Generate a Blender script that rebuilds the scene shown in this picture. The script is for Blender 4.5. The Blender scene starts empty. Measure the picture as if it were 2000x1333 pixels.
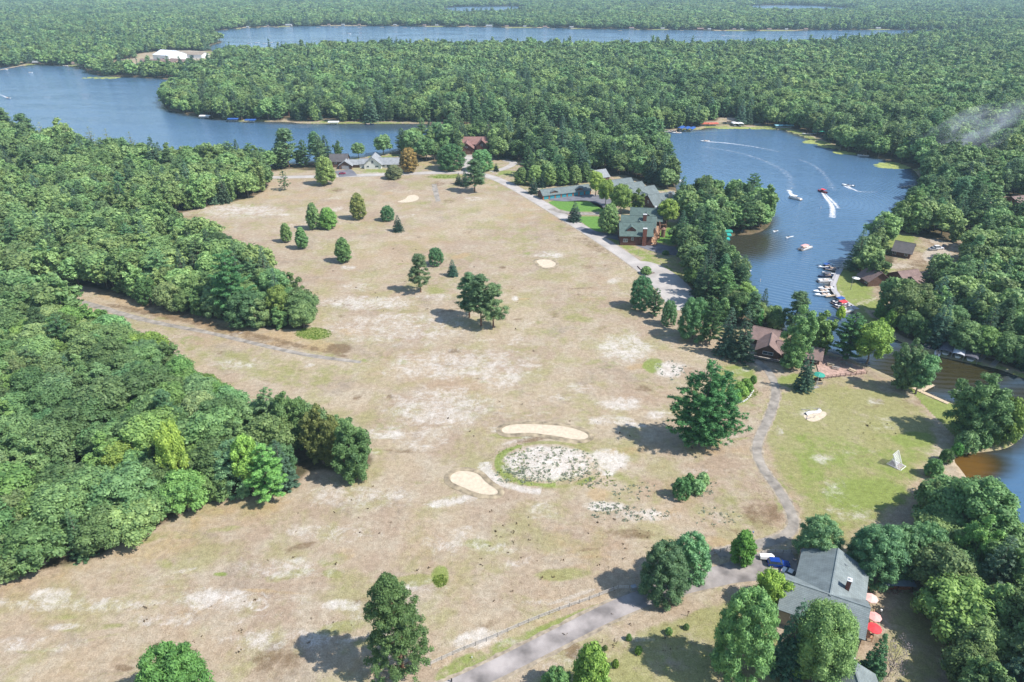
import bpy, math, random
import numpy as np
from mathutils import Vector, Matrix

# ------------------------------------------------------------------ camera, sky, sun, exposure
CAM_H = 120.0
PITCH = math.radians(28.25)
FPX = 1334.0
scene = bpy.context.scene
cam_d = bpy.data.cameras.new('camera')
cam = bpy.data.objects.new('camera', cam_d)
scene.collection.objects.link(cam)
cam.location = (0, 0, CAM_H)
cam.rotation_euler = (math.pi / 2 - PITCH, 0, 0)
cam_d.sensor_width = 36
cam_d.lens = 36 * FPX / 2000
cam_d.clip_start = 1
cam_d.clip_end = 60000
scene.camera = cam

SUN_AZ = math.radians(-20)      # towards the sun, counted from +X
SUN_EL = math.radians(50)
world = bpy.data.worlds.new('World')
scene.world = world
world.use_nodes = True
wn = world.node_tree
wn.nodes.clear()
wout = wn.nodes.new('ShaderNodeOutputWorld')
wbg = wn.nodes.new('ShaderNodeBackground')
sky = wn.nodes.new('ShaderNodeTexSky')
sky.sky_type = 'NISHITA'
sky.sun_disc = False
sky.sun_elevation = SUN_EL
sky.sun_rotation = math.pi / 2 - SUN_AZ
sky.air_density = 1.1
sky.dust_density = 0.5
sky.ozone_density = 2.0
wbg.inputs['Strength'].default_value = 0.15
wn.links.new(sky.outputs[0], wbg.inputs[0])
wn.links.new(wbg.outputs[0], wout.inputs[0])

sun_d = bpy.data.lights.new('sun', 'SUN')
sun_d.energy = 5.0
sun_d.angle = math.radians(0.5)
sun_d.color = (1.0, 0.955, 0.90)
sun = bpy.data.objects.new('sun', sun_d)
scene.collection.objects.link(sun)
sd = Vector((math.cos(SUN_AZ) * math.cos(SUN_EL), math.sin(SUN_AZ) * math.cos(SUN_EL), math.sin(SUN_EL)))
sun.rotation_euler = sd.to_track_quat('Z', 'Y').to_euler()
sun.location = (100, -100, 300)

scene.view_settings.view_transform = 'Standard'
scene.view_settings.look = 'None'
scene.view_settings.gamma = 1
scene.view_settings.exposure = 0.45
scene.view_settings.use_curve_mapping = False
scene.cycles.max_bounces = 6
scene.cycles.diffuse_bounces = 2
scene.cycles.glossy_bounces = 2
scene.cycles.transmission_bounces = 3
scene.cycles.transparent_max_bounces = 6
scene.cycles.volume_bounces = 0
scene.render.use_persistent_data = False

HAZE = 0.00010
rnd = random.Random(7)
rng = np.random.default_rng(7)

# ------------------------------------------------------------------ where a point of the survey picture lies on the ground
SP, CP = math.sin(PITCH), math.cos(PITCH)


def G(px, py, h=0.0):
    u = (px - 1000) / FPX
    v = (py - 666.5) / FPX
    t = (CAM_H - h) / (SP + v * CP)
    return (u * t, t * (CP - v * SP))


def depth_of(py, h=0.0):
    return (CAM_H - h) / (SP + (py - 666.5) / FPX * CP)


def toppx(by, ty):
    """height of an upright thing whose foot is at row by and top at row ty"""
    Y = G(0, by)[1]
    v = (ty - 666.5) / FPX
    r = (CP - v * SP) / (SP + v * CP)
    return CAM_H - Y / r


def to_px(X, Y, Z=0.0):
    dz = Z - CAM_H
    f = Y * CP - dz * SP
    d = -(Y * SP + dz * CP)
    return 1000 + FPX * X / f, 666.5 + FPX * d / f


def chaikin(pts, n=2, closed=True):
    p = np.array(pts, float)
    for _ in range(n):
        if closed:
            q = np.roll(p, -1, axis=0)
            p = np.stack([0.75 * p + 0.25 * q, 0.25 * p + 0.75 * q], 1).reshape(-1, 2)
        else:
            a, b = p[:-1], p[1:]
            m = np.stack([0.75 * a + 0.25 * b, 0.25 * a + 0.75 * b], 1).reshape(-1, 2)
            p = np.vstack([p[:1], m, p[-1:]])
    return p


def gpoly(pts, n=2):
    return np.array([G(x, y) for x, y in chaikin(pts, n)])


def sdf(X, Y, poly):
    """signed distance in metres, positive inside"""
    X = np.asarray(X, float); Y = np.asarray(Y, float)
    d2 = np.full(X.shape, 1e18)
    ins = np.zeros(X.shape, bool)
    n = len(poly)
    for i in range(n):
        ax, ay = poly[i]
        bx, by = poly[(i + 1) % n]
        ex, ey = bx - ax, by - ay
        L = ex * ex + ey * ey + 1e-12
        t = np.clip(((X - ax) * ex + (Y - ay) * ey) / L, 0, 1)
        d2 = np.minimum(d2, (X - ax - t * ex) ** 2 + (Y - ay - t * ey) ** 2)
        c = ((ay > Y) != (by > Y))
        if abs(ey) > 1e-9:
            ins ^= c & (X < ax + (Y - ay) / ey * ex)
    return np.where(ins, 1, -1) * np.sqrt(d2)


# ------------------------------------------------------------------ bookkeeping
COL = scene.collection


def tag(o, label=None, cat=None, group=None, kind=None):
    if label: o['label'] = label
    if cat: o['category'] = cat
    if group: o['group'] = group
    if kind: o['kind'] = kind
    return o


def thing(name, label, cat, loc=(0, 0, 0), rz=0.0, group=None):
    o = bpy.data.objects.new(name, None)
    o.empty_display_size = 0.5
    COL.objects.link(o)
    o.location = loc
    o.rotation_euler = (0, 0, rz)
    return tag(o, label, cat, group)


class MB:
    """collects shapes, then links them as one mesh object"""

    def __init__(s):
        s.v = []; s.f = []

    def add(s, vs, fs):
        n = len(s.v)
        s.v += [tuple(v) for v in vs]
        s.f += [tuple(i + n for i in f) for f in fs]
        return s

    def box(s, c, d, rz=0.0, rx=0.0):
        x, y, z = d[0] / 2, d[1] / 2, d[2] / 2
        M = Matrix.Translation(c) @ Matrix.Rotation(rz, 4, 'Z') @ Matrix.Rotation(rx, 4, 'X')
        vs = [M @ Vector(p) for p in ((-x, -y, -z), (x, -y, -z), (x, y, -z), (-x, y, -z), (-x, -y, z), (x, -y, z), (x, y, z), (-x, y, z))]
        return s.add(vs, [(0, 3, 2, 1), (4, 5, 6, 7), (0, 1, 5, 4), (1, 2, 6, 5), (2, 3, 7, 6), (3, 0, 4, 7)])

    def bar(s, a, b, w, h=None):
        a = Vector(a); b = Vector(b)
        h = h or w
        d = (b - a).normalized()
        up = Vector((0, 0, 1)) if abs(d.z) < 0.95 else Vector((1, 0, 0))
        sx = d.cross(up).normalized() * (w / 2)
        sy = sx.cross(d).normalized() * (h / 2)
        vs = [a - sx - sy, a + sx - sy, a + sx + sy, a - sx + sy, b - sx - sy, b + sx - sy, b + sx + sy, b - sx + sy]
        return s.add(vs, [(0, 1, 2, 3), (7, 6, 5, 4), (0, 4, 5, 1), (1, 5, 6, 2), (2, 6, 7, 3), (3, 7, 4, 0)])

    def tube(s, a, b, r0, r1=None, n=8):
        a = Vector(a); b = Vector(b)
        r1 = r0 if r1 is None else r1
        d = (b - a).normalized()
        up = Vector((0, 0, 1)) if abs(d.z) < 0.95 else Vector((1, 0, 0))
        sx = d.cross(up).normalized(); sy = sx.cross(d).normalized()
        vs = []
        for p, r in ((a, r0), (b, r1)):
            for k in range(n):
                t = 2 * math.pi * k / n
                vs.append(p + sx * (r * math.cos(t)) + sy * (r * math.sin(t)))
        fs = [(k, n + k, n + (k + 1) % n, (k + 1) % n) for k in range(n)] + [tuple(range(n)), tuple(range(2 * n - 1, n - 1, -1))]
        return s.add(vs, fs)

    def loft(s, rings, cap=True):
        n = len(rings[0]); vs = [p for r in rings for p in r]; fs = []
        for i in range(len(rings) - 1):
            for k in range(n):
                a = i * n + k; b = i * n + (k + 1) % n
                fs.append((a, b, b + n, a + n))
        if cap:
            fs.append(tuple(range(n - 1, -1, -1))); m = (len(rings) - 1) * n
            fs.append(tuple(range(m, m + n)))
        return s.add(vs, fs)

    def build(s, name, mat, parent=None, smooth=False, loc=None):
        me = bpy.data.meshes.new(name)
        me.from_pydata(s.v, [], s.f)
        me.materials.append(mat)
        if smooth:
            me.polygons.foreach_set('use_smooth', [True] * len(me.polygons))
        me.update()
        o = bpy.data.objects.new(name, me)
        COL.objects.link(o)
        if parent is not None: o.parent = parent
        if loc is not None: o.location = loc
        return o


def copy_tree(o, parent=None):
    c = o.copy(); COL.objects.link(c); c.parent = parent
    for ch in list(o.children): copy_tree(ch, c)
    return c


# ------------------------------------------------------------------ materials
MATS = {}


def N(nt, t, **kw):
    n = nt.nodes.new(t)
    for k, v in kw.items(): setattr(n, k, v)
    return n


def mat(name, col, rough=0.8, scale=1.0, amt=0.18, bump=0.0, metal=0.0, col2=None, spec=0.3):
    if name in MATS: return MATS[name]
    m = bpy.data.materials.new(name); m.use_nodes = True
    nt = m.node_tree; b = nt.nodes['Principled BSDF']
    tc = N(nt, 'ShaderNodeTexCoord')
    nz = N(nt, 'ShaderNodeTexNoise'); nz.inputs['Scale'].default_value = scale; nz.inputs['Detail'].default_value = 5
    nt.links.new(tc.outputs['Object'], nz.inputs['Vector'])
    mx = N(nt, 'ShaderNodeMix', data_type='RGBA')
    c2 = col2 or tuple(c * (1 - amt * 1.6) for c in col)
    mx.inputs['A'].default_value = (*[min(1, c * (1 + amt * 0.6)) for c in col], 1)
    mx.inputs['B'].default_value = (*c2, 1)
    mr = N(nt, 'ShaderNodeMapRange'); mr.inputs['From Min'].default_value = 0.3; mr.inputs['From Max'].default_value = 0.7
    nt.links.new(nz.outputs['Fac'], mr.inputs['Value']); nt.links.new(mr.outputs[0], mx.inputs['Factor'])
    nt.links.new(mx.outputs['Result'], b.inputs['Base Color'])
    b.inputs['Roughness'].default_value = rough; b.inputs['Metallic'].default_value = metal
    b.inputs['Specular IOR Level'].default_value = spec
    if bump:
        bp = N(nt, 'ShaderNodeBump'); bp.inputs['Strength'].default_value = bump; bp.inputs['Distance'].default_value = 0.1
        nt.links.new(nz.outputs['Fac'], bp.inputs['Height']); nt.links.new(bp.outputs[0], b.inputs['Normal'])
    MATS[name] = m
    return m


def roofmat(name, col, along=(0.25, 6.0), amt=0.14):
    """shingle roofing: fine streaks across the slope and blotches of wear"""
    if name in MATS: return MATS[name]
    m = mat(name, col, 0.85, 0.6, amt, 0.0)
    nt = m.node_tree; b = nt.nodes['Principled BSDF']
    tc = N(nt, 'ShaderNodeTexCoord'); br = N(nt, 'ShaderNodeTexBrick')
    br.inputs['Scale'].default_value = 1.0; br.inputs['Brick Width'].default_value = 0.9; br.inputs['Row Height'].default_value = 0.3
    br.inputs['Mortar Size'].default_value = 0.03
    br.inputs['Color1'].default_value = (1, 1, 1, 1); br.inputs['Color2'].default_value = (0.82, 0.84, 0.86, 1); br.inputs['Mortar'].default_value = (0.6, 0.6, 0.6, 1)
    nt.links.new(tc.outputs['Object'], br.inputs['Vector'])
    src = b.inputs['Base Color'].links[0].from_socket
    mx = N(nt, 'ShaderNodeMix', data_type='RGBA', blend_type='MULTIPLY'); mx.inputs['Factor'].default_value = 1
    nt.links.new(src, mx.inputs['A']); nt.links.new(br.outputs['Color'], mx.inputs['B']); nt.links.new(mx.outputs['Result'], b.inputs['Base Color'])
    return m


def foliage_mat(name, dark, light, yellow=0.0, trans=0.30):
    if name in MATS: return MATS[name]
    m = bpy.data.materials.new(name); m.use_nodes = True
    nt = m.node_tree; nt.nodes.clear()
    out = N(nt, 'ShaderNodeOutputMaterial'); b = N(nt, 'ShaderNodeBsdfPrincipled'); tr = N(nt, 'ShaderNodeBsdfTranslucent'); ms = N(nt, 'ShaderNodeMixShader')
    oi = N(nt, 'ShaderNodeObjectInfo'); geo = N(nt, 'ShaderNodeNewGeometry')
    tc = N(nt, 'ShaderNodeTexCoord')
    nz = N(nt, 'ShaderNodeTexNoise'); nz.inputs['Scale'].default_value = 0.55; nz.inputs['Detail'].default_value = 4
    nt.links.new(tc.outputs['Object'], nz.inputs['Vector'])
    # leaf to leaf change + clump noise
    ma = N(nt, 'ShaderNodeMath', operation='MULTIPLY_ADD'); ma.inputs[1].default_value = 0.45; nt.links.new(geo.outputs['Random Per Island'], ma.inputs[0]); 
    mr = N(nt, 'ShaderNodeMapRange'); mr.inputs['From Min'].default_value = 0.3; mr.inputs['From Max'].default_value = 0.7; mr.inputs['To Max'].default_value = 0.55
    nt.links.new(nz.outputs['Fac'], mr.inputs['Value']); nt.links.new(mr.outputs[0], ma.inputs[2])
    mx = N(nt, 'ShaderNodeMix', data_type='RGBA'); mx.inputs['A'].default_value = (*dark, 1); mx.inputs['B'].default_value = (*light, 1)
    nt.links.new(ma.outputs[0], mx.inputs['Factor'])
    # tree to tree change of hue and value
    hs = N(nt, 'ShaderNodeHueSaturation')
    h1 = N(nt, 'ShaderNodeMapRange'); h1.inputs['To Min'].default_value = 0.475; h1.inputs['To Max'].default_value = 0.512
    nt.links.new(oi.outputs['Random'], h1.inputs['Value']); nt.links.new(h1.outputs[0], hs.inputs['Hue'])
    wnz = N(nt, 'ShaderNodeTexWhiteNoise', noise_dimensions='1D'); nt.links.new(oi.outputs['Random'], wnz.inputs['W'])
    v1 = N(nt, 'ShaderNodeMapRange'); v1.inputs['To Min'].default_value = 0.68; v1.inputs['To Max'].default_value = 1.35
    nt.links.new(wnz.outputs['Value'], v1.inputs['Value']); nt.links.new(v1.outputs[0], hs.inputs['Value'])
    # stands of different kinds and ages drift through the woods
    st = N(nt, 'ShaderNodeTexNoise'); st.inputs['Scale'].default_value = 0.009; st.inputs['Detail'].default_value = 4; nt.links.new(geo.outputs['Position'], st.inputs['Vector'])
    sm_ = N(nt, 'ShaderNodeMapRange'); sm_.inputs['From Min'].default_value = 0.34; sm_.inputs['From Max'].default_value = 0.66; sm_.inputs['To Min'].default_value = 0.0; sm_.inputs['To Max'].default_value = 1.0; nt.links.new(st.outputs['Fac'], sm_.inputs['Value'])
    sv = N(nt, 'ShaderNodeMix', data_type='RGBA', blend_type='MULTIPLY'); sv.inputs['Factor'].default_value = 1
    sc_ = N(nt, 'ShaderNodeMix', data_type='RGBA'); sc_.inputs['A'].default_value = (.78, .86, .90, 1); sc_.inputs['B'].default_value = (1.16, 1.12, 1.02, 1); nt.links.new(sm_.outputs[0], sc_.inputs['Factor'])
    nt.links.new(mx.outputs['Result'], sv.inputs['A']); nt.links.new(sc_.outputs['Result'], sv.inputs['B'])
    nt.links.new(sv.outputs['Result'], hs.inputs['Color'])
    tint = N(nt, 'ShaderNodeMix', data_type='RGBA', blend_type='MULTIPLY'); tint.inputs['Factor'].default_value = 1
    nt.links.new(hs.outputs[0], tint.inputs['A']); nt.links.new(oi.outputs['Color'], tint.inputs['B'])
    c = tint.outputs['Result']
    nt.links.new(c, b.inputs['Base Color']); nt.links.new(c, tr.inputs['Color'])
    b.inputs['Roughness'].default_value = 0.55; b.inputs['Specular IOR Level'].default_value = 0.25
    ms.inputs[0].default_value = trans
    nt.links.new(b.outputs[0], ms.inputs[1]); nt.links.new(tr.outputs[0], ms.inputs[2]); nt.links.new(ms.outputs[0], out.inputs['Surface'])
    MATS[name] = m
    return m

# ------------------------------------------------------------------ the lie of the land, in picture rows and columns of the survey
WATER = [(-500, 150), (0, 133), (60, 126), (165, 130), (178, 145), (230, 150), (300, 152), (372, 158), (345, 172), (318, 200), (328, 216), (400, 230), (480, 237),
         (600, 240), (730, 241), (860, 243), (1000, 249), (1150, 255), (1290, 257), (1360, 252), (1440, 246), (1520, 250), (1560, 262), (1630, 290), (1690, 303), (1750, 315),
         (1790, 330), (1805, 352), (1800, 385), (1770, 420), (1730, 455), (1700, 490), (1665, 520), (1640, 530), (1630, 545), (1626, 562), (1640, 580), (1662, 600), (1690, 622), (1725, 645),
         (1780, 672), (1840, 694), (1950, 714), (2010, 738), (2400, 860), (2700, 1500), (2200, 1330), (2070, 1180), (1990, 1080), (1930, 1010), (1895, 955), (1868, 915), (1850, 895), (1862, 880),
         (1910, 876), (1965, 868), (1985, 845), (1960, 815), (1905, 800), (1850, 788), (1795, 765), (1745, 740), (1690, 715), (1640, 695), (1600, 685), (1560, 665), (1520, 640), (1490, 610),
         (1460, 580), (1440, 550), (1425, 520), (1405, 490), (1395, 468), (1420, 458), (1470, 456), (1500, 440), (1502, 420), (1480, 408), (1420, 400), (1360, 397), (1325, 388), (1312, 360),
         (1306, 320), (1300, 290), (1285, 272), (1200, 268), (1050, 268), (950, 265), (860, 272), (800, 288), (740, 303), (640, 314), (560, 320), (450, 326), (330, 325), (240, 318), (150, 300),
         (90, 282), (0, 266), (-500, 262)]
WATER2 = [(395, 66), (430, 58), (560, 51), (760, 51), (1000, 54), (1240, 58), (1480, 61), (1700, 58), (1860, 59), (1960, 55), (1960, 62), (1840, 72), (1700, 86), (1560, 96), (1300, 99),
          (1000, 97), (760, 97), (640, 100), (560, 108), (480, 112), (420, 104), (400, 90), (440, 82), (410, 74)]
WATER3 = [(858, 14), (940, 13), (1020, 12), (1030, 17), (1010, 30), (860, 31)]
WATER4 = [(1455, 10), (1560, 10), (1668, 15), (1670, 27), (1560, 28), (1450, 24)]
WATER5 = [(1890, 41), (1960, 39), (2100, 38), (2100, 48), (1890, 49)]
WG = [gpoly(w) for w in (WATER, WATER2, WATER3, WATER4, WATER5)]

FOREST = {
    'big_wood': [(-700, 1300), (0, 1134), (90, 1112), (190, 1092), (240, 1058), (330, 1018), (420, 974), (520, 968), (575, 945), (610, 915), (690, 930), (732, 905), (720, 880), (640, 860), (560, 842),
                 (500, 822), (440, 795), (380, 755), (320, 715), (240, 680), (170, 640), (90, 600), (0, 585), (-700, 590)],
    'middle_wood': [(-700, 590), (60, 565), (152, 554), (250, 582), (400, 619), (500, 642), (592, 646), (608, 630), (585, 596), (540, 562), (490, 528), (420, 492), (340, 462), (250, 440), (-700, 440)],
    'upper_wood': [(-700, 440), (250, 440), (340, 420), (400, 405), (470, 392), (522, 374), (524, 352), (500, 326), (450, 328), (330, 327), (240, 320), (150, 302), (90, 284), (0, 268), (-700, 265)],
    'road_wood': [(500, 326), (524, 338), (560, 330), (610, 334), (645, 328), (650, 312), (700, 308), (745, 304), (790, 300), (830, 318), (870, 326), (900, 300), (905, 285), (960, 285), (965, 318),
                  (990, 308), (1020, 322), (1010, 345), (1060, 364), (1140, 352), (1180, 350), (1215, 340), (1250, 352), (1270, 372), (1310, 372), (1312, 350), (1304, 300), (1285, 275), (1200, 270), (1050, 270), (950, 267),
                  (860, 274), (800, 290), (740, 305), (640, 316), (560, 322)],
    'cove_point': [(1318, 390), (1400, 394), (1480, 402), (1515, 412), (1518, 436), (1485, 456), (1430, 462), (1385, 466), (1335, 440)],
    'shore_wood': [(1318, 470), (1345, 462), (1395, 462), (1420, 495), (1445, 540), (1470, 575), (1505, 605), (1560, 650), (1500, 650), (1440, 640), (1400, 625), (1360, 590), (1345, 545), (1330, 510)],
    'resort_wood': [(1790, 335), (1830, 300), (2600, 330), (2600, 900), (2010, 732), (1950, 708), (1840, 688), (1780, 666), (1725, 640), (1700, 610), (1680, 585), (1700, 560), (1690, 535), (1660, 525), (1700, 495), (1735, 458), (1775, 422), (1806, 388)],
    'cabin_shore': [(1300, 340), (1325, 350), (1330, 392), (1345, 420), (1322, 410), (1308, 375), (1290, 360)],
    'far_bank': [(300, 190), (345, 208), (400, 227), (480, 234.5), (600, 237.5), (730, 238.5), (860, 240.5), (1000, 246.5), (1150, 252), (1290, 254), (1360, 249.5), (1400, 243), (1520, 246), (1565, 256), (1635, 285), (1700, 299), (1760, 311), (1800, 325), (1860, 290), (2700, 320), (2700, 180), (300, 180)],
    'river_wood': [(1785, 1015), (1845, 978), (1885, 1010), (1925, 1050), (1985, 1110), (2070, 1200), (2180, 1340), (2500, 1560), (1900, 1560), (1872, 1400), (1862, 1310), (1850, 1240), (1822, 1180), (1815, 1120), (1830, 1060), (1795, 1010)],
}
FG = {k: gpoly(v, 1) for k, v in FOREST.items()}
# open spots inside the woods: row, column, radius in metres
CLEAR = [(1765, 1165, 7), (1790, 1190, 6), (1765, 474, 16), (1835, 488, 16), (1765, 490, 9), (1838, 508, 13), (1745, 545, 8), (1795, 537, 8), (1900, 470, 10), (1985, 430, 20), (1800, 515, 12), (1745, 532, 12), (1850, 540, 8), (1665, 560, 12), (1770, 590, 9), (1690, 575, 10), (1700, 628, 5), (1985, 400, 18), (1940, 430, 8), (1900, 440, 8), (0, 400, 14),
         (1700, 590, 10), (2000, 470, 10), (1740, 575, 8), (665, 325, 12), (750, 322, 18), (925, 298, 14), (1085, 330, 9), (1165, 345, 9), (1210, 365, 18), (1250, 375, 16), (1300, 385, 16), (1330, 395, 8),
         (340, 106, 62), (378, 107, 55), (275, 127, 55), (300, 129, 75), (335, 130, 75), (362, 128, 60), (300, 119, 60), (335, 119, 60), (360, 117, 50), (985, 328, 8), (1010, 318, 8), (640, 235, 7), (560, 234, 6), (712, 238, 6), (855, 226, 8), (870, 240, 7), (1430, 236, 14), (1395, 240, 9), (1010, 288, 5), (835, 325, 14), (850, 305, 8),
         (50, 122, 12), (130, 118, 14), (160, 112, 10), (1860, 425, 6), (1795, 560, 7)]
FAR_H = [(140, 121, 16, 't'), (60, 124, 12, 'd'), (165, 119, 8, 'w'), (480, 49.5, 5, 'w'), (520, 49, 4, 'w'), (561, 49, 12, 'w'), (640, 50, 5, 'w'), (668, 50, 6, 'w'), (700, 50, 5, 't'), (770, 51, 6, 't'), (828, 51, 6, 'w'), (852, 50.5, 6, 'w'), (912, 51, 6, 'w'), (955, 51.5, 12, 'w'), (990, 52, 6, 't'),
                                  (1025, 48, 6, 'w'), (1065, 53, 8, 'w'), (1117, 54.5, 7, 'w'), (1235, 58, 9, 'w'), (1296, 59, 7, 'w'), (1370, 56, 12, 'r'), (1388, 60, 6, 'w'), (1437, 60, 6, 'w'), (1452, 60, 5, 'w'), (1506, 52, 8, 'w'), (1540, 52, 5, 'w'), (1578, 57, 7, 't'), (1720, 54, 9, 'w')]
CLG = [(*G(x, y), r) for x, y, r in CLEAR]
HOUSE_AT = []
for x, y, w, c_ in FAR_H:
    yy = np.arange(y - 9, y + 9, .1); pts_ = np.array([G(x, q) for q in yy]); dd = np.max([sdf(pts_[:, 0], pts_[:, 1], wg) for wg in WG], 0)
    k_ = int(np.argmax(dd > 0)); p_ = pts_[k_] if dd.max() > 0 else np.array(G(x, y)); HOUSE_AT.append((p_[0], p_[1] + 15)); CLG.append((p_[0], p_[1] + 6, 26 if y < 70 else 16))
FAR_ROW = 236


def water_sdf(X, Y):
    d = np.full(np.shape(X), -1e9)
    for w in WG: d = np.maximum(d, sdf(X, Y, w))
    return d


# ------------------------------------------------------------------ ground sheet
cols = np.concatenate([np.arange(-1900, -60, 40), np.arange(-60, 2060, 4), np.arange(2060, 3900, 40)]).astype(float)
rows = np.concatenate([[-40, -36, -30, -24, -18, -12, -8], np.arange(-4, 160, 2), np.arange(160, 1340, 4), np.arange(1340, 2600, 30)]).astype(float)
PX, PY = np.meshgrid(cols, rows)
u_ = (PX - 1000) / FPX; v_ = (PY - 666.5) / FPX
t_ = CAM_H / (SP + v_ * CP)
GX = u_ * t_; GY = t_ * (CP - v_ * SP)
wd = water_sdf(GX, GY)
fl = np.full(GX.shape, -1e9)
for k, p in FG.items():
    fl = np.maximum(fl, sdf(GX, GY, p))
far_f = np.where((PY < FAR_ROW) | ((PX > 1640) & (PY < 330)), 1e3, -1e9)
fl = np.maximum(fl, far_f)
for cx, cy, r in CLG:
    fl = np.minimum(fl, np.hypot(GX - cx, GY - cy) - r)


def smooth01(x): 
    x = np.clip(x, 0, 1); return x * x * (3 - 2 * x)


CH = {k: np.zeros(GX.shape) for k in 'WGOBTLFS'}
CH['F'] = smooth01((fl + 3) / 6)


def blob(ch, x, y, rx, ry, val=1.0, rot=0.0, hard=0.45):
    a = math.radians(rot)
    dx, dy = PX - x, PY - y
    X2 = dx * math.cos(a) + dy * math.sin(a); Y2 = -dx * math.sin(a) + dy * math.cos(a)
    r = np.sqrt((X2 / rx) ** 2 + (Y2 / ry) ** 2)
    m = smooth01((1.35 - r) / (1.35 - hard)) * val
    CH[ch] = np.maximum(CH[ch], m)


def area(ch, pts, val=1.0, soft=4.0):
    m = smooth01((sdf(GX, GY, gpoly(pts, 2)) + soft * 0.5) / soft) * val
    CH[ch] = np.maximum(CH[ch], m)


# pale lichen
for b in [(860, 800, 130, 50, .62), (900, 715, 190, 40, .60), (715, 592, 110, 16, .72), (470, 412, 110, 16, .66), (780, 640, 170, 40, .55), (1220, 680, 70, 34, .72),
          (1212, 790, 55, 16, .8), (1185, 900, 50, 28, .9), (1310, 722, 34, 20, .85), (430, 1172, 110, 28, .72), (330, 1210, 90, 20, .5), (560, 1110, 110, 26, .6), (700, 970, 150, 30, .55),
          (160, 1180, 220, 18, .6), (540, 1250, 140, 28, .6), (890, 1060, 80, 30, .5), (1180, 990, 50, 12, .9), (1260, 1008, 80, 14, .75), (820, 840, 60, 60, .5), (600, 440, 60, 10, .4),
          (980, 740, 60, 24, .6), (1030, 640, 60, 16, .35), (730, 340, 30, 6, .6), (1075, 498, 40, 8, .7), (1130, 760, 40, 14, .5), (70, 1260, 120, 20, .5), (1480, 1040, 20, 14, .3), (1360, 920, 30, 10, .5),
          (1590, 805, 34, 16, .6), (1430, 860, 30, 12, .3), (1630, 960, 40, 30, .4), (1060, 1000, 40, 20, .5), (1390, 1010, 40, 20, .4), (650, 1040, 120, 26, .45), (1720, 830, 60, 14, .35), (1660, 1000, 60, 22, .45)]:
    blob('W', *b)
def ringed(ch, cx, cy, rx, ry, r0, wd_, val, a0=0, a1=360):
    q = np.sqrt(((PX - cx) / rx) ** 2 + ((PY - cy) / ry) ** 2); an = np.degrees(np.arctan2((PY - cy) / ry, (PX - cx) / rx)) % 360
    m = np.clip(1.4 - np.abs(q - r0) / wd_, 0, 1) * val * (((an - a0) % 360) < ((a1 - a0 - .01) % 360 + .01))
    CH[ch] = np.maximum(CH[ch], m)


blob('W', 1070, 907, 84, 33, .95, 0, .8)
ringed('W', 1070, 907, 84, 36, 1.48, .20, .9, 95, 185); ringed('W', 1070, 907, 84, 36, 1.52, .22, .9, -25, 25); ringed('W', 1070, 907, 84, 36, 1.45, .14, .6, 225, 300)
ringed('G', 1070, 907, 84, 36, 1.16, .13, .9, 80, 240); ringed('O', 1070, 907, 84, 36, 1.16, .12, .95, 240, 360); ringed('B', 1070, 907, 84, 36, 1.05, .05, .6, 250, 355); ringed('G', 1070, 907, 84, 36, 1.3, .16, .7, 25, 60); ringed('O', 1070, 907, 84, 36, 1.25, .14, .8, 40, 100)
rr_ = np.sqrt(((PX - 505) / 17) ** 2 + ((PY - 1182) / 9.5) ** 2); CH['W'] = np.maximum(CH['W'], np.clip(1 - np.abs(rr_ - 1) / .35, 0, 1))
# green spots
for b in [(612, 652, 40, 14, 1), (860, 1125, 22, 26, .85), (858, 1140, 12, 10, 1), (750, 704, 70, 14, .5), (1190, 706, 70, 26, .45), (1150, 400, 62, 16, 1), (1180, 440, 44, 16, 1), (1320, 458, 60, 28, 1),
          (868, 346, 40, 4, .95), (1235, 487, 90, 10, .75, 25), (1290, 520, 60, 10, .7, 25), (720, 560, 30, 8, .3), (1060, 500, 70, 20, .45), (1000, 655, 80, 10, .4), (1275, 715, 26, 18, .9), (1440, 730, 60, 26, .7),
          (1440, 770, 34, 22, .9), (1560, 745, 60, 20, .8), (1000, 925, 30, 40, .6, -20), (1060, 935, 90, 10, .6), (760, 855, 50, 20, .35), (820, 930, 50, 30, .4), (1690, 965, 110, 42, .85), (1590, 915, 40, 60, .7), (1700, 905, 90, 40, .6),
          (1790, 860, 60, 20, .8), (1540, 960, 40, 70, .55), (1530, 860, 40, 40, .4), (1650, 870, 60, 26, .45), (430, 1122, 20, 6, .7), (360, 665, 60, 14, .5), (1120, 505, 90, 10, .3), (1640, 760, 60, 10, .3),
          (1200, 940, 40, 20, .4), (1300, 760, 40, 14, .4), (640, 1020, 60, 20, .3), (90, 1265, 40, 16, .4), (955, 328, 30, 8, .8), (735, 335, 40, 6, .8), (990, 338, 26, 8, .8), (1040, 352, 40, 10, .7), (1660, 560, 30, 40, .35),
          (1700, 630, 30, 12, .6)]:
    blob('G', *b)
area('G', [(845, 1300), (1000, 1240), (1220, 1155), (1290, 1150), (1200, 1185), (1000, 1275), (900, 1333), (840, 1340)], .66, 2)
area('O', [(1000, 1345), (1150, 1265), (1300, 1210), (1480, 1150), (1560, 1333), (1500, 1500), (950, 1500)], .72, 3)
area('G', [(1100, 1345), (1300, 1250), (1480, 1190), (1480, 1280), (1300, 1345)], .42, 6)
area('O', [(1480, 770), (1620, 740), (1800, 780), (1850, 850), (1800, 930), (1760, 1000), (1640, 1080), (1560, 1080), (1560, 1000), (1500, 900), (1480, 840)], .8, 10)
area('G', [(1500, 850), (1600, 830), (1700, 860), (1850, 850), (1860, 900), (1800, 1000), (1700, 1050), (1600, 1050), (1560, 980), (1510, 900)], .62, 16)
area('G', [(1400, 720), (1500, 760), (1500, 800), (1430, 800), (1380, 760)], .55, 6)
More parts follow.
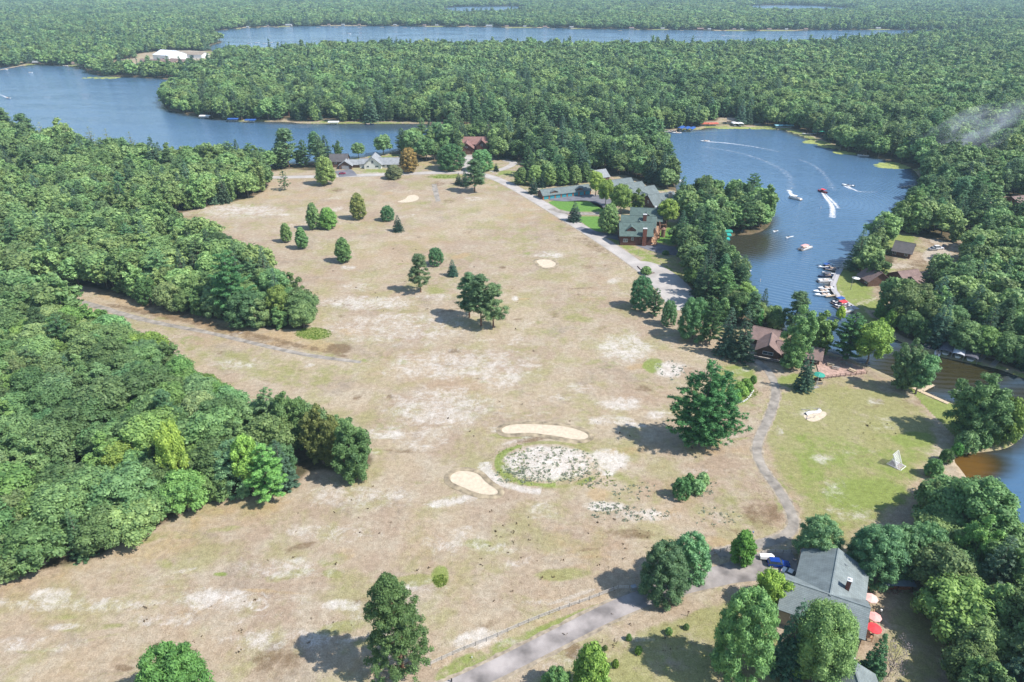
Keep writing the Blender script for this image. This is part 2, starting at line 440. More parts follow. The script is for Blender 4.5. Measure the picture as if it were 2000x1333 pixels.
area('L', [(1300, 445), (1340, 440), (1380, 470), (1350, 482), (1290, 475), (1275, 468)], 1, 2)
area('L', [(1060, 395), (1110, 388), (1170, 392), (1190, 402), (1185, 414), (1090, 414)], .9, 2)
area('L', [(1100, 425), (1180, 420), (1195, 440), (1180, 456), (1130, 446)], .7, 2)
# mown, greener and darker ground round the houses and the cove
area('G', [(540, 343), (1000, 343), (1330, 590), (1520, 660), (1440, 470), (1340, 380), (1300, 280), (900, 270), (560, 320)], .50, 6)
area('O', [(1290, 470), (1420, 470), (1520, 640), (1440, 690), (1330, 600)], .7, 4)
area('B', [(1640, 540), (1700, 440), (1830, 370), (2100, 380), (2100, 720), (1840, 690), (1680, 600)], .55, 6)
area('G', [(1690, 600), (1730, 620), (1830, 690), (2000, 730), (1960, 700), (1800, 640), (1720, 590)], .5, 4)
# dry olive
for b in [(900, 560, 160, 40, .5), (1000, 460, 90, 30, .5), (700, 470, 80, 30, .35), (640, 520, 60, 18, .4), (1110, 640, 120, 60, .45), (1050, 690, 80, 30, .4), (1150, 600, 70, 40, .5), (900, 400, 60, 20, .4), (700, 700, 140, 14, .55, 5), (1050, 800, 200, 14, .45),
          (430, 720, 110, 40, .4), (1240, 960, 90, 50, .5), (1400, 980, 90, 40, .5), (1400, 640, 60, 40, .5), (980, 600, 60, 30, .3), (1330, 780, 60, 60, .5), (1450, 1000, 60, 60, .5), (300, 1260, 100, 20, .4), (860, 980, 70, 20, .4), (1100, 520, 140, 30, .45),
          (720, 390, 60, 10, .4), (640, 355, 100, 8, .35), (1240, 600, 40, 20, .5), (1150, 1000, 130, 40, .4), (1000, 850, 60, 10, .8), (1230, 880, 40, 60, .5), (1800, 1250, 90, 130, .7), (1560, 1320, 90, 40, .6), (620, 620, 100, 20, .4)]:
    blob('O', *b)
# brown bare patches
for b in [(663, 681, 32, 12, 1), (888, 686, 15, 6, 1), (697, 777, 11, 6, .9), (762, 775, 8, 6, .9), (980, 522, 12, 4, .8), (1147, 521, 16, 5, .7), (1260, 760, 26, 9, .7), (660, 372, 16, 5, .8), (1490, 1005, 50, 34, .72), (540, 1290, 60, 46, .75),
          (240, 1305, 28, 9, .8), (310, 600, 160, 9, .8, 15), (470, 655, 130, 10, .7, 14), (1115, 770, 30, 8, .5), (1010, 625, 12, 4, .7), (668, 619, 12, 5, .7), (530, 620, 8, 3, .8), (600, 633, 7, 3, .6), (1130, 440, 60, 30, .45), (1070, 400, 60, 20, .4, 30),
          (1160, 480, 50, 14, .6, 30), (1120, 470, 60, 10, .5), (960, 1140, 60, 14, .4), (1240, 1030, 16, 8, .6), (1300, 655, 10, 4, .6), (370, 735, 20, 5, .5), (520, 745, 9, 4, .8), (570, 735, 7, 3, .7), (430, 690, 12, 4, .6), (470, 700, 10, 3, .6), (640, 1200, 30, 8, .3),
          (930, 1230, 70, 10, .55, -22), (1020, 1195, 50, 8, .5, -20), (1270, 530, 30, 8, .6), (900, 470, 10, 3, .5), (430, 450, 12, 4, .5), (870, 510, 40, 8, .4), (1700, 800, 90, 30, .35), (1130, 1040, 90, 22, .35), (1230, 1100, 80, 20, .4), (1640, 1230, 120, 80, .6),
          (1800, 540, 60, 40, .8), (1750, 480, 40, 20, .7), (1560, 730, 20, 8, .5), (1480, 700, 50, 16, .6), (1830, 1180, 40, 60, .4)]:
    blob('B', *b)
for _ in range(34):
    x, y = rnd.uniform(100, 1200), rnd.uniform(540, 1300); sc = (y / 900)
    blob('W', x, y, rnd.uniform(50, 120) * sc, rnd.uniform(9, 22) * sc, rnd.uniform(.36, .6), rnd.uniform(-14, 6), .1)
for _ in range(230):
    x, y = rnd.uniform(0, 1450), rnd.uniform(360, 1333); sc = (y / 900)
    blob(rnd.choice('WWOOOBBTT'), x, y, rnd.uniform(12, 70) * sc, rnd.uniform(3, 15) * sc, rnd.uniform(.42, .86), rnd.uniform(-14, 6))
for _ in range(50):
    x, y = rnd.uniform(1490, 1800), rnd.uniform(770, 1060)
    blob(rnd.choice('WOBGT'), x, y, rnd.uniform(10, 45), rnd.uniform(4, 14), rnd.uniform(.3, .6), rnd.uniform(-14, 14))
# small scattered tussocks of rough
for _ in range(60):
    x, y = rnd.uniform(430, 1350), rnd.uniform(420, 1000)
    s = rnd.uniform(2.5, 7) * (y / 800) ** 0.7
    blob('B', x, y, s * 1.7, s * 0.7, rnd.uniform(.45, .8))
area('B', [(200, 588), (330, 612), (480, 645), (640, 682), (700, 702), (640, 694), (480, 658), (330, 626), (200, 600)], .85, 3)
area('O', [(300, 645), (500, 685), (700, 715), (720, 745), (600, 770), (440, 740), (340, 690)], .6, 12)
# orange straw
area('T', [(0, 1120), (200, 1080), (420, 965), (600, 960), (560, 1010), (420, 1060), (250, 1120), (0, 1180)], .62, 14)
area('T', [(160, 552), (300, 580), (500, 632), (640, 660), (690, 700), (500, 668), (330, 630), (200, 590)], .75, 4)
for b in [(1300, 1160, 70, 26, 1, -25), (1390, 880, 90, 16, .6), (1270, 1045, 20, 10, .4), (1380, 1060, 60, 14, .9), (1240, 470, 20, 10, .3), (700, 440, 60, 20, .5), (1050, 410, 120, 40, .5), (1150, 560, 90, 50, .4), (720, 1300, 100, 30, .7), (960, 360, 80, 16, .5),
          (620, 390, 120, 20, .45), (1260, 860, 60, 30, .4), (1330, 990, 30, 16, .5), (1170, 965, 30, 16, .9), (850, 1250, 60, 40, .4), (1120, 1060, 150, 60, .45), (530, 390, 60, 14, .5), (1440, 1080, 60, 12, .8), (960, 1330, 60, 20, .3), (1130, 1150, 110, 40, .3), (830, 318, 30, 8, .9), (1640, 760, 120, 10, .5)]:
    blob('T', *b)
# bare sand and gravel
for b in [(1640, 585, 14, 30, .5), (1830, 500, 34, 18, .9), (1860, 535, 26, 8, .7), (1985, 425, 30, 30, .9), (1750, 520, 50, 8, .6), (1480, 672, 16, 8, 1), (1120, 1165, 70, 5, .8, -18), (340, 115, 60, 8, .9), (360, 103, 40, 5, .9), (1830, 470, 20, 8, .7), (0, 400, 16, 8, .8),
          (1690, 590, 50, 8, .5, -20), (1480, 690, 30, 6, .5), (1250, 477, 40, 4, .5)]:
    blob('S', *b)
CH['S'] = np.maximum(CH['S'], smooth01(1 - np.abs(wd + 0.3) / 1.2) * 0.3 * (GY < 420))
CH['G'] = np.maximum(CH['G'], smooth01(1.3 - np.abs(wd + 7) / 12) * 0.85 * (1 - CH['F']) * ((GY > 420) | (GX > 130)))
keep = 1 - CH['F'] * 0.8
for c in 'WGOT': CH[c] *= keep

z = -smooth01(wd / 5.0) * 2.2
z = z + 0.8 * np.clip(1.2 - np.sqrt(((PX - 1075) / 110) ** 2 + ((PY - 905) / 38) ** 2), 0, 1) ** 0.8
vs = np.stack([GX, GY, z], -1).reshape(-1, 3)
nr, nc = GX.shape
idx = np.arange(nr * nc).reshape(nr, nc)
fa = np.stack([idx[1:, :-1], idx[1:, 1:], idx[:-1, 1:], idx[:-1, :-1]], -1).reshape(-1, 4)
me = bpy.data.meshes.new('ground')
me.vertices.add(len(vs)); me.vertices.foreach_set('co', vs.ravel())
me.loops.add(fa.size); me.loops.foreach_set('vertex_index', fa.ravel().astype(np.int32))
me.polygons.add(len(fa)); me.polygons.foreach_set('loop_start', np.arange(0, fa.size, 4, dtype=np.int32)); me.polygons.foreach_set('loop_total', np.full(len(fa), 4, np.int32))
me.update(calc_edges=True)
me.polygons.foreach_set('use_smooth', np.ones(len(fa), bool))
for nm, ks in (('m1', 'WGOB'), ('m2', 'TLFS')):
    at = me.color_attributes.new(nm, 'FLOAT_COLOR', 'POINT')
    at.data.foreach_set('color', np.stack([CH[k] for k in ks], -1).reshape(-1).astype(np.float32))
ground = bpy.data.objects.new('ground', me); COL.objects.link(ground)
tag(ground, 'dry sandy field and forest floor reaching to the far lakes', None, None, 'structure')


def ground_mat():
    m = bpy.data.materials.new('dry_field'); m.use_nodes = True
    nt = m.node_tree; b = nt.nodes['Principled BSDF']; b.inputs['Roughness'].default_value = 0.95; b.inputs['Specular IOR Level'].default_value = 0.1
    geo = N(nt, 'ShaderNodeNewGeometry')
    a1 = N(nt, 'ShaderNodeAttribute', attribute_name='m1'); a2 = N(nt, 'ShaderNodeAttribute', attribute_name='m2')
    s1 = N(nt, 'ShaderNodeSeparateColor'); s2 = N(nt, 'ShaderNodeSeparateColor')
    nt.links.new(a1.outputs['Color'], s1.inputs[0]); nt.links.new(a2.outputs['Color'], s2.inputs[0])

    def noise(scale, detail=6, rough=0.6, off=0, dist=0.0):
        mp = N(nt, 'ShaderNodeMapping'); mp.inputs['Location'].default_value = (off, off * 1.7, 0)
        nt.links.new(geo.outputs['Position'], mp.inputs['Vector'])
        n = N(nt, 'ShaderNodeTexNoise'); n.inputs['Scale'].default_value = scale; n.inputs['Detail'].default_value = detail; n.inputs['Roughness'].default_value = rough; n.inputs['Distortion'].default_value = dist
        nt.links.new(mp.outputs[0], n.inputs['Vector']); return n.outputs['Fac']

    def mixc(f, A, B, bt='MIX'):
        x = N(nt, 'ShaderNodeMix', data_type='RGBA', blend_type=bt)
        for k, s in (('Factor', f), ('A', A), ('B', B)):
            if isinstance(s, bpy.types.NodeSocket): nt.links.new(s, x.inputs[k])
            elif k == 'Factor': x.inputs[k].default_value = s
            else: x.inputs[k].default_value = (*s, 1)
        return x.outputs['Result']

    def step(v, lo, hi, tmax=1.0):
        r = N(nt, 'ShaderNodeMapRange', interpolation_type='SMOOTHSTEP'); r.inputs['From Min'].default_value = lo; r.inputs['From Max'].default_value = hi; r.inputs['To Max'].default_value = tmax
        nt.links.new(v, r.inputs['Value']); return r.outputs[0]

    def masked(mask, nz, k=1.3, lo=0.42, hi=0.62, tmax=1.0):
        q = N(nt, 'ShaderNodeMath', operation='SUBTRACT'); nt.links.new(nz, q.inputs[0]); q.inputs[1].default_value = 0.5
        w = N(nt, 'ShaderNodeMath', operation='MULTIPLY_ADD'); nt.links.new(q.outputs[0], w.inputs[0]); w.inputs[1].default_value = k; nt.links.new(mask, w.inputs[2])
        return step(w.outputs[0], lo, hi, tmax)

    big = noise(0.022, 8, 0.68, 3, 0.2); mid = noise(0.11, 8, 0.72, 11, 0.1); fine = noise(0.7, 6, 0.7, 5); mic = noise(3.2, 4, 0.75, 9)
    c = mixc(step(big, 0.36, 0.64), (0.400, 0.325, 0.228), (0.335, 0.255, 0.188))
    c = mixc(step(mid, 0.42, 0.66, 0.7), c, (0.425, 0.37, 0.285))
    c = mixc(step(noise(0.05, 9, 0.72, 31, 0.2), 0.52, 0.68, 0.55), c, (0.245, 0.205, 0.165))
    c = mixc(step(noise(0.06, 8, 0.7, 51, 0.2), 0.47, 0.63, 0.62), c, (0.285, 0.272, 0.115))
    c = mixc(step(noise(0.018, 6, 0.7, 71, 0.3), 0.5, 0.66, 0.4), c, (0.36, 0.245, 0.155))
    c = mixc(masked(s2.outputs[0], noise(0.12, 8, 0.72, 41, .5), 1.8, .35, .95, .7), c, (0.40, 0.285, 0.155))
    c = mixc(masked(s1.outputs[2], noise(0.16, 7, 0.7, 17), 1.5, .4, .8, .8), c, (0.26, 0.26, 0.10))
    c = mixc(masked(a1.outputs['Alpha'], noise(0.25, 9, 0.75, 23), 2.2, .35, .95, .85), c, (0.175, 0.12, 0.07))
    c = mixc(masked(s1.outputs[1], noise(0.18, 7, 0.7, 29), 1.4, .42, .8, .9), c, (0.205, 0.255, 0.065))
    c = mixc(masked(s1.outputs[0], noise(0.20, 10, 0.82, 37, 0.3), 2.8, .30, 1.05, .9), c, (0.56, 0.52, 0.475))
    c = mixc(step(s2.outputs[1], .3, .7), c, (0.125, 0.25, 0.055))
    c = mixc(masked(a2.outputs['Alpha'], fine, 1.0, .4, .65), c, (0.42, 0.36, 0.29))
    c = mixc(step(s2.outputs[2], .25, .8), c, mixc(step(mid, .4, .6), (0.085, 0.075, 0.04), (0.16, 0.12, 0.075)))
    # fine grass relief
    g = mixc(step(fine, .3, .72), (0.80, 0.79, 0.76), (1.14, 1.14, 1.14)); c = mixc(1.0, c, g, 'MULTIPLY')
    g2 = mixc(step(mic, .3, .7), (0.74, 0.73, 0.70), (1.2, 1.2, 1.2)); c = mixc(0.9, c, g2, 'MULTIPLY')
    nt.links.new(c, b.inputs['Base Color'])
    bp = N(nt, 'ShaderNodeBump'); bp.inputs['Strength'].default_value = 0.6; bp.inputs['Distance'].default_value = 0.25
    ad = N(nt, 'ShaderNodeMath', operation='ADD'); nt.links.new(fine, ad.inputs[0]); nt.links.new(mic, ad.inputs[1])
    nt.links.new(ad.outputs[0], bp.inputs['Height']); nt.links.new(bp.outputs[0], b.inputs['Normal'])
    return m


me.materials.append(ground_mat())

# land that goes on beyond and behind the surveyed sheet
s = MB(); s.add([(-30000, -12000, -3.0), (30000, -12000, -3.0), (30000, 60000, -3.0), (-30000, 60000, -3.0)], [(0, 1, 2, 3)])
o = s.build('terrain', mat('far_land', (0.06, 0.08, 0.04), 0.95, 0.01, 0.3)); tag(o, 'wooded land running on to the horizon', None, None, 'structure')


# ------------------------------------------------------------------ water
def water_mat():
    m = bpy.data.materials.new('lake_water'); m.use_nodes = True
    nt = m.node_tree; b = nt.nodes['Principled BSDF']
    geo = N(nt, 'ShaderNodeNewGeometry')
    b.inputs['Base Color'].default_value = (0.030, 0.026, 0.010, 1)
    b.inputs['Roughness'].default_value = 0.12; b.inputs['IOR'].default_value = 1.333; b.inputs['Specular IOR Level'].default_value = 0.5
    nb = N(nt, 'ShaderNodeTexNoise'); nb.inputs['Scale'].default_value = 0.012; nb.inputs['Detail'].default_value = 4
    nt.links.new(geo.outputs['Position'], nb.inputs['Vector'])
    cr = N(nt, 'ShaderNodeMix', data_type='RGBA'); cr.inputs['A'].default_value = (0.054, 0.120, 0.205, 1); cr.inputs['B'].default_value = (0.074, 0.145, 0.236, 1)  # open water: the sky's blue reflection is put into this base colour
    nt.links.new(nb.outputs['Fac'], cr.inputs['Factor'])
    sh = N(nt, 'ShaderNodeAttribute', attribute_name='shallow_refl'); c2 = N(nt, 'ShaderNodeMix', data_type='RGBA'); c2.inputs['B'].default_value = (0.034, 0.030, 0.012, 1)
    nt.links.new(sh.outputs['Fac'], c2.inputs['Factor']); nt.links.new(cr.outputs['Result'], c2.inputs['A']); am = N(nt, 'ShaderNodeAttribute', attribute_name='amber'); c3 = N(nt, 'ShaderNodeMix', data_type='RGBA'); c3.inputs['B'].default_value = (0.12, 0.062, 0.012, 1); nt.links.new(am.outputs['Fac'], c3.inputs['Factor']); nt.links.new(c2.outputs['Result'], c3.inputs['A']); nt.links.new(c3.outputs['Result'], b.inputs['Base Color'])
    wr = N(nt, 'ShaderNodeTexNoise'); wr.inputs['Scale'].default_value = 0.02; wr.inputs['Detail'].default_value = 5; wr.inputs['Distortion'].default_value = 1.2
    wmp = N(nt, 'ShaderNodeMapping'); wmp.inputs['Scale'].default_value = (.5, 1.6, 1); nt.links.new(geo.outputs['Position'], wmp.inputs['Vector']); nt.links.new(wmp.outputs[0], wr.inputs['Vector'])
    wrr = N(nt, 'ShaderNodeMapRange'); wrr.inputs['From Min'].default_value = .35; wrr.inputs['From Max'].default_value = .65; wrr.inputs['To Min'].default_value = .03; wrr.inputs['To Max'].default_value = .22
    nt.links.new(wr.outputs['Fac'], wrr.inputs['Value']); nt.links.new(wrr.outputs[0], b.inputs['Roughness'])
    hs = []
    for sc, rz, st, w in ((0.55, 20, 3.2, 0.07), (0.16, -15, 2.4, 0.14), (1.7, 60, 1.6, 0.025)):
        mp = N(nt, 'ShaderNodeMapping'); mp.inputs['Rotation'].default_value = (0, 0, math.radians(rz)); mp.inputs['Scale'].default_value = (1, st, 1)
        nt.links.new(geo.outputs['Position'], mp.inputs['Vector'])
        nz = N(nt, 'ShaderNodeTexNoise'); nz.inputs['Scale'].default_value = sc; nz.inputs['Detail'].default_value = 3; nz.inputs['Distortion'].default_value = 0.6
        nt.links.new(mp.outputs[0], nz.inputs['Vector'])
        mu = N(nt, 'ShaderNodeMath', operation='MULTIPLY'); mu.inputs[1].default_value = w; nt.links.new(nz.outputs['Fac'], mu.inputs[0]); hs.append(mu.outputs[0])
    # long travelling ripples left by the boats
    wv = N(nt, 'ShaderNodeTexWave', wave_type='RINGS', rings_direction='SPHERICAL', wave_profile='SIN'); wv.inputs['Scale'].default_value = 0.11; wv.inputs['Distortion'].default_value = 6; wv.inputs['Detail'].default_value = 2; wv.inputs['Detail Scale'].default_value = 0.4
    mp = N(nt, 'ShaderNodeMapping'); mp.inputs['Location'].default_value = (-185, -405, 0); nt.links.new(geo.outputs['Position'], mp.inputs['Vector']); nt.links.new(mp.outputs[0], wv.inputs['Vector'])
    mu = N(nt, 'ShaderNodeMath', operation='MULTIPLY'); mu.inputs[1].default_value = 0.12; nt.links.new(wv.outputs['Fac'], mu.inputs[0]); hs.append(mu.outputs[0])
    acc = hs[0]
    for h in hs[1:]:
        ad = N(nt, 'ShaderNodeMath', operation='ADD'); nt.links.new(acc, ad.inputs[0]); nt.links.new(h, ad.inputs[1]); acc = ad.outputs[0]
    bp = N(nt, 'ShaderNodeBump'); bp.inputs['Strength'].default_value = 1.0; bp.inputs['Distance'].default_value = 1.0
    nt.links.new(acc, bp.inputs['Height']); nt.links.new(bp.outputs[0], b.inputs['Normal'])
    return m


WZ = -0.45
near = wd > -14
near[1:] |= near[:-1]; near[:-1] |= near[1:]; near[:, 1:] |= near[:, :-1]; near[:, :-1] |= near[:, 1:]
fw = idx[1:, :-1][near[1:, :-1]]
q4 = np.stack([idx[1:, :-1], idx[1:, 1:], idx[:-1, 1:], idx[:-1, :-1]], -1)[near[1:, :-1] & near[:-1, 1:]]
uq, inv = np.unique(q4, return_inverse=True); q4 = inv.reshape(-1, 4)
shal_refl = smooth01(1 - wd / 9.0)  # brown of shallows and of mirrored bank trees, put into the water colour
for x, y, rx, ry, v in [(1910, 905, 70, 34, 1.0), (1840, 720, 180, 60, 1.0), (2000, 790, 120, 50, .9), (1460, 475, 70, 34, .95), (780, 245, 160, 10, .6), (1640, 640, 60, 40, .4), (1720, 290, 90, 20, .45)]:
    shal_refl = np.maximum(shal_refl, v * smooth01(1.5 - np.sqrt(((PX - x) / rx) ** 2 + ((PY - y) / ry) ** 2)))
wm_ = bpy.data.meshes.new('water')
wv_ = np.stack([GX, GY, np.full(GX.shape, WZ)], -1).reshape(-1, 3)[uq]
wm_.vertices.add(len(wv_)); wm_.vertices.foreach_set('co', wv_.ravel())
wm_.loops.add(q4.size); wm_.loops.foreach_set('vertex_index', q4.ravel().astype(np.int32))
wm_.polygons.add(len(q4)); wm_.polygons.foreach_set('loop_start', np.arange(0, q4.size, 4, dtype=np.int32)); wm_.polygons.foreach_set('loop_total', np.full(len(q4), 4, np.int32))
wm_.update(calc_edges=True)
at = wm_.attributes.new('shallow_refl', 'FLOAT', 'POINT'); at.data.foreach_set('value', shal_refl.ravel()[uq].astype(np.float32))
amb = smooth01(1.35 - np.sqrt(((PX - 1890) / 56) ** 2 + ((PY - 912) / 34) ** 2)) + .02 * smooth01(1.3 - np.sqrt(((PX - 1850) / 60) ** 2 + ((PY - 735) / 30) ** 2))
at = wm_.attributes.new('amber', 'FLOAT', 'POINT'); at.data.foreach_set('value', amb.ravel()[uq].astype(np.float32))
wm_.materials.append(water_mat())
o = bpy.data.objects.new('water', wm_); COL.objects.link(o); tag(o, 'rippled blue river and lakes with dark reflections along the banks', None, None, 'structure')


# ------------------------------------------------------------------ roads, paths and sheets of sand
def ribbon(name, pts, width, m, label, zz=0.04, widths=None, edge=0.0):
    p = chaikin([G(x, y) for x, y in pts], 3, closed=False)
    d = np.gradient(p, axis=0); d /= np.linalg.norm(d, axis=1)[:, None]
    nn = np.stack([-d[:, 1], d[:, 0]], 1)
    w = np.full(len(p), width) if widths is None else np.interp(np.linspace(0, 1, len(p)), np.linspace(0, 1, len(widths)), widths)
    w = w * (1 + edge * (rng.random(len(p)) - 0.5))
    s = MB(); vs = []; fs = []
    for i in range(len(p)):
        for k in (-0.5, -0.25, 0.0, 0.25, 0.5):
            q = p[i] + nn[i] * w[i] * k; vs.append((q[0], q[1], zz + 0.03 * (0.25 - k * k)))
    for i in range(len(p) - 1):
        for k in range(4):
            a = i * 5 + k; fs.append((a + 1, a, a + 5, a + 6))
    o = s.add(vs, fs).build(name, m); tag(o, label, None, None, 'structure'); return o


def sheet(name, pts, m, label, zz=0.05, n=3, kind='structure', bowl=0.0, lip=None):
    p = gpoly(pts, n); c = p.mean(0)
    vs = []; rings = [(1.0, 0.0), (0.93, 1), (0.6, 1), (0.25, 1)]
    for r, k in rings:
        for q in p: vs.append((*(c + (q - c) * r), zz - bowl * k * (1 - r * r) ** 0.5))
    L = len(p); fs = []
    for i in range(3):
        for j in range(L): fs.append((i * L + j, i * L + (j + 1) % L, (i + 1) * L + (j + 1) % L, (i + 1) * L + j))
    fs.append(tuple(range(3 * L, 4 * L)))
    s = MB().add(vs, fs); o = s.build(name, m, smooth=True); tag(o, label, None, None, kind)
    if lip:
        q = MB(); prof = [(-.2, .02), (.1, .10), (.4, .15), (.9, .09), (1.5, -.03)]
        e = np.roll(p, -1, 0) - np.roll(p, 1, 0); e /= np.linalg.norm(e, axis=1)[:, None]; nn = np.stack([e[:, 1], -e[:, 0]], 1)
        if ((p - c) * nn).sum() < 0: nn = -nn
        for r, h in prof:
            for i in range(L): w = p[i] + nn[i] * r; q.v.append((w[0], w[1], zz + h * lip * (1 + .35 * math.sin(i * .9) * (r > .5))))
        for i in range(len(prof) - 1):
            for j in range(L): q.f.append((i * L + j, (i + 1) * L + j, (i + 1) * L + (j + 1) % L, i * L + (j + 1) % L))
        lo = q.build(name + '_lip', mat('lip_turf', (.35, .285, .19), .95, .5, .35, .3), smooth=True); tag(lo, 'grassy raised lip round the ' + label, None, None, 'structure')
    return o


sandm_s = mat('verge_grit', (.36, .30, .22), .95, .8, .3, .2)
asph = mat('pale_asphalt', (0.43, 0.395, 0.36), 0.9, 0.15, 0.16, 0.1)
asph_d = mat('dark_asphalt', (0.17, 0.17, 0.19), 0.9, 0.25, 0.2, 0.1)
drive = mat('driveway_asphalt', (0.33, 0.295, 0.275), 0.9, 0.22, 0.36, 0.1)
gravelm = mat('grey_gravel', (0.32, 0.285, 0.24), 0.95, 0.35, 0.3, 0.1)
sandm = mat('bunker_sand', (0.57, 0.475, 0.35), 0.95, 0.9, 0.12, 0.15)
ribbon('road', [(300, 352), (480, 349), (530, 347), (640, 345), (760, 341), (860, 337), (920, 337), (955, 344), (985, 356), (1030, 381), (1080, 411), (1160, 460), (1230, 506), (1280, 545), (1320, 585)], 6.0, asph, 'pale asphalt road curving past the houses and down to the turning area', widths=[6.5, 6.5, 6.5, 6.8, 7, 7, 7, 7, 7.2, 7.2, 7.2])
ribbon('road_shoulder', [(300, 352), (480, 349), (530, 347), (640, 345), (760, 341), (860, 337), (920, 337), (955, 344), (985, 356), (1030, 381), (1080, 411), (1160, 460), (1230, 506), (1280, 545), (1320, 585)], 8.6, sandm_s, 'gritty shoulders along the pale asphalt road', .01, edge=.14)
ribbon('road_shoulder', [(780, 1400), (850, 1360), (900, 1340), (1000, 1292), (1100, 1241), (1200, 1190), (1300, 1152), (1400, 1126), (1460, 1112)], 5.9, sandm_s, 'worn gritty verges of the driveway', .01, edge=.16)
ribbon('path_verge', [(1514, 750), (1516, 775), (1503, 815), (1482, 855), (1476, 885), (1492, 920), (1522, 958), (1546, 1000), (1552, 1030), (1530, 1050), (1495, 1061), (1450, 1070), (1400, 1082)], 3.5, sandm_s, 'bare gritty edges of the winding cart path', .01, edge=.3)
sheet('turning_area', [(1238, 512), (1268, 510), (1310, 528), (1352, 562), (1358, 590), (1335, 608), (1312, 606), (1285, 572)], asph, 'wide asphalt turning area at the end of the road', 0.075)
ribbon('lodge_drive', [(1130, 445), (1160, 456), (1200, 463), (1245, 473), (1285, 486), (1325, 492)], 7, asph_d, 'dark asphalt drive below the green roofed lodge', 0.10, widths=[4.5, 5, 7, 9, 12, 12])
sheet('garage_court', [(1062, 390), (1100, 383), (1152, 379), (1185, 384), (1200, 398), (1205, 416), (1186, 416), (1172, 398), (1140, 391), (1100, 395)], asph_d, 'dark asphalt court before the row of garages', 0.10)
ribbon('loop_drive', [(1075, 408), (1100, 416), (1140, 418), (1190, 419)], 5, gravelm, 'grey drive between the two lawns', 0.12)
ribbon('house_drive', [(912, 338), (912, 322), (914, 303)], 7, asph, 'pale drive up to the rust roofed house', 0.09)
ribbon('side_drive', [(958, 336), (980, 332), (997, 325), (1006, 318), (985, 313)], 5.5, asph, 'short pale drive curling off the road into the trees', 0.09)
ribbon('dark_house_drive', [(680, 345), (676, 338), (668, 333)], 12, asph_d, 'dark drive in front of the brown house', 0.09)
ribbon('driveway', [(780, 1400), (850, 1360), (900, 1340), (1000, 1292), (1100, 1241), (1200, 1190), (1300, 1152), (1400, 1126), (1460, 1112), (1510, 1105), (1560, 1103)], 4.7, drive, 'worn grey purple asphalt driveway leading to the grey roofed house', 0.05, widths=[4.2, 4.2, 4.2, 4.3, 4.6, 5.6, 8.5, 9.5])
ribbon('cart_path', [(1470, 700), (1500, 722), (1514, 750), (1516, 775), (1503, 815), (1482, 855), (1476, 885), (1492, 920), (1522, 958), (1546, 1000), (1552, 1030), (1530, 1050), (1495, 1061), (1450, 1070), (1400, 1082)], 2.6, gravelm, 'winding grey cart path through the grass', 0.05, edge=0.18)
ribbon('gravel_path', [(160, 590), (255, 619), (330, 636), (400, 648), (500, 672), (600, 695), (705, 708)], 2.2, gravelm, 'pale gravel path ending in the open field', 0.05, widths=[3, 3, 2.4, 2.2, 2.2, 2.2, 1.6], edge=0.25)
ribbon('old_path', [(848, 360), (851, 375), (856, 394)], 3.2, gravelm, 'short broken strip of grey path above the far bunker', 0.05, edge=0.3)
sheet('sand_bunker', [(975, 838), (1000, 828), (1060, 829), (1110, 833), (1148, 846), (1152, 857), (1130, 862), (1080, 852), (1030, 846), (985, 850)], sandm, 'long pale sand bunker above the lichen mound', 0.10, bowl=0.05, lip=1.0)
sheet('sand_bunker', [(878, 928), (900, 918), (935, 924), (950, 943), (977, 960), (970, 969), (935, 967), (895, 950), (878, 942)], sandm, 'teardrop sand bunker lower left of the lichen mound', 0.10, bowl=0.05, lip=1.0)
sheet('sand_bunker', [(1045, 508), (1070, 506), (1088, 514), (1084, 522), (1062, 525), (1052, 518)], sandm, 'small round sand bunker near the road', 0.10, bowl=0.03, lip=.8)
sheet('sand_bunker', [(772, 395), (792, 390), (797, 382), (812, 381), (820, 387), (812, 394), (790, 397)], sandm, 'far sand bunker near the houses', 0.10, bowl=0.03)
# needle litter edging and paving slabs
mulch = mat('needle_litter', (0.36, 0.17, 0.09), 0.95, 1.5, 0.3, 0.2)
sheet('needle_bed', [(1285, 1163), (1340, 1140), (1375, 1125), (1395, 1128), (1330, 1155), (1290, 1172)], mulch, 'rusty needle litter under the two silvery pines beside the driveway', 0.03, kind='stuff')

# ------------------------------------------------------------------ trees
def icosphere_pts():
    bpy_me = bpy.data.meshes.new('t'); import bmesh
    bm = bmesh.new(); bmesh.ops.create_icosphere(bm, subdivisions=1, radius=1)
    v = np.array([tuple(x.co) for x in bm.verts]); f = [tuple(x.index for x in q.verts) for q in bm.faces]
    bm.free(); bpy.data.meshes.remove(bpy_me); return v, np.array(f)


ICO_V, ICO_F = icosphere_pts()


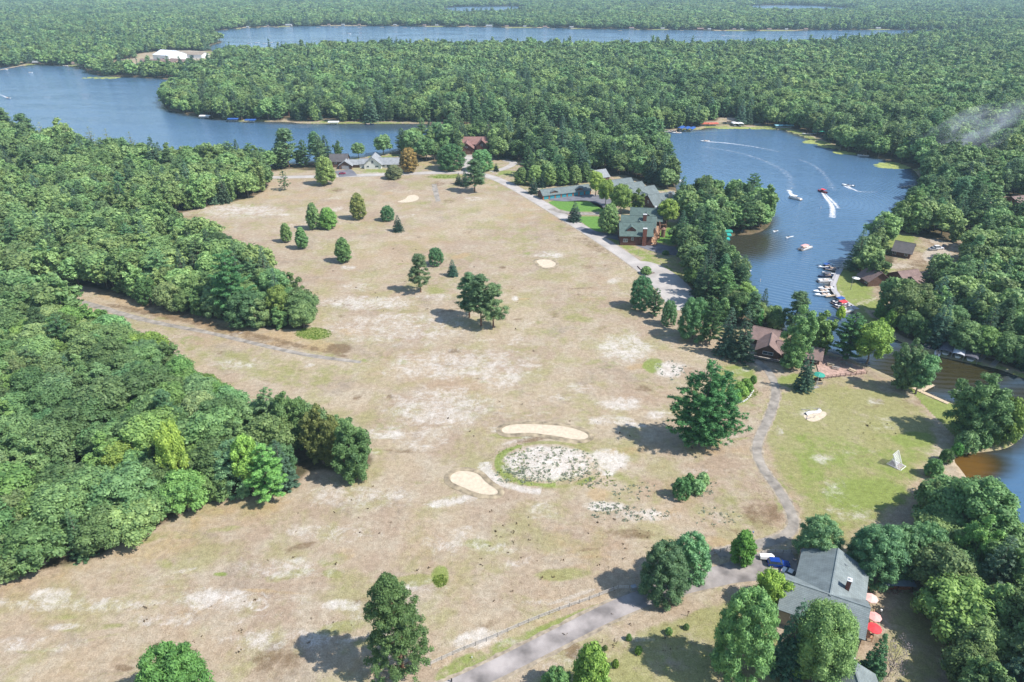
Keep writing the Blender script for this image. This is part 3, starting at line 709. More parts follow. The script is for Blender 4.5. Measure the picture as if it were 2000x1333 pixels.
def leaf_mesh(name, clumps, n, size, m, flat=0.55, core=0.8, seed=0, jitter=0.5, zmin=0.3, keepout=True):
    """clumps: (x, y, z, r, rz); small leaf sprays spread over every clump's shell, plus dark inner masses"""
    r_ = np.random.default_rng(seed)
    C = np.array(clumps, float)
    area_ = C[:, 3] ** 2; cnt = np.maximum(3, (n * area_ / area_.sum()).astype(int))
    ci = np.repeat(np.arange(len(C)), cnt)
    d = r_.normal(size=(len(ci), 3)); d[:, 2] = d[:, 2] + 0.25; d /= np.linalg.norm(d, axis=1)[:, None]
    rad = C[ci, 3] * (0.80 + 0.42 * r_.random(len(ci)) ** 1.6)
    p = C[ci, :3] + d * np.stack([rad, rad, rad * C[ci, 4]], 1)
    if keepout:   # drop sprays buried in other clumps
        bur = np.zeros(len(p), bool)
        for k in range(len(C)):
            q = (p - C[k, :3]) / np.array([C[k, 3], C[k, 3], C[k, 3] * C[k, 4]])
            bur |= ((q ** 2).sum(1) < 0.45) & (ci != k)
        p = p[~bur]; d = d[~bur]
    k = p[:, 2] > zmin; p = p[k]; d = d[k]
    nn = d + r_.normal(size=d.shape) * jitter; nn[:, 2] += 0.35; nn /= np.linalg.norm(nn, axis=1)[:, None]
    a = np.cross(nn, r_.normal(size=nn.shape)); a /= np.linalg.norm(a, axis=1)[:, None]; b = np.cross(nn, a)
    s = size * r_.uniform(0.6, 1.35, len(p))[:, None]
    q = np.stack([p - a * s, p - b * s * flat, p + a * s, p + b * s * flat], 1).reshape(-1, 3)
    nf = len(p)
    faces = [tuple(x) for x in np.arange(nf * 4).reshape(-1, 4).tolist()]
    V = [q]; off = nf * 4
    if core:
        for c in C:
            if c[3] < 0.4: continue
            V.append(ICO_V * (np.array([c[3], c[3], c[3] * c[4]]) * core) * r_.uniform(0.85, 1.1, (len(ICO_V), 1)) + c[:3])
            faces += [tuple(x) for x in (ICO_F + off).tolist()]; off += len(ICO_V)
    me = bpy.data.meshes.new(name); me.from_pydata(np.concatenate(V).tolist(), [], faces); me.materials.append(m); me.update()
    return me


def trunk_mesh(name, H, r, m, limbs=(), lean=0.0, seed=0):
    r_ = random.Random(seed); s = MB()
    pts = [Vector((lean * (k / 5) ** 2 * H + r_.uniform(-.12, .12) * (k > 0), r_.uniform(-.12, .12) * (k > 0), H * k / 5)) for k in range(6)]
    for k in range(5):
        s.tube(pts[k], pts[k + 1], r * (1 - k / 5.6) * (1.25 if k == 0 else 1), r * (1 - (k + 1) / 5.6), 7)
    for z0, az, L, up, rr in limbs:
        a = Vector((lean * (z0 / H) ** 2 * H, 0, z0)); b_ = a + Vector((math.cos(az) * L, math.sin(az) * L, up))
        mid = (a + b_) / 2 + Vector((0, 0, -0.08 * L))
        s.tube(a, mid, rr, rr * .7, 5); s.tube(mid, b_, rr * .7, rr * .25, 5)
    me = bpy.data.meshes.new(name); me.from_pydata(s.v, [], s.f); me.materials.append(m); me.update(); return me


bark = mat('bark_grey', (0.20, 0.165, 0.13), 0.95, 2.5, 0.3, 0.4)
bark_r = mat('bark_red', (0.24, 0.14, 0.09), 0.95, 2.5, 0.3, 0.4)
F_BROAD = foliage_mat('broadleaf', (0.070, 0.150, 0.060), (0.325, 0.470, 0.170))
F_PINE = foliage_mat('pine_needles', (0.055, 0.125, 0.064), (0.255, 0.395, 0.170))
F_SPR = foliage_mat('spruce_needles', (0.050, 0.105, 0.070), (0.165, 0.265, 0.165))


def broad(seed, H=16, R=5.2, base=0.18, nl=44, n=9000, size=0.34, squash=1.0, m=None):
    r_ = random.Random(seed); cl = []
    zc = H * (1 + base) / 2; rz = H * (1 - base) / 2
    for k in range(nl):
        t = (k + 0.5) / nl; z_ = 1 - 1.65 * t
        az = k * 2.399963 + r_.uniform(-.4, .4); q = math.sqrt(max(0, 1 - z_ * z_))
        q = max(q, 0.15) * r_.uniform(.82, 1.1)
        rr = R * r_.uniform(.17, .36) * (1.25 if nl < 20 else 1)
        sp = r_.uniform(.62, .92); cl.append((math.cos(az) * q * R * sp, math.sin(az) * q * R * sp, zc + z_ * rz * r_.uniform(.66, .94), rr, r_.uniform(.7, .9) * squash))
    for k in range(5): cl.append((r_.uniform(-.25, .25) * R, r_.uniform(-.25, .25) * R, zc + r_.uniform(-.4, .45) * rz, R * .5, .9))
    me = leaf_mesh('crown_mesh', cl, n, size, m or F_BROAD, 0.6, 0.84, seed)
    limbs = [(H * r_.uniform(.22, .5), r_.uniform(0, 6.28), R * r_.uniform(.45, .75), H * r_.uniform(.12, .25), .16) for _ in range(6)]
    return me, trunk_mesh('trunk_mesh', H * .72, .30, bark, limbs, 0, seed)


def tiers(seed, H, R, base, gap, per, n, size, m, prof, droop=0.0, rag=0.3, flat=0.5, core=0.7, bk=None, tip=0.3, fl=0.35):
    r_ = random.Random(seed); cl = []; limbs = []; z_ = base
    while z_ < H - 0.4:
        t = (z_ - base) / (H - base); L = R * prof(t)
        k0 = r_.uniform(0, 6.28); cnt = max(3, int(per * (0.45 + 0.55 * L / R)))
        for k in range(cnt):
            az = k0 + k * 6.283 / cnt + r_.uniform(-.3, .3); l = max(.25, L * r_.uniform(1 - rag, 1 + rag * .6))
            zz = z_ + r_.uniform(-.4, .4) * gap
            steps = max(1, int(l / 0.85)); 
            for j in range(1, steps + 1):
                f = j / steps
                if f < .3 and steps > 2: continue
                cr = (0.30 + 0.42 * (1 - abs(f - .62))) * (0.55 + 0.45 * min(1, l / 2.5)) * (R / 4) ** .4
                cl.append((math.cos(az) * l * f, math.sin(az) * l * f, min(H - .2, zz - droop * l * f + 0.25 * l * max(0, f - .6)), cr, flat))
            if l > 1.6: limbs.append((max(.5, zz - .2), az, l * .8, -droop * l * .8 + .15 * l, .07))
        z_ += gap * (1 - .35 * t)
    cl.append((0, 0, H - .35, tip, 2.0)); cl.append((0, 0, H - 1.0, tip * 1.5, 1.3))
    me = leaf_mesh('crown_mesh', cl, n, size, m, fl, core, seed, 0.6)
    return me, trunk_mesh('trunk_mesh', H * .97, .012 * H + .06, bk or bark, limbs, 0, seed)


def white_pine(seed, n=9000, H=22, R=4.6, size=.30):
    return tiers(seed, H, R, H * .12, 1.45, 6, n, size, F_PINE, lambda t: (0.62 + 0.55 * min(1, t * 3)) * (1 - t) ** 0.62 + .05, droop=-0.12, rag=.42, flat=.55, core=.75)


def big_white_pine(seed):
    """old many-topped pine with plumes reaching out on every side"""
    r_ = random.Random(seed); cl = []; limbs = []
    H = 27.0
    tops = [(0, 0, 27.5, 6.5), (-4.0, 1.2, 23.5, 6.0), (4.6, .5, 24.0, 6.0), (1.2, -3.2, 21.0, 6.0), (-2.5, -3.0, 18.5, 5.5), (6.8, -1.2, 17.5, 5.2), (-6.5, 0.0, 16.5, 5.0), (2.5, 3.5, 21.5, 5.0)]
    for tx, ty, th, tr in tops:
        z_ = 2.2
        while z_ < th:
            t = z_ / th; L = tr * (0.62 + 1.1 * t) * (1 - t) ** .7 * (0.85 + .3 * math.sin(z_ * 1.7 + tx)) + .6
            for k in range(6):
                az = r_.uniform(0, 6.28); l = L * r_.uniform(.45, 1.15); sx = tx * min(1, .35 + t); sy = ty * min(1, .35 + t)
                for f in (.45, .75, 1.0):
                    cl.append((sx + math.cos(az) * l * f, sy + math.sin(az) * l * f, z_ + .22 * l * f + r_.uniform(-.3, .3), r_.uniform(.45, .85), .6))
            z_ += 1.35
        limbs.append((3 + th * .1, math.atan2(ty, tx), math.hypot(tx, ty), th * .6, .22))
    for z0, az, L in ((6.0, -.35, 11.5), (6.8, -.25, 10.5), (5.5, 3.3, 10.5), (13.5, 3.0, 9.5), (9.5, -2.6, 9)):
        for k in range(7):
            f = .4 + .1 * k
            for _ in range(2): cl.append((math.cos(az) * L * f + r_.uniform(-.8, .8), math.sin(az) * L * f + r_.uniform(-.8, .8), z0 + .22 * L * f * f + r_.uniform(-.3, .3), r_.uniform(.5, .9), .55))
        limbs.append((z0, az, L * .9, 1.6, .14))
    return leaf_mesh('crown_mesh', cl, 46000, .25, F_PINE, .36, .62, seed, .8), trunk_mesh('trunk_mesh', 25, .55, bark, limbs, 0, seed)


def red_pine(seed, n=9000, H=20, R=4.0, base=.22, size=.26):
    """open ragged pine: puffs of needles at the branch ends, bark showing between"""
    r_ = random.Random(seed); cl = []; limbs = []
    lobes = r_.uniform(0, 6.28)
    for k in range(150):
        t = (k + r_.random()) / 150; z_ = H * (base + (1 - base) * t)
        prof = (0.62 + .38 * math.sin(min(1, t * 1.5) * 2.2)) * (1 - t) ** .42 * (1 + .22 * math.sin(lobes + t * 9))
        az = r_.uniform(0, 6.28); l = R * prof * r_.uniform(.35, 1.08)
        cl.append((math.cos(az) * l, math.sin(az) * l, z_ + .1 * l, r_.uniform(.6, 1.1) * (R / 4) ** .5, .65))
        if k % 4 == 0 and l > 1: limbs.append((max(1, z_ - .35 * l), az, l, .4 * l, .07))
    cl.append((0, 0, H - .5, .8, 1.1))
    return leaf_mesh('crown_mesh', cl, n, size, F_PINE, .4, .74, seed, .75), trunk_mesh('trunk_mesh', H * .95, .26, bark_r, limbs, 0, seed)


def ragged_pine(seed):
    r_ = random.Random(seed); cl = []; limbs = []
    for k in range(330):
        t = r_.random(); z_ = 1.6 + 23.6 * t
        L = 6.4 * (1 - max(0, t - .18) * .95) if t < .5 else (4.4 if t < .78 else 4.4 * (1 - (t - .78) / .27))
        L *= 1 + .18 * math.sin(z_ * 1.1); az = r_.uniform(0, 6.28); l = L * math.sqrt(r_.random()) * r_.uniform(.9, 1.05); ox = -.9 * max(0, t - .35) * 2
        cl.append((ox + math.cos(az) * l, math.sin(az) * l, z_ + .12 * l, r_.uniform(.5, 1.0), .7))
        if k % 8 == 0: limbs.append((max(1, z_ - .3 * l), az, l, .4 * l, .08))
    cl.append((-1.1, 0, 25.4, .8, 1.0))
    return leaf_mesh('crown_mesh', cl, 34000, .25, F_PINE, .36, .6, seed, .85), trunk_mesh('trunk_mesh', 24, .4, bark_r, limbs, -.03, seed)


def shaggy(seed, H, R, n, size, tops=7):
    """big loose broadleaf of several leaders with gaps between its sprays"""
    r_ = random.Random(seed); cl = []; limbs = []
    for q in range(tops):
        a0 = q * 6.283 / tops + r_.uniform(-.4, .4); q0 = (0 if q == 0 else R * r_.uniform(.42, .62)); tx, ty = math.cos(a0) * q0, math.sin(a0) * q0; th = H * (1 if q == 0 else r_.uniform(.66, .9)); tr = R * r_.uniform(.4, .55)
        for k in range(26):
            t = (k + r_.random()) / 26; z_ = H * .07 + (th - H * .07) * t; az = r_.uniform(0, 6.28); l = tr * (.55 + 1.2 * t) * (1 - t) ** .6 * r_.uniform(.35, 1.1)
            cl.append((tx * (.5 + .6 * t) + math.cos(az) * l, ty * (.5 + .6 * t) + math.sin(az) * l, z_, r_.uniform(.55, 1.25) * R / 7, .85))
        limbs.append((H * .15, a0, q0 * 1.1, th * .6, .2))
    for k in range(int(R * 1.4)): cl.append((r_.uniform(-.4, .4) * R, r_.uniform(-.4, .4) * R, H * r_.uniform(.25, .6), R * .2, 1))
    return leaf_mesh('crown_mesh', cl, n, size, F_BROAD, .55, .7, seed, .75), trunk_mesh('trunk_mesh', H * .6, .34, bark, limbs, 0, seed)


def spruce(seed, n=8000, H=17, R=3.4, size=.24, m=None):
    return tiers(seed, H, R, .6, .85, 8, n, size, m or F_SPR, lambda t: (1 - t) ** .88 + .03, droop=.22, rag=.16, flat=.5, core=.8, tip=.22)


def round_pine(seed, n=9000, H=12, R=4.8, size=.27):
    """short needled pine, broad and clothed to the ground"""
    r_ = random.Random(seed); cl = []
    for k in range(95):
        t = (k + .5) / 95; az = k * 2.4 + r_.uniform(-.3, .3); z_ = H * (.06 + .88 * t)
        q = math.sqrt(max(.02, 1 - (max(0, (t - .28)) / .76) ** 2.2)) * (.82 + .18 * min(1, t * 5))
        cl.append((math.cos(az) * R * q * r_.uniform(.72, .98), math.sin(az) * R * q * r_.uniform(.72, .98), z_, R * r_.uniform(.13, .22), .8))
    cl.append((0, 0, H * .48, R * .62, 1.1)); cl.append((0, 0, H * .78, R * .36, .9))
    return leaf_mesh('crown_mesh', cl, n, size, F_PINE, .38, .8, seed, .7), trunk_mesh('trunk_mesh', H * .9, .2, bark, [], 0, seed)


def oval(seed, n=6000, H=10, R=2.9, size=.25, point=.6, m=None):
    """field tree with a dense egg shaped crown"""
    r_ = random.Random(seed); cl = []
    for k in range(60):
        t = (k + .5) / 60; az = k * 2.4 + r_.uniform(-.3, .3); z_ = H * (.10 + .86 * t)
        q = max(.08, math.sin(math.pi * (t * .86 + .12)) ** point) * (1.08 - .38 * t)
        cl.append((math.cos(az) * R * q * r_.uniform(.68, .95), math.sin(az) * R * q * r_.uniform(.68, .95), z_, R * r_.uniform(.2, .32), .85))
    cl.append((0, 0, H * .45, R * .6, 1.3)); cl.append((0, 0, H * .7, R * .42, 1.2))
    return leaf_mesh('crown_mesh', cl, n, size, m or F_BROAD, .6, .82, seed), trunk_mesh('trunk_mesh', H * .6, .14, bark, [], 0, seed)


def twiggy(seed):
    r_ = random.Random(seed); cl = []
    for k in range(40): 
        az = r_.uniform(0, 6.28); q = r_.uniform(.2, 1); cl.append((math.cos(az) * q * 2.6, math.sin(az) * q * 2.6, r_.uniform(1, 7), .7, .9))
    return leaf_mesh('crown_mesh', cl, 1500, .16, mat('dry_twigs', (.33, .27, .26), .9, 2, .3), .3, 0, seed, 1.2), trunk_mesh('trunk_mesh', 6, .1, bark, [(1 + .3 * k, k * 1.3, 2.2, 2.5, .05) for k in range(12)], 0, seed)


BROAD = [broad(1, n=11000, size=.30), broad(2, 15, 5.6, .12, n=11000, size=.3), shaggy(3, 16, 5.2, 12000, .30, 6), broad(4, 14, 5.4, .08, n=11000, size=.3), shaggy(5, 17, 5.4, 12000, .30, 7), broad(6, 15, 4.6, .1, n=10000, size=.3)]
EDGE = [broad(7, 11, 4.6, .0, 42, 10000, .27), shaggy(8, 11, 4.6, 10000, .27, 5), broad(9, 10, 5.0, -.02, 46, 10000, .27)]
BH = [16, 15, 16.5, 14, 17.5, 15]; EH = [11, 11, 10]
WP = [white_pine(11), white_pine(12, R=4.0), white_pine(13, R=5.2, H=20)]; WPH = [22, 22, 20]
RP = [red_pine(21), red_pine(22, R=4.6), red_pine(23, H=21, R=3.8, base=.3)]; RPH = [20, 20, 21]
SPR = [spruce(31), spruce(32, R=3.0), spruce(33, H=15, R=3.6)]; SPH = [17, 17, 15]
RND = [round_pine(41), round_pine(42, R=5.2)]
RNDF = RND; RNDH = [12, 12]
OVL = [oval(51), oval(52, point=.45, R=3.2), oval(53, point=.8)]
GREEN_RND = oval(54, n=8000, H=10, R=4.4, point=.42, size=.3)


def put_tree(name, ms, x, y, H0, H, wide, label, group=None, tint=(1, 1, 1), rz=None, cat='tree', zz=0.0):
    t = thing(name, label, cat, (x, y, zz), rnd.uniform(0, 6.28) if rz is None else rz, group)
    sc = H / H0; t.scale = (sc * wide, sc * wide, sc)
    tr = bpy.data.objects.new('trunk', ms[1]); cr = bpy.data.objects.new('crown', ms[0])
    for o in (tr, cr): COL.objects.link(o); o.parent = t
    cr.color = (*tint, 1)
    return t


FIELD_SPOTS = []


def tree_px(name, ms, H0, R0, bx, by, ty, wpx, label, tint=(1, 1, 1), rz=None, group=None, cat='tree'):
    """stand a tree with its foot seen at (bx, by), its top at row ty and wpx wide"""
    H = toppx(by, ty); x, y = G(bx, by)
    d = depth_of(by, H * .45); W = wpx * d / FPX
    FIELD_SPOTS.append((x, y, W * .5))
    return put_tree(name, ms, x, y, H0, H, (W / 2 / R0) / (H / H0), label, group, tint, rz, cat)


tree_px('broadleaf_tree', shaggy(181, 14, 6, 20000, .26, 6), 14.5, 6.8, 690, 936, 826, 122, 'rounded broadleaf at the tip of the big lower left wood, darkest shadow under it', (.92, 1.0, .98))
tree_px('broadleaf_tree', shaggy(182, 14, 6, 18000, .26, 7), 14.5, 6.8, 632, 905, 790, 104, 'brownish topped broadleaf behind the wood tip tree', (1.15, .98, .85))
tree_px('broadleaf_tree', shaggy(183, 15, 6, 18000, .26, 6), 15.5, 6.8, 575, 880, 762, 104, 'deep green broadleaf third from the tip of the big wood', (.9, .98, .95))
tree_px('pine_tree', white_pine(184, 12000, 20, 4.6, .27), 20, 4.6, 532, 978, 868, 82, 'bright green white pine on the lower edge of the big wood near its tip', (1.0, 1.35, .85))
tree_px('maple_tree', BROAD[0], 16, 5.2, 497, 966, 850, 58, 'lime green maple squeezed beside the bright white pine', (1.2, 1.3, .8))
tree_px('maple_tree', BROAD[1], 15, 5.6, 358, 960, 826, 62, 'lime yellow maple crown inside the big lower left wood', (1.4, 1.35, .75))
tree_px('pine_tree', white_pine(185, 12000, 20, 4.8, .27), 20, 4.8, 462, 624, 492, 84, 'layered blue green white pine in the finger of wood', (.85, 1.15, 1.0))
tree_px('birch_tree', BROAD[5], 15, 4.6, 548, 630, 555, 44, 'pale yellowish birch near the tip of the finger of wood', (1.5, 1.3, .9))
Gd = (.95, 1.0, .9)
tree_px('larch_tree', white_pine(60, 1800, 12, 2.2, .25), 12, 2.2, 557, 372, 334, 22, 'thin open larch standing alone beside the far road')
tree_px('broadleaf_tree', OVL[1], 10, 3.2, 638, 361, 307, 42, 'pale green upright broadleaf at the field edge in front of the dark brown house', (1.35, 1.3, 1.1))
tree_px('crab_apple_tree', GREEN_RND, 10, 4.4, 770, 349, 324, 34, 'low grey green spreading tree in front of the white gabled house', (.9, .75, 1.0))
tree_px('maple_tree', OVL[1], 10, 3.2, 799, 337, 290, 38, 'maple with a crown turning red beside the white gabled house', (1.75, .78, .7))
tree_px('broadleaf_tree', OVL[2], 10, 2.9, 615, 448, 397, 30, 'tall narrow dark maple touching a round bright green tree in the field', (.85, .8, .8))
tree_px('broadleaf_tree', GREEN_RND, 10, 4.4, 642, 446, 408, 36, 'round bright green tree touching a tall narrow maple in the field', (1.15, 1.25, .85))
tree_px('broadleaf_tree', OVL[0], 10, 2.9, 561, 473, 437, 23, 'small narrow tree leftmost of the lone trees in the field', (.9, .95, .9))
tree_px('broadleaf_tree', OVL[2], 10, 2.9, 591, 486, 444, 27, 'dark oval tree just beside the smallest narrow field tree', (.72, .8, .8))
tree_px('broadleaf_tree', OVL[0], 10, 2.9, 701, 428, 379, 33, 'pointed maple with a reddish tinge alone in the upper field', (1.25, .9, .75))
tree_px('pine_tree', RND[0], 12, 4.8, 758, 431, 402, 27, 'small round pine in the upper field next to a little spruce', (.9, 1.1, 1.0))
tree_px('spruce_tree', SPR[2], 15, 3.6, 778, 452, 420, 23, 'little dark spruce below the small round pine in the upper field', (.8, .9, 1.0))
tree_px('broadleaf_tree', OVL[0], 10, 2.9, 672, 512, 466, 33, 'dark egg shaped maple standing alone in the middle of the field', (.68, .76, .72))
tree_px('pine_tree', RP[1], 20, 4.6, 822, 571, 498, 46, 'lone open pine with bare bark showing, left of a small spruce', (1.05, .95, .95))
tree_px('pine_tree', RND[1], 12, 5.2, 852, 518, 484, 31, 'dark rounded pine just behind the lone open pine', (.75, .9, .85))
tree_px('spruce_tree', SPR[0], 17, 3.4, 884, 539, 507, 23, 'small bluish spruce in the mid field near the open pine', (.75, 1.0, 1.1))
tree_px('pine_tree', RP[0], 20, 4.0, 917, 620, 535, 54, 'leftmost pine of the tight clump of three in mid field', (.8, .9, .9))
tree_px('pine_tree', RP[2], 21, 3.8, 940, 637, 538, 56, 'tallest pine in the middle of the clump of three in mid field', (.85, .92, .9))
tree_px('pine_tree', RP[1], 20, 4.6, 964, 640, 556, 60, 'rightmost pine of the tight clump of three in mid field', (1.05, 1.0, .95))
tree_px('pine_tree', big_white_pine(99), 27.5, 9.9, 1367, 872, 708, 156, 'huge many topped white pine standing alone left of the cart path', (.58, .86, .66), rz=0)
tree_px('pine_tree', ragged_pine(72), 26, 6.2, 786, 1316, 1124, 132, 'tall ragged pine at the lower edge of the field with a round dark shadow', (1.0, .95, .75), rz=.4)
tree_px('pine_tree', round_pine(73, 16000, 14, 5.2, .26), 14, 5.2, 357, 1400, 1276, 145, 'bright green pine top rising at the bottom of the open field', (1.0, 1.35, .8), rz=1)
tree_px('pine_tree', round_pine(74, 14000, 12, 5.2, .25), 12, 5.2, 1292, 1164, 1066, 96, 'broad silvery pine above the driveway, lower one of a joined pair', (1.05, 1.22, 1.3), rz=0)
tree_px('pine_tree', RND[0], 12, 4.8, 1344, 1128, 1046, 78, 'silvery pine joined behind the broad one above the driveway', (1.05, 1.2, 1.25))
tree_px('broadleaf_tree', OVL[0], 10, 2.9, 1446, 1100, 1040, 49, 'small bright green tree between the cart path and the driveway', (1.0, 1.35, .75))
tree_px('pine_tree', round_pine(75, 12000, 12, 5.0, .25), 12, 5.0, 1592, 1090, 1016, 86, 'round silvery pine behind the parked cars and beside the cart path', (.95, 1.15, 1.15))
tree_px('pine_tree', round_pine(76, 14000, 13, 5.4, .27), 13, 5.4, 1700, 1126, 1032, 106, 'broad silvery pine overhanging the woodshed roof', (.95, 1.12, 1.15))
tree_px('pine_tree', RND[0], 12, 4.8, 1748, 1116, 1035, 90, 'middle pine of the row behind the woodshed', (.92, 1.08, 1.05))
tree_px('pine_tree', RND[1], 12, 5.2, 1792, 1110, 1026, 80, 'pine at the river end of the row behind the woodshed', (.85, 1.0, .95))
tree_px('maple_tree', broad(77, 9, 4.4, .06, 30, 9000, .24), 10, 4.8, 1500, 1184, 1112, 72, 'round yellow green maple between the driveway and the grey roofed house', (1.35, 1.35, .7))
tree_px('pine_tree', round_pine(78, 18000, 17, 5.8, .28), 17, 5.8, 1440, 1322, 1158, 122, 'big silvery pine with yellowing lower branches below the driveway', (1.15, 1.25, 1.0), rz=2)
tree_px('birch_tree', broad(79, 20, 7.2, .04, 110, 36000, .24), 21, 8.0, 1588, 1326, 1176, 138, 'large fluttering broadleaf growing over the roof of the grey house', (.74, .88, .84), rz=.6)
tree_px('spruce_tree', SPR[1], 17, 3.0, 1532, 1312, 1172, 74, 'dark spruce squeezed between the big pine and the grey roofed house', (.7, .9, .9))
tree_px('spruce_tree', spruce(80, 12000, 13, 2.8, .22), 13, 2.8, 1701, 1318, 1238, 46, 'green spruce beside the brick chimney of the lowest house', (.95, 1.25, .95))
tree_px('dead_tree', twiggy(81), 7, 2.8, 1734, 1322, 1256, 50, 'leafless grey twiggy tree in the shaded yard')
tree_px('broadleaf_tree', GREEN_RND, 10, 4.4, 1152, 1362, 1268, 74, 'yellow green bushy tree at the bottom below the driveway', (1.25, 1.25, .75))
tree_px('pine_tree', RND[0], 12, 4.8, 1085, 1372, 1310, 64, 'small pine top at the bottom beside the yellow green bushy tree', (1.05, 1.25, .95))
tree_px('pine_tree', RP[1], 20, 4.6, 927, 375, 314, 48, 'ragged pine in the bend of the road', (.85, .85, .85))
tree_px('spruce_tree', SPR[1], 17, 3.0, 908, 364, 332, 18, 'thin spruce beside the ragged pine in the road bend', (.75, .8, .85))
tree_px('spruce_tree', SPR[0], 17, 3.4, 896, 360, 338, 16, 'smallest spruce on the left of the road bend clump', (.9, .85, .85))
tree_px('pine_tree', RND[0], 12, 4.8, 882, 331, 282, 58, 'dense dark rounded pine left of the rust roofed house drive', (.8, 1.05, .9))
tree_px('pine_tree', RND[1], 12, 5.2, 941, 334, 292, 46, 'bright rounded pine right of the rust roofed house drive', (1.0, 1.25, 1.05))
tree_px('spruce_tree', SPR[2], 15, 3.6, 969, 335, 319, 12, 'tiny spruce on the grass by the fork in the road', (.7, .7, .7))
tree_px('pine_tree', RND[0], 12, 4.8, 1252, 602, 540, 46, 'first pine of the row between the field and the turning area', (.8, 1.0, .95))
tree_px('pine_tree', WP[1], 22, 4.0, 1278, 618, 563, 34, 'second pine of the row between the field and the turning area', (.85, .95, .9))
tree_px('pine_tree', RND[1], 12, 5.2, 1305, 636, 587, 31, 'small rounded pine beside the end of the turning area', (.85, 1.05, 1.0))
tree_px('pine_tree', RND[0], 12, 4.8, 1352, 662, 582, 62, 'wide pine at the lower corner of the turning area', (.8, 1.0, .85))
tree_px('pine_tree', WP[2], 20, 5.2, 1385, 672, 586, 48, 'full pine just behind the pair of pale spruces', (.85, 1.05, .85))
tree_px('spruce_tree', SPR[0], 17, 3.4, 1416, 694, 598, 48, 'left one of the two pale spruces beside the brown roofed lodge', (1.1, 1.1, 1.1))
tree_px('spruce_tree', SPR[1], 17, 3.0, 1446, 702, 604, 50, 'right one of the two pale spruces beside the brown roofed lodge', (1.15, 1.15, 1.1))
tree_px('spruce_tree', SPR[0], 17, 3.4, 1568, 762, 678, 38, 'grey green spruce left of the green umbrella', (.85, .9, .9))
tree_px('broadleaf_tree', shaggy(84, 18, 5.6, 20000, .26, 6), 18.5, 6.6, 1546, 722, 594, 100, 'spreading broadleaf over the brown roofed bar, trunk showing', (.95, 1.05, 1.0))
tree_px('broadleaf_tree', BROAD[2], 17, 4.8, 1594, 690, 604, 72, 'light green broadleaf behind the brown roofed bar', (1.25, 1.25, 1.0))
tree_px('pine_tree', WP[0], 22, 4.6, 1652, 702, 612, 74, 'dark white pine by the picnic deck', (.7, 1.0, .75))
tree_px('maple_tree', BROAD[1], 15, 5.6, 1692, 712, 632, 78, 'yellow green maple by the picnic deck', (1.4, 1.4, .75))
tree_px('broadleaf_tree', shaggy(85, 14, 5.4, 20000, .25, 6), 14.5, 6.4, 1764, 762, 658, 88, 'wide silvery broadleaf between the picnic deck and the wooden pier', (1.0, 1.05, 1.15))
tree_px('broadleaf_tree', BROAD[5], 15, 4.6, 1788, 770, 690, 56, 'smaller leaning broadleaf beside the wooden pier', (.95, 1.05, 1.1))
tree_px('pine_tree', RP[1], 20, 4.6, 1548, 652, 572, 56, 'dark open pine on the bank facing the marina', (.9, 1.0, 1.0))
tree_px('cedar_tree', oval(82, 3000, 12, 1.2, .2, .5, F_SPR), 12, 1.2, 1480, 644, 602, 14, 'narrow dark cedar column behind the long brown roof', (.8, 1.3, .6))
tree_px('broadleaf_tree', shaggy(83, 17, 7.6, 30000, .27, 9), 18.5, 8.8, 1893, 852, 722, 150, 'great spreading oak on the point where the channel meets the river', (1.0, 1.1, 1.05))
tree_px('maple_tree', GREEN_RND, 10, 4.4, 1952, 862, 784, 66, 'yellowish bushy maple at the tip of the point', (1.4, 1.25, .7))
tree_px('spruce_tree', SPR[2], 15, 3.6, 1122, 432, 394, 29, 'blue grey spruce on the lawn beside the road', (.85, .85, 1.0))
tree_px('broadleaf_tree', OVL[1], 10, 3.2, 1188, 456, 400, 44, 'dark bushy tree at the corner of the green roofed lodge', (.85, .9, .85))
tree_px('locust_tree', BROAD[5], 15, 4.6, 1163, 384, 332, 32, 'yellow green tree at the end of the garage row', (1.35, 1.3, .75))
tree_px('locust_tree', BROAD[1], 15, 5.6, 1182, 402, 352, 34, 'second yellow green tree at the garage court', (1.3, 1.25, .75))
tree_px('locust_tree', BROAD[3], 14, 5.4, 1212, 418, 360, 48, 'yellow green tree between the cabins and the lodge', (1.25, 1.2, .8))
tree_px('locust_tree', BROAD[2], 17, 4.8, 1243, 416, 366, 40, 'pale tree hiding the wall of the cabins', (1.15, 1.1, .8))
tree_px('locust_tree', BROAD[0], 16, 5.2, 1302, 445, 388, 42, 'yellow green tree at the far end of the lodge', (1.35, 1.25, .75))
tree_px('spruce_tree', SPR[1], 17, 3.0, 1042, 378, 345, 22, 'bluish spruce at the left end of the garage row', (.75, .8, .95))
tree_px('spruce_tree', SPR[2], 15, 3.6, 1058, 366, 340, 18, 'dark small spruce behind the garage roof', (.75, .85, .9))
for i, (x, b, t, w) in enumerate([(1018, 360, 328, 30), (1044, 362, 324, 28), (1072, 364, 324, 30), (1098, 362, 322, 28), (1122, 360, 324, 26), (1142, 356, 318, 26)]):
    tree_px('broadleaf_tree', OVL[i % 3], 10, 2.9, x, b, t, w, ['rounded tree nearest the road behind the garages', 'second rounded tree in the row behind the garages', 'third rounded tree behind the garage roof', 'fourth rounded tree behind the garage roof',
            'fifth rounded tree behind the garage roof', 'last rounded tree behind the garages beside the cabins'][i], (.95 + .05 * (i % 3), 1, .9))


def shrub(label, x, y, ty, w, ms, H0, R0, tint, name='shrub'):
    o = tree_px(name, ms, H0, R0, x, y, ty, w, label, tint, cat='shrub'); return o


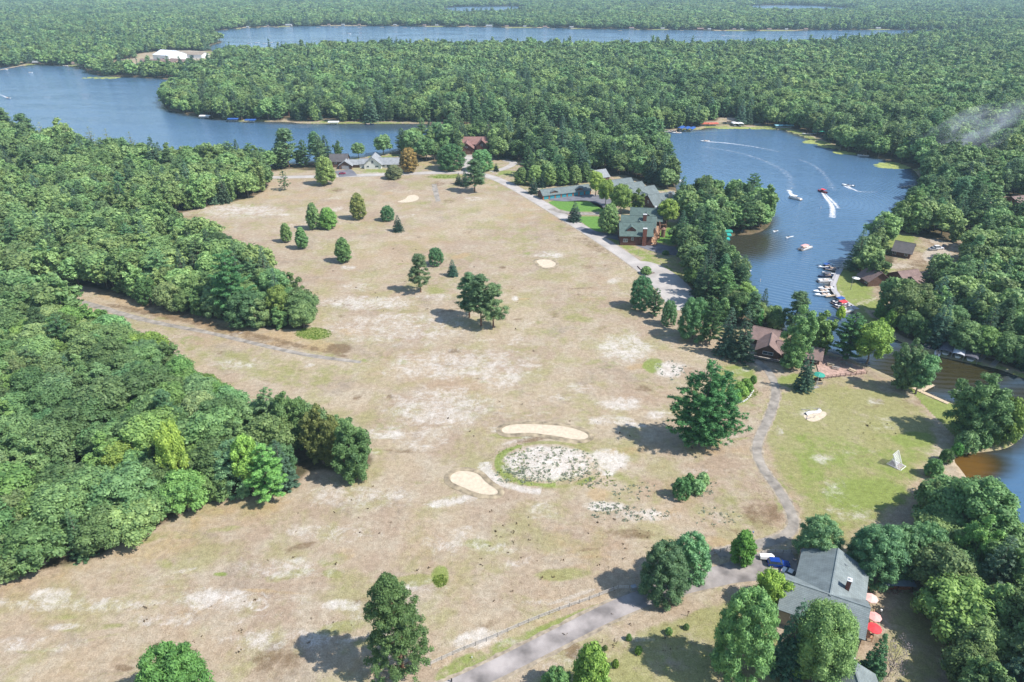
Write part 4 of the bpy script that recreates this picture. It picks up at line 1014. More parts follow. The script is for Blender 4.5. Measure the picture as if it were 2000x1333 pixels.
SHB = oval(90, 2400, 3, 1.8, .17, .4)
shrub('dark green young pine bush below the pale lichen mound', 1329, 972, 934, 36, round_pine(91, 3000, 4, 2.4, .17), 4, 2.4, (.8, 1.1, .9))
shrub('second small pine bush leaning on the dark one', 1344, 955, 928, 24, SHB, 3, 1.8, (.7, 1.0, .9))
for x, y, ty, w, tn, lb in [(1362, 962, 940, 30, (1.3, 1.3, 1.5), 'pale sage shrub right of the dark pine bush'), (1372, 946, 926, 26, (1.4, 1.4, 1.6), 'pale sage shrub farther right of the dark pine bush'), (1262, 535, 522, 22, (.8, .9, .8), 'dark juniper in the planted island of the turning area'),
                            (1884, 880, 846, 44, (.9, .9, .9), 'grey green waterside bush at the foot of the great oak'), (1915, 872, 846, 36, (.95, 1.0, .9), 'second waterside bush at the foot of the great oak'), (1868, 888, 868, 22, (.8, 1.2, .7), 'small green bush at the bank beside the dead snag'),
                            (1306, 1238, 1228, 15, (.8, .9, .7), 'upper one of the little bushes in the grass below the driveway'), (1340, 1228, 1220, 12, (.7, .8, .7), 'little bush nearest the driveway post'), (1228, 1250, 1240, 12, (.7, .8, .6), 'tiny dark bush above the green tuft in the grass'), (1247, 1276, 1264, 15, (1.1, 1.2, .6), 'bright green tuft in the grass below the driveway'),
                            (1182, 1269, 1262, 10, (.7, .7, .6), 'leftmost tiny bush in the grass below the driveway'), (1560, 1318, 1290, 40, (1.3, 1.3, .8), 'low yellow green bush beside the lowest house'), (1202, 1302, 1290, 14, (1.2, 1.3, .6), 'yellowish tuft near the bottom bushy tree'),
                            (1846, 902, 880, 26, (.9, 1.0, .8), 'bank bush left of the brown bay'), (1820, 930, 900, 34, (.85, 1.0, .9), 'bushy willow at the top of the riverside wood'), (1300, 498, 490, 14, (.8, .9, .8), 'clipped bush at the end of the lodge terrace'),
                            (1470, 750, 735, 14, (1.0, 1.1, .7), 'low bush beside the cart path entrance'), (1640, 622, 600, 18, (1.5, 1.4, .6), 'yellow bush on the marina bank'), (1716, 648, 622, 14, (1.5, 1.5, .6), 'slim yellow shrub on the channel bank'), (1736, 640, 606, 24, (1.2, 1.3, .8), 'light green young tree on the channel bank')]:
    shrub(lb, x, y, ty, w, SHB, 3, 1.8, tn)
FLB = [(1432, 772, 758, 20, (1.6, 1.5, 1.0), 'flowering bush'), (1444, 764, 748, 22, (1.3, 1.5, .9), 'flowering bush'), (1456, 756, 741, 22, (1.5, 1.6, .9), 'flowering bush'), (1438, 780, 766, 18, (1.2, 1.5, .8), 'flowering bush'), (1452, 771, 757, 20, (1.7, 1.6, 1.0), 'flowering bush'), (1463, 764, 750, 16, (1.2, 1.4, .8), 'flowering bush')]
for (x, y, ty, w, tn, _), lb in zip(FLB, ['pale yellow bush at the left tip of the stone edged bed', 'green bush in the middle of the stone edged bed', 'tallest pale bush at the top of the stone edged bed', 'lowest bush of the stone edged bed', 'creamy bush in the centre of the stone edged bed', 'green bush at the right end of the stone edged bed']):
    shrub(lb, x, y, ty, w, SHB, 3, 1.8, tn)

for i, (x, b_, t, w, lb) in enumerate([(92, 292, 238, 22, 'bare grey topped pine leftmost over the left river'), (140, 300, 244, 20, 'second bare grey pine over the left river'), (188, 308, 246, 22, 'pale skeletal pine in the middle of the river edge'), (222, 314, 250, 20, 'thin dead pine next to the skeletal one'), (268, 322, 256, 22, 'bare grey pine nearest the narrow of the river'), (62, 288, 236, 18, 'dead top beside the leftmost grey pine')]):
    tree_px('dead_tree', white_pine(190, 700, 20, 3.0, .2) if i == 0 else DEADP, 20, 3.0, x, b_, t, w, lb, (1.9, 1.35, 1.6))
    if i == 0: DEADP = (bpy.data.objects['dead_tree.001'].children[1].data, bpy.data.objects['dead_tree.001'].children[0].data) if False else white_pine(190, 700, 20, 3.0, .2)
# ---- the woods: every tree has its own spot; the ones that show largest are objects, the rest one mass
cand = []


def scatter(x0, x1, y0, y1, step, scale_far=1.0):
    xs = np.arange(x0, x1, step); ys = np.arange(y0, y1, step * .9)
    X, Y = np.meshgrid(xs, ys); X = X + (np.arange(X.shape[0]) % 2)[:, None] * step / 2
    X = X + rng.uniform(-.42, .42, X.shape) * step; Y = Y + rng.uniform(-.42, .42, Y.shape) * step
    return X.ravel(), Y.ravel()


def in_view(X, Y, m=180):
    f = Y * CP + CAM_H * SP; px = 1000 + FPX * X / f; d = -(Y * SP - CAM_H * CP) / f; py = 666.5 + FPX * d
    return (px > -m) & (px < 2000 + m) & (py < 1333 + 160), px, py


out = []
for (y0, y1, step) in ((60, 420, 7.4), (420, 760, 8.6), (760, 1400, 10.5), (1400, 2300, 14), (2300, 3600, 19), (3600, 5600, 27), (5600, 9000, 42)):
    X, Y = scatter(-y1 * .95, y1 * .95, y0, y1, step)
    ok, px, py = in_view(X, Y); X, Y, px, py = X[ok], Y[ok], px[ok], py[ok]
    if y0 < 760:
        f = np.full(X.shape, -1e9); which = np.zeros(X.shape, int)
        for i, (k, p) in enumerate(FG.items()):
            q = sdf(X, Y, p); which = np.where(q > f, i, which); f = np.maximum(f, q)
        farm = (py < FAR_ROW) | ((px > 1640) & (py < 330)); f = np.where(farm, np.maximum(f, 50), f); which = np.where(farm & (f >= 50), 99, which)
    else: f = np.full(X.shape, 50.0); which = np.full(X.shape, 99)
    w = np.full(X.shape, -1e9)
    for i, wg in enumerate(WG): w = np.maximum(w, sdf(X, Y, wg))
    c = np.full(X.shape, 1e9)
    for cx, cy, r in CLG: c = np.minimum(c, np.hypot(X - cx, Y - cy) - r)
    k = (f > 0.3) & (w < -1.6) & (c > 0)
    # keep the strips right at single placed trees free
    if y0 < 420:
        for cx, cy, r in FIELD_SPOTS: k &= np.hypot(X - cx, Y - cy) > r * .8 + 1.0
    for a in zip(X[k], Y[k], f[k], which[k], px[k], py[k], w[k]): out.append((*a, step))
# close the wood edges and the wooded banks down to the ground
acc = [(o_[0], o_[1]) for o_ in out if o_[1] < 560]; cell = {}
for p_ in acc: cell.setdefault((int(p_[0] // 6), int(p_[1] // 6)), []).append(p_)
X, Y = scatter(-420, 420, 70, 540, 3.2); ok, px, py = in_view(X, Y, 60); X, Y, px, py = X[ok], Y[ok], px[ok], py[ok]
f = np.full(X.shape, -1e9); which = np.zeros(X.shape, int)
for i, (k, p) in enumerate(FG.items()):
    q = sdf(X, Y, p); which = np.where(q > f, i, which); f = np.maximum(f, q)
w = sdf(X, Y, WG[0]); cc = np.full(X.shape, 1e9)
for cx, cy, r in CLG: cc = np.minimum(cc, np.hypot(X - cx, Y - cy) - r)
for cx, cy, r in FIELD_SPOTS: cc = np.minimum(cc, np.hypot(X - cx, Y - cy) - r * .7 - 1)
k = (f > .3) & (cc > 0) & (w < -.7) & ((f < 4.5) | (w > -5)) & (which != 3)
for a_ in zip(X[k], Y[k], f[k], which[k], px[k], py[k], w[k]):
    ci_, cj_ = int(a_[0] // 6), int(a_[1] // 6)
    if all(math.hypot(a_[0] - q[0], a_[1] - q[1]) > 4.6 for di in (-1, 0, 1) for dj in (-1, 0, 1) for q in cell.get((ci_ + di, cj_ + dj), ())):
        cell.setdefault((ci_, cj_), []).append((a_[0], a_[1])); out.append((a_[0], a_[1], min(a_[2], 3.0), *a_[3:], 7.4))
print('trees', len(out))
LAND = [('the pale gravel path', 330, 636), ('the long brown field strip', 400, 600), ('the teardrop sand bunker', 925, 942), ('the lowest field corner', 60, 1160), ('the green weed patch', 612, 652), ('the far road', 540, 350), ('the dark brown house', 668, 325),
        ('the white gabled house', 750, 322), ('the rust roofed house', 927, 298), ('the garages', 1100, 375), ('the cabins', 1240, 380), ('the green roofed lodge', 1245, 455), ('the turquoise boat canopies', 1410, 468), ('the turning area', 1320, 570),
        ('the marina dock', 1640, 560), ('the dark cottage', 1765, 480), ('the gravel parking', 1835, 500), ('the brown roofed resort', 1740, 530), ('the covered boat lifts', 1880, 695), ('the red chairs', 1945, 712), ('the grey roofed house', 1640, 1150),
        ('the woodshed', 1748, 1140), ('the brown bay', 1910, 910), ('the tilted white board', 1757, 895), ('the lowest house', 1670, 1310), ('the wood tip', 560, 600), ('the narrow field end', 160, 560), ('the river', 300, 290), ('the river mouth', 1300, 270), ('the upper field corner', 390, 410), ('the open field side', 480, 790), ('the rounded wood end', 700, 890)]
WN = {i: n for i, n in enumerate(['the big lower left wood', 'the finger of wood', 'the wood along the river', 'the belt of trees behind the houses', 'the wooded point in the cove', 'the bank wood', 'the resort wood', 'the riverside wood'])}
WN[list(FG).index('cabin_shore')] = 'the strip by the cabins'; WN[list(FG).index('far_bank')] = 'the far river bank wood'; WN[list(FG).index('river_wood')] = 'the riverside wood'
WN[99] = 'the far forest'
order = sorted(range(len(out)), key=lambda i: math.hypot(out[i][0], out[i][1]))
lim = {'broadleaf_tree': 238, 'pine_tree': 150, 'spruce_tree': 60}
HUE = [('dark green', (.74, .82, .8)), ('deep green', (.88, .92, .9)), ('mid green', (1.0, 1.0, 1.0)), ('bright green', (1.08, 1.16, .9)), ('yellow green', (1.3, 1.25, .75)), ('blue green', (.86, .98, 1.06)), ('greyish green', (1.08, 1.0, 1.1))]
mass = []; used_lab = {}; FBI = list(FG).index('far_bank')
# special bright crowns seen in the big wood
SPEC = [((360, 935), 'bright'), ((385, 880), 'lime'), ((445, 800), 'lime'), ((515, 960), 'pine')]
for i in order:
    X, Y, f, wi, px, py, w, step = out[i]
    inside = -60 < px < 2060 and py < 1420
    r = rnd.random()
    con = {0: .05, 1: .16, 2: .18, 3: .45, 4: .42, 5: .62, 6: .2, 7: .2, 8: .3, 9: .18, 99: .30}[int(wi)]
    if wi == 0 and (450 < px < 560 and py > 930): con = .6
    if wi == 1 and 430 < px < 560 and py > 560: con = .5
    if wi >= 7 and wi != 99 and wi != 8: pass
    if wi in (99, FBI): con = .06 + .30 * (0.5 + 0.5 * math.sin(X * .004 + 1.7) * math.sin(Y * .0031)) ** 2 + (.15 if w > -40 else 0)
    edge = f < 6
    if r < con:
        q = rnd.random()
        if q < .62: nm, k, H0 = 'pine_tree', rnd.randrange(3), 0
        else: nm, k, H0 = 'spruce_tree', rnd.randrange(3), 0
        if nm == 'pine_tree' and rnd.random() < .3: fam, hs = RP, RPH
        elif nm == 'pine_tree': fam, hs = WP, WPH
        else: fam, hs = SPR, SPH
        H = rnd.uniform(14, 21) * (1.08 if wi in (3, 5, 8, 99) else 1); wide = rnd.uniform(.95, 1.3)
    else:
        nm, fam, hs, k = 'broadleaf_tree', BROAD, BH, rnd.randrange(6)
        H = rnd.uniform(11.0, 17.0) * (.9 if edge and wi in (0, 1) else 1.0); wide = rnd.uniform(.9, 1.2) * (1.12 if wi in (0, 1) else 1)
    if (edge or w > -5) and wi in (0, 1, 2, 4, 5, 6, 7, 9) and nm == 'broadleaf_tree' and (f < 5.5 or w > -5):
        fam, hs, k = EDGE, EH, rnd.randrange(3); H = rnd.uniform(8.5, 13)
    if wi == 9: H *= 1.15
    if edge and nm == 'pine_tree' and wi in (0, 1, 9): fam, hs, k = RNDF, RNDH, rnd.randrange(2); H = rnd.uniform(11, 15)
    if wi == 5: H *= .8
    hi = rnd.choices(range(7), [2, 3, 4, 2.4, .35, .9, 2.4])[0]
    if nm != 'broadleaf_tree': hi = rnd.choices([0, 1, 2, 3, 5], [2, 3, 3, 1, 2])[0]
    if nm == 'broadleaf_tree' and wi == 0 and math.hypot(px - 385, py - 955) < 26: hi = 4; 
    if lim[nm] > 0 and inside:
        lim[nm] -= 1
        size = 'tall' if H > 16.5 else 'small' if H < 12.8 else 'medium'
        wide_w = 'broad' if wide > 1.12 else 'narrow' if wide < .98 else 'full'
        near = min(LAND, key=lambda l: (l[1] - px) ** 2 + ((l[2] - py) * 1.5) ** 2)
        dx, dy = px - near[1], py - near[2]
        rel = ('left of' if dx < 0 else 'right of') if abs(dx) > 1.6 * abs(dy) else ('above' if dy < 0 else 'below')
        pos = 'on the edge of' if f < 7 else 'one row inside' if f < 14 else 'inside' if f < 30 else 'deep inside'
        kind = {'broadleaf_tree': 'broadleaf', 'pine_tree': 'pine', 'spruce_tree': 'spruce'}[nm]
        lb = f'{size} {wide_w} {HUE[hi][0]} {kind} {rel} {near[0]}'
        if lb in used_lab: lb = f'{size} {wide_w} {HUE[hi][0]} {kind} {pos} {WN[int(wi)]}'
        if lb in used_lab: lb = f'{wide_w} {HUE[hi][0]} {kind} {pos} {WN[int(wi)]}, {rel} {near[0]}'
        if len(lb.split()) > 16: lb = f'{HUE[hi][0]} {kind} {pos} {WN[int(wi)]}, {rel} {near[0]}'
        if lb in used_lab:
            c0 = FG[list(FG)[int(wi)]][0] if wi != 99 else np.array([0, 0]); ORD = ['first', 'second', 'third', 'fourth', 'fifth', 'sixth', 'seventh', 'eighth', 'ninth', 'tenth', 'eleventh', 'twelfth', 'thirteenth', 'fourteenth', 'fifteenth', 'sixteenth', 'seventeenth', 'eighteenth', 'nineteenth', 'twentieth', 'twenty first', 'twenty second', 'twenty third', 'twenty fourth', 'twenty fifth']
            r1 = min(24, int(max(f, 0) / 7)); r2 = min(24, int(max(0, X + 128) / 7) if wi == 0 else int(math.hypot(X - c0[0], Y - c0[1]) / 14))
            lb = f'{HUE[hi][0]} {kind}, {WN[int(wi)]}, {ORD[r1]} row in, {ORD[r2]} crown along'
        lb = ' '.join(lb.split()[:16])
        if lb in used_lab: lb = ' '.join((f'{size} ' + lb).split()[:16])
        if lb in used_lab: lb = f'{size} {wide_w} {HUE[hi][0]} {kind} beside a twin, {rel} {near[0]}'
        used_lab[lb] = used_lab.get(lb, 0) + 1
        put_tree(nm, fam[k], X, Y, hs[k], H, wide, lb, 'trees of ' + WN[int(wi)], HUE[hi][1])
    else:
        # position, height scale, width, which variant: 0-5 broad, 6-8 white pine, 9-11 red pine, 12-14 spruce
        v = {'broadleaf_tree': 0, 'spruce_tree': 12}.get(nm, 6 if fam is WP else 9) + k
        cs = max(1.0, step / 9.0); cs = 1 + (cs - 1) * .8
        H *= rnd.uniform(.78, 1.22) if step > 8 else 1
        mass.append((X, Y, 0.0, H / hs[k] * (1 + (cs - 1) * .08), wide * cs * (1.18 if step > 8 else 1.06), v, math.hypot(X, Y)))
mass = np.array(mass); print('mass', len(mass), 'labels shared', sum(v > 1 for v in used_lab.values()))

# lighter builds of the same trees for the mass
src_mid = bpy.data.collections.new('tree_source'); src_far = bpy.data.collections.new('tree_source_far')


def joined(ms, name):
    a, t = ms; va = [tuple(v.co) for v in a.vertices]; fa_ = [tuple(p.vertices) for p in a.polygons]; n = len(va)
    va += [tuple(v.co) for v in t.vertices]; fb = [tuple(i + n for i in p.vertices) for p in t.polygons]
    me = bpy.data.meshes.new(name); me.from_pydata(va, [], fa_ + fb); me.materials.append(a.materials[0]); me.materials.append(t.materials[0])
    me.polygons.foreach_set('material_index', [0] * len(fa_) + [1] * len(fb)); me.update(); return me


fb_ = dict(n=2600, size=.62)
mids = [broad(1, **fb_), broad(2, 15, 5.6, .12, **fb_), shaggy(3, 16, 5.2, 2800, .6, 6), broad(4, 14, 5.4, .08, **fb_), shaggy(5, 17, 5.4, 2800, .6, 7), broad(6, 15, 4.6, .1, **fb_),
        white_pine(11, 2800, size=.55), white_pine(12, 2800, R=4.0, size=.55), white_pine(13, 2800, R=5.2, H=20, size=.55), red_pine(21, 2400, size=.5), red_pine(22, 2400, R=4.6, size=.5), red_pine(23, 2400, H=21, R=3.8, base=.3, size=.5),
        spruce(31, 2600, size=.5), spruce(32, 2600, R=3.0, size=.5), spruce(33, 2600, H=15, R=3.6, size=.5)]
fb2 = dict(n=620, size=1.15, nl=16)
fars = [broad(1, **fb2), broad(2, 15, 5.6, .12, **fb2), broad(3, 17, 4.8, .15, **fb2), broad(4, 14, 5.4, .08, **fb2), broad(5, 18, 5.4, .22, **fb2), broad(6, 15, 4.6, .1, **fb2)]


def far_cone(seed, H, R, m, p=1.0):
    r_ = random.Random(seed); cl = [(r_.uniform(-.1, .1) * R, r_.uniform(-.1, .1) * R, H * t, R * max(.12, (1 - t) ** p) * r_.uniform(.7, 1), .9 if t < .8 else 1.6) for t in (.18, .34, .5, .64, .77, .89, .96)]
    return leaf_mesh('crown_mesh', cl, 420, .95, m, .5, .8, seed, .7, keepout=False), trunk_mesh('trunk_mesh', H * .8, .25, bark, [], 0, seed)


fars += [far_cone(i, h, r, m, p) for i, h, r, m, p in ((61, 22, 4.2, F_PINE, .7), (62, 22, 3.8, F_PINE, .75), (63, 20, 4.8, F_PINE, .7), (64, 20, 4.0, F_PINE, .45), (65, 20, 4.4, F_PINE, .5), (66, 21, 3.8, F_PINE, .5), (67, 17, 3.4, F_SPR, .95), (68, 17, 3.0, F_SPR, .95), (69, 15, 3.5, F_SPR, .95))]
for coln, fam in ((src_mid, mids), (src_far, fars)):
    for i, ms in enumerate(fam):
        o = bpy.data.objects.new('forest_tree_%s' % chr(97 + i), joined(ms, 'tree_mesh')); coln.objects.link(o)


def instancer(name, pts, scl, rot, idx, coln, label):
    me = bpy.data.meshes.new(name); me.vertices.add(len(pts)); me.vertices.foreach_set('co', np.asarray(pts, np.float32).ravel())
    for nm, ty, dat, fld in (('scl', 'FLOAT_VECTOR', scl, 'vector'), ('rot', 'FLOAT_VECTOR', rot, 'vector')):
        a = me.attributes.new(nm, ty, 'POINT'); a.data.foreach_set(fld, np.asarray(dat, np.float32).ravel())
    a = me.attributes.new('idx', 'INT', 'POINT'); a.data.foreach_set('value', np.asarray(idx, np.int32))
    me.update()
    o = bpy.data.objects.new(name, me); COL.objects.link(o)
    ng = bpy.data.node_groups.new(name, 'GeometryNodeTree')
    ng.interface.new_socket('Geometry', in_out='INPUT', socket_type='NodeSocketGeometry'); ng.interface.new_socket('Geometry', in_out='OUTPUT', socket_type='NodeSocketGeometry')
    gi = ng.nodes.new('NodeGroupInput'); go = ng.nodes.new('NodeGroupOutput'); ip = ng.nodes.new('GeometryNodeInstanceOnPoints'); ci = ng.nodes.new('GeometryNodeCollectionInfo')
    ci.inputs['Collection'].default_value = coln; ci.inputs['Separate Children'].default_value = True; ci.inputs['Reset Children'].default_value = True
    ip.inputs['Pick Instance'].default_value = True

    def at(n, t):
        q = ng.nodes.new('GeometryNodeInputNamedAttribute'); q.data_type = t; q.inputs['Name'].default_value = n; return q.outputs['Attribute']
    L = ng.links.new
    L(gi.outputs[0], ip.inputs['Points']); L(ci.outputs[0], ip.inputs['Instance']); L(at('idx', 'INT'), ip.inputs['Instance Index']); L(at('scl', 'FLOAT_VECTOR'), ip.inputs['Scale']); L(at('rot', 'FLOAT_VECTOR'), ip.inputs['Rotation'])
    L(ip.outputs[0], go.inputs[0])
    md = o.modifiers.new('trees', 'NODES'); md.node_group = ng
    return tag(o, label, None, None, 'stuff')


def forest(name, sel, coln, label):
    A = mass[sel]
    instancer(name, A[:, :3], np.stack([A[:, 3] * A[:, 4], A[:, 3] * A[:, 4], A[:, 3]], 1), np.stack([np.zeros(len(A)), np.zeros(len(A)), rng.uniform(0, 6.28, len(A))], 1), A[:, 5], coln, label)


forest('forest', mass[:, 6] < 900, src_mid, 'mixed wood of broadleaves and pines along the near shores')
forest('far_forest', mass[:, 6] >= 900, src_far, 'unbroken forest round the far lakes')

# ------------------------------------------------------------------ buildings
glassm = mat('window_glass', (0.05, 0.07, 0.09), 0.12, 1, 0.1, 0, 0, None, 0.6)
whitep = mat('white_paint', (0.78, 0.77, 0.74), 0.6, 1.5, 0.06)
brickm = mat('red_brick', (0.22, 0.085, 0.06), 0.9, 5, 0.35, 0.3)
brown_w = mat('brown_siding', (0.15, 0.085, 0.06), 0.85, 2, 0.25, 0.2)
red_w = mat('red_log_wall', (0.13, 0.055, 0.042), 0.85, 2.5, 0.3, 0.2)
log_w = mat('log_posts', (0.27, 0.16, 0.11), 0.8, 3, 0.25, 0.2)
wood_g = mat('grey_wood', (0.34, 0.31, 0.28), 0.9, 3, 0.25, 0.2)
wood_p = mat('pale_wood', (0.58, 0.46, 0.31), 0.85, 3, 0.2, 0.2)
wood_t = mat('tan_deck', (0.50, 0.30, 0.18), 0.85, 3, 0.2, 0.2)
metal = mat('galvanised', (0.5, 0.51, 0.52), 0.4, 3, 0.12, 0, .7)
blackm = mat('black_paint', (0.02, 0.02, 0.022), 0.5, 3, 0.2)
tyre = mat('tyre_rubber', (0.02, 0.02, 0.02), 0.9, 5, 0.2)
roof_grey = roofmat('roof_grey_shingle', (0.235, 0.272, 0.268))
roof_green = roofmat('roof_green_shingle', (0.115, 0.165, 0.145))
roof_gg = roofmat('roof_grey_green', (0.185, 0.22, 0.215))
roof_light = roofmat('roof_light_grey', (0.33, 0.34, 0.345))
roof_brown = roofmat('roof_brown_shingle', (0.27, 0.185, 0.16))
roof_rust = roofmat('roof_rust', (0.30, 0.165, 0.14))
roof_dark = roofmat('roof_dark', (0.12, 0.11, 0.11))


def local(root, cx, cy, rz, z=0.0):
    return Matrix.Translation((cx, cy, z)) @ Matrix.Rotation(rz, 4, 'Z')


def slab(s, M, quad, th):
    """a roof plane: four corners of its upper face, thickened downwards"""
    q = [M @ Vector(p) for p in quad]
    lo = [p - Vector((0, 0, th)) for p in q]
    s.add(q + lo, [(0, 1, 2, 3), (7, 6, 5, 4), (0, 4, 5, 1), (1, 5, 6, 2), (2, 6, 7, 3), (3, 7, 4, 0)])


def window(root, M, side, pos, zc, w, h, L, hw, fm=None, nm='window'):
    """side: 0 = -y wall, 1 = +y wall, 2 = -x gable, 3 = +x gable"""
    R_ = [0, math.pi, -math.pi / 2, math.pi / 2][side]
    off = [hw, hw, L / 2, L / 2][side]
    W = M @ Matrix.Rotation(R_, 4, 'Z') @ Matrix.Translation((pos, -off, zc))
    f = MB(); t = .09
    for c, d in (((0, -.03, h / 2), (w + 2 * t, .1, t)), ((0, -.03, -h / 2), (w + 2 * t, .1, t)), ((-w / 2, -.031, 0), (t, .1, h)), ((w / 2, -.031, 0), (t, .1, h)), ((0, -.029, 0), (t * .6, .08, h))):
        n0 = len(f.v); f.box(c, d)
        for i in range(n0, len(f.v)): f.v[i] = tuple(W @ Vector(f.v[i]))
    fo = f.build(nm, fm or whitep, root)
    p = MB().box((0, -.015, 0), (w - .02, .03, h - .02)); p.v = [tuple(W @ Vector(v)) for v in p.v]; p.build('pane', glassm, fo)
    return fo


def gable(root, cx, cy, rz, L, hw, eh, rh, wm, rm, wins=(), over=.5, th=.18, zb=-0.2, door=None, hip=0.0):
    M = local(root, cx, cy, rz)
    s = MB(); l = L / 2
    slope = (rh - eh) / hw
    iw = hw - .02
    ring = lambda x: [M @ Vector(p) for p in ((x, -iw, zb), (x, iw, zb), (x, iw, eh - .1), (x, 0, rh - .12), (x, -iw, eh - .1))]
    a, b = ring(-l), ring(l)
    s.add(a + b, [(0, 1, 2, 3, 4), (9, 8, 7, 6, 5), (0, 5, 6, 1), (1, 6, 7, 2), (2, 7, 8, 3), (3, 8, 9, 4), (4, 9, 5, 0)])
    s.build('wall', wm, root)
    r = MB(); ez = eh - over * slope
    slab(r, M, [(-l - over, 0, rh), (-l - over, -hw - over, ez), (l + over, -hw - over, ez), (l + over, 0, rh)], th)
    slab(r, M, [(l + over, .0, rh + .003), (l + over, hw + over, ez), (-l - over, hw + over, ez), (-l - over, .0, rh + .003)], th)
    ro = r.build('roof', rm, root)
    c = MB(); c.bar(M @ Vector((-l - over, 0, rh + .03)), M @ Vector((l + over, 0, rh + .03)), .3, .08); c.build('ridge_cap', rm, ro)
    for w in wins: window(root, M, *w[:1], *w[1:], L, hw)
    return M


def chimney(root, M, x, y, z0, z1, w=.9, m=None, cap=True):
    M2 = M @ Matrix.Translation((x, y, 0)); s = MB().box((0, 0, (z0 + z1) / 2), (w, w * .8, z1 - z0)); s.v = [tuple(M2 @ Vector(v)) for v in s.v]; o = s.build('chimney', m or brickm, root)
    if cap:
        c = MB().box((0, 0, z1 + .08), (w + .2, w * .8 + .2, .16)); c.tube((0, 0, z1 + .16), (0, 0, z1 + .5), .18, .18, 8); c.v = [tuple(M2 @ Vector(v)) for v in c.v]; c.build('cap', mat('pale_concrete', (.6, .6, .58), .8), o)


def ridge_house(name, label, A, B, rh, hw, eh, wm, rm, wins=(), cat='house', group=None, **kw):
    a = G(*A, rh); b = G(*B, rh)
    L = math.hypot(b[0] - a[0], b[1] - a[1]); rz = math.atan2(b[1] - a[1], b[0] - a[0]); c = ((a[0] + b[0]) / 2, (a[1] + b[1]) / 2)
    t = thing(name, label, cat, (*c, 0), rz, group)
    M = gable(t, 0, 0, 0, L, hw, eh, rh, wm, rm, wins, **kw)
    return t, M, L


def dormer(root, M, x, y, z, w, d, h, wm, rm, face=-1):
    """small gabled dormer standing on the -y roof slope"""
    D = M @ Matrix.Translation((x, y, z)) @ Matrix.Rotation(0 if face < 0 else math.pi, 4, 'Z')
    s = MB(); hw = w / 2; ring = lambda yy: [D @ Vector(p) for p in ((-hw, yy, -1), (hw, yy, -1), (hw, yy, h * .5), (0, yy, h), (-hw, yy, h * .5))]
    s.add(ring(0) + ring(d), [(0, 1, 2, 3, 4), (9, 8, 7, 6, 5), (0, 5, 6, 1), (1, 6, 7, 2), (2, 7, 8, 3), (3, 8, 9, 4), (4, 9, 5, 0)]); dm = s.build('dormer', wm, root)
    r = MB(); o = .35
    for sg in (-1, 1):
        q = [(0, -o, h + .12), (sg * (hw + o), -o, h * .5 - .05), (sg * (hw + o), d, h * .5 - .05), (0, d, h + .12)]
        slab(r, D, q if sg < 0 else q[::-1], .12)
    r.build('dormer_roof', rm, dm)


# ---- the grey roofed house by the driveway
main = thing('house', 'large house with a T shaped grey shingle roof and brick chimney beside the driveway', 'house', (64.6, 99.1, 0), math.radians(-27))
yel = mat('tan_siding', (.40, .34, .27), .85, 2, .1)
gable(main, 0, 0, 0, 15.6, 4.9, 4.8, 8.0, yel, roof_grey, [(0, -5, 3.4, 1.2, 1.2), (0, -1, 3.4, 1.2, 1.2), (0, 4, 3.4, 1.6, 1.2), (3, 0, 3.6, 1.8, 1.3), (3, -2.6, 1.3, 1.6, 1.9), (2, 0, 3.4, 1.2, 1.2)])
Mw = gable(main, 1.0, 7.1, math.radians(88), 14.0, 6.5, 4.8, 7.97, yel, roof_grey, [(3, -2, 3.4, 1.4, 1.2), (3, 2, 3.4, 1.4, 1.2), (0, 2, 3.4, 1.5, 1.3), (0, -2, 1.3, 2.2, 1.9), (0, 5, 1.4, 1.5, 1.2)])
chimney(main, Mw, -2.2, -3.0, 5.0, 9.0, 1.0)
s = MB(); s.tube((3.2, 11.0, 5.6), (3.2, 11.0, 7.4), .07, n=6); s.tube((3.2, 11.0, 7.1), (3.9, 10.6, 7.3), .04, n=5); s.tube((3.2, 11, 7.2), (2.6, 11.3, 7.2), .04, n=5); s.build('vent_pipe', metal, main)
s = MB(); s.box((-3.0, 14.5, 2.2), (6, 1.2, 4.2)); s.build('annexe', yel, main)
# deck with umbrellas on the river side
dk = thing('deck', 'reddish wooden deck on the river side of the grey roofed house', 'deck', (0, 0, 0))
c1, c2, c3, c4 = G(1686, 1192, 1.0), G(1706, 1196, 1.0), G(1704, 1248, 1.0), G(1678, 1246, 1.0)
n_pl = 26
for i in range(n_pl):
    f0, f1 = i / n_pl, (i + .88) / n_pl
    lerp = lambda a, b, f: (a[0] + (b[0] - a[0]) * f, a[1] + (b[1] - a[1]) * f)
    q = [lerp(c1, c4, f0), lerp(c2, c3, f0), lerp(c2, c3, f1), lerp(c1, c4, f1)]
    s = MB().add([(*p, 1.0) for p in q] + [(*p, .9) for p in q], [(3, 2, 1, 0), (4, 5, 6, 7), (0, 1, 5, 4), (1, 2, 6, 5), (2, 3, 7, 6), (3, 0, 4, 7)]); s.build('plank', wood_t, dk)
for i in range(7):
    p = (c2[0] + (c3[0] - c2[0]) * i / 6, c2[1] + (c3[1] - c2[1]) * i / 6); MB().box((*p, .95), (.12, .12, 2.0)).build('railing_post', wood_t, dk)
MB().bar((*c2, 1.92), (*c3, 1.92), .1, .08).build('hand_rail', wood_t, dk)


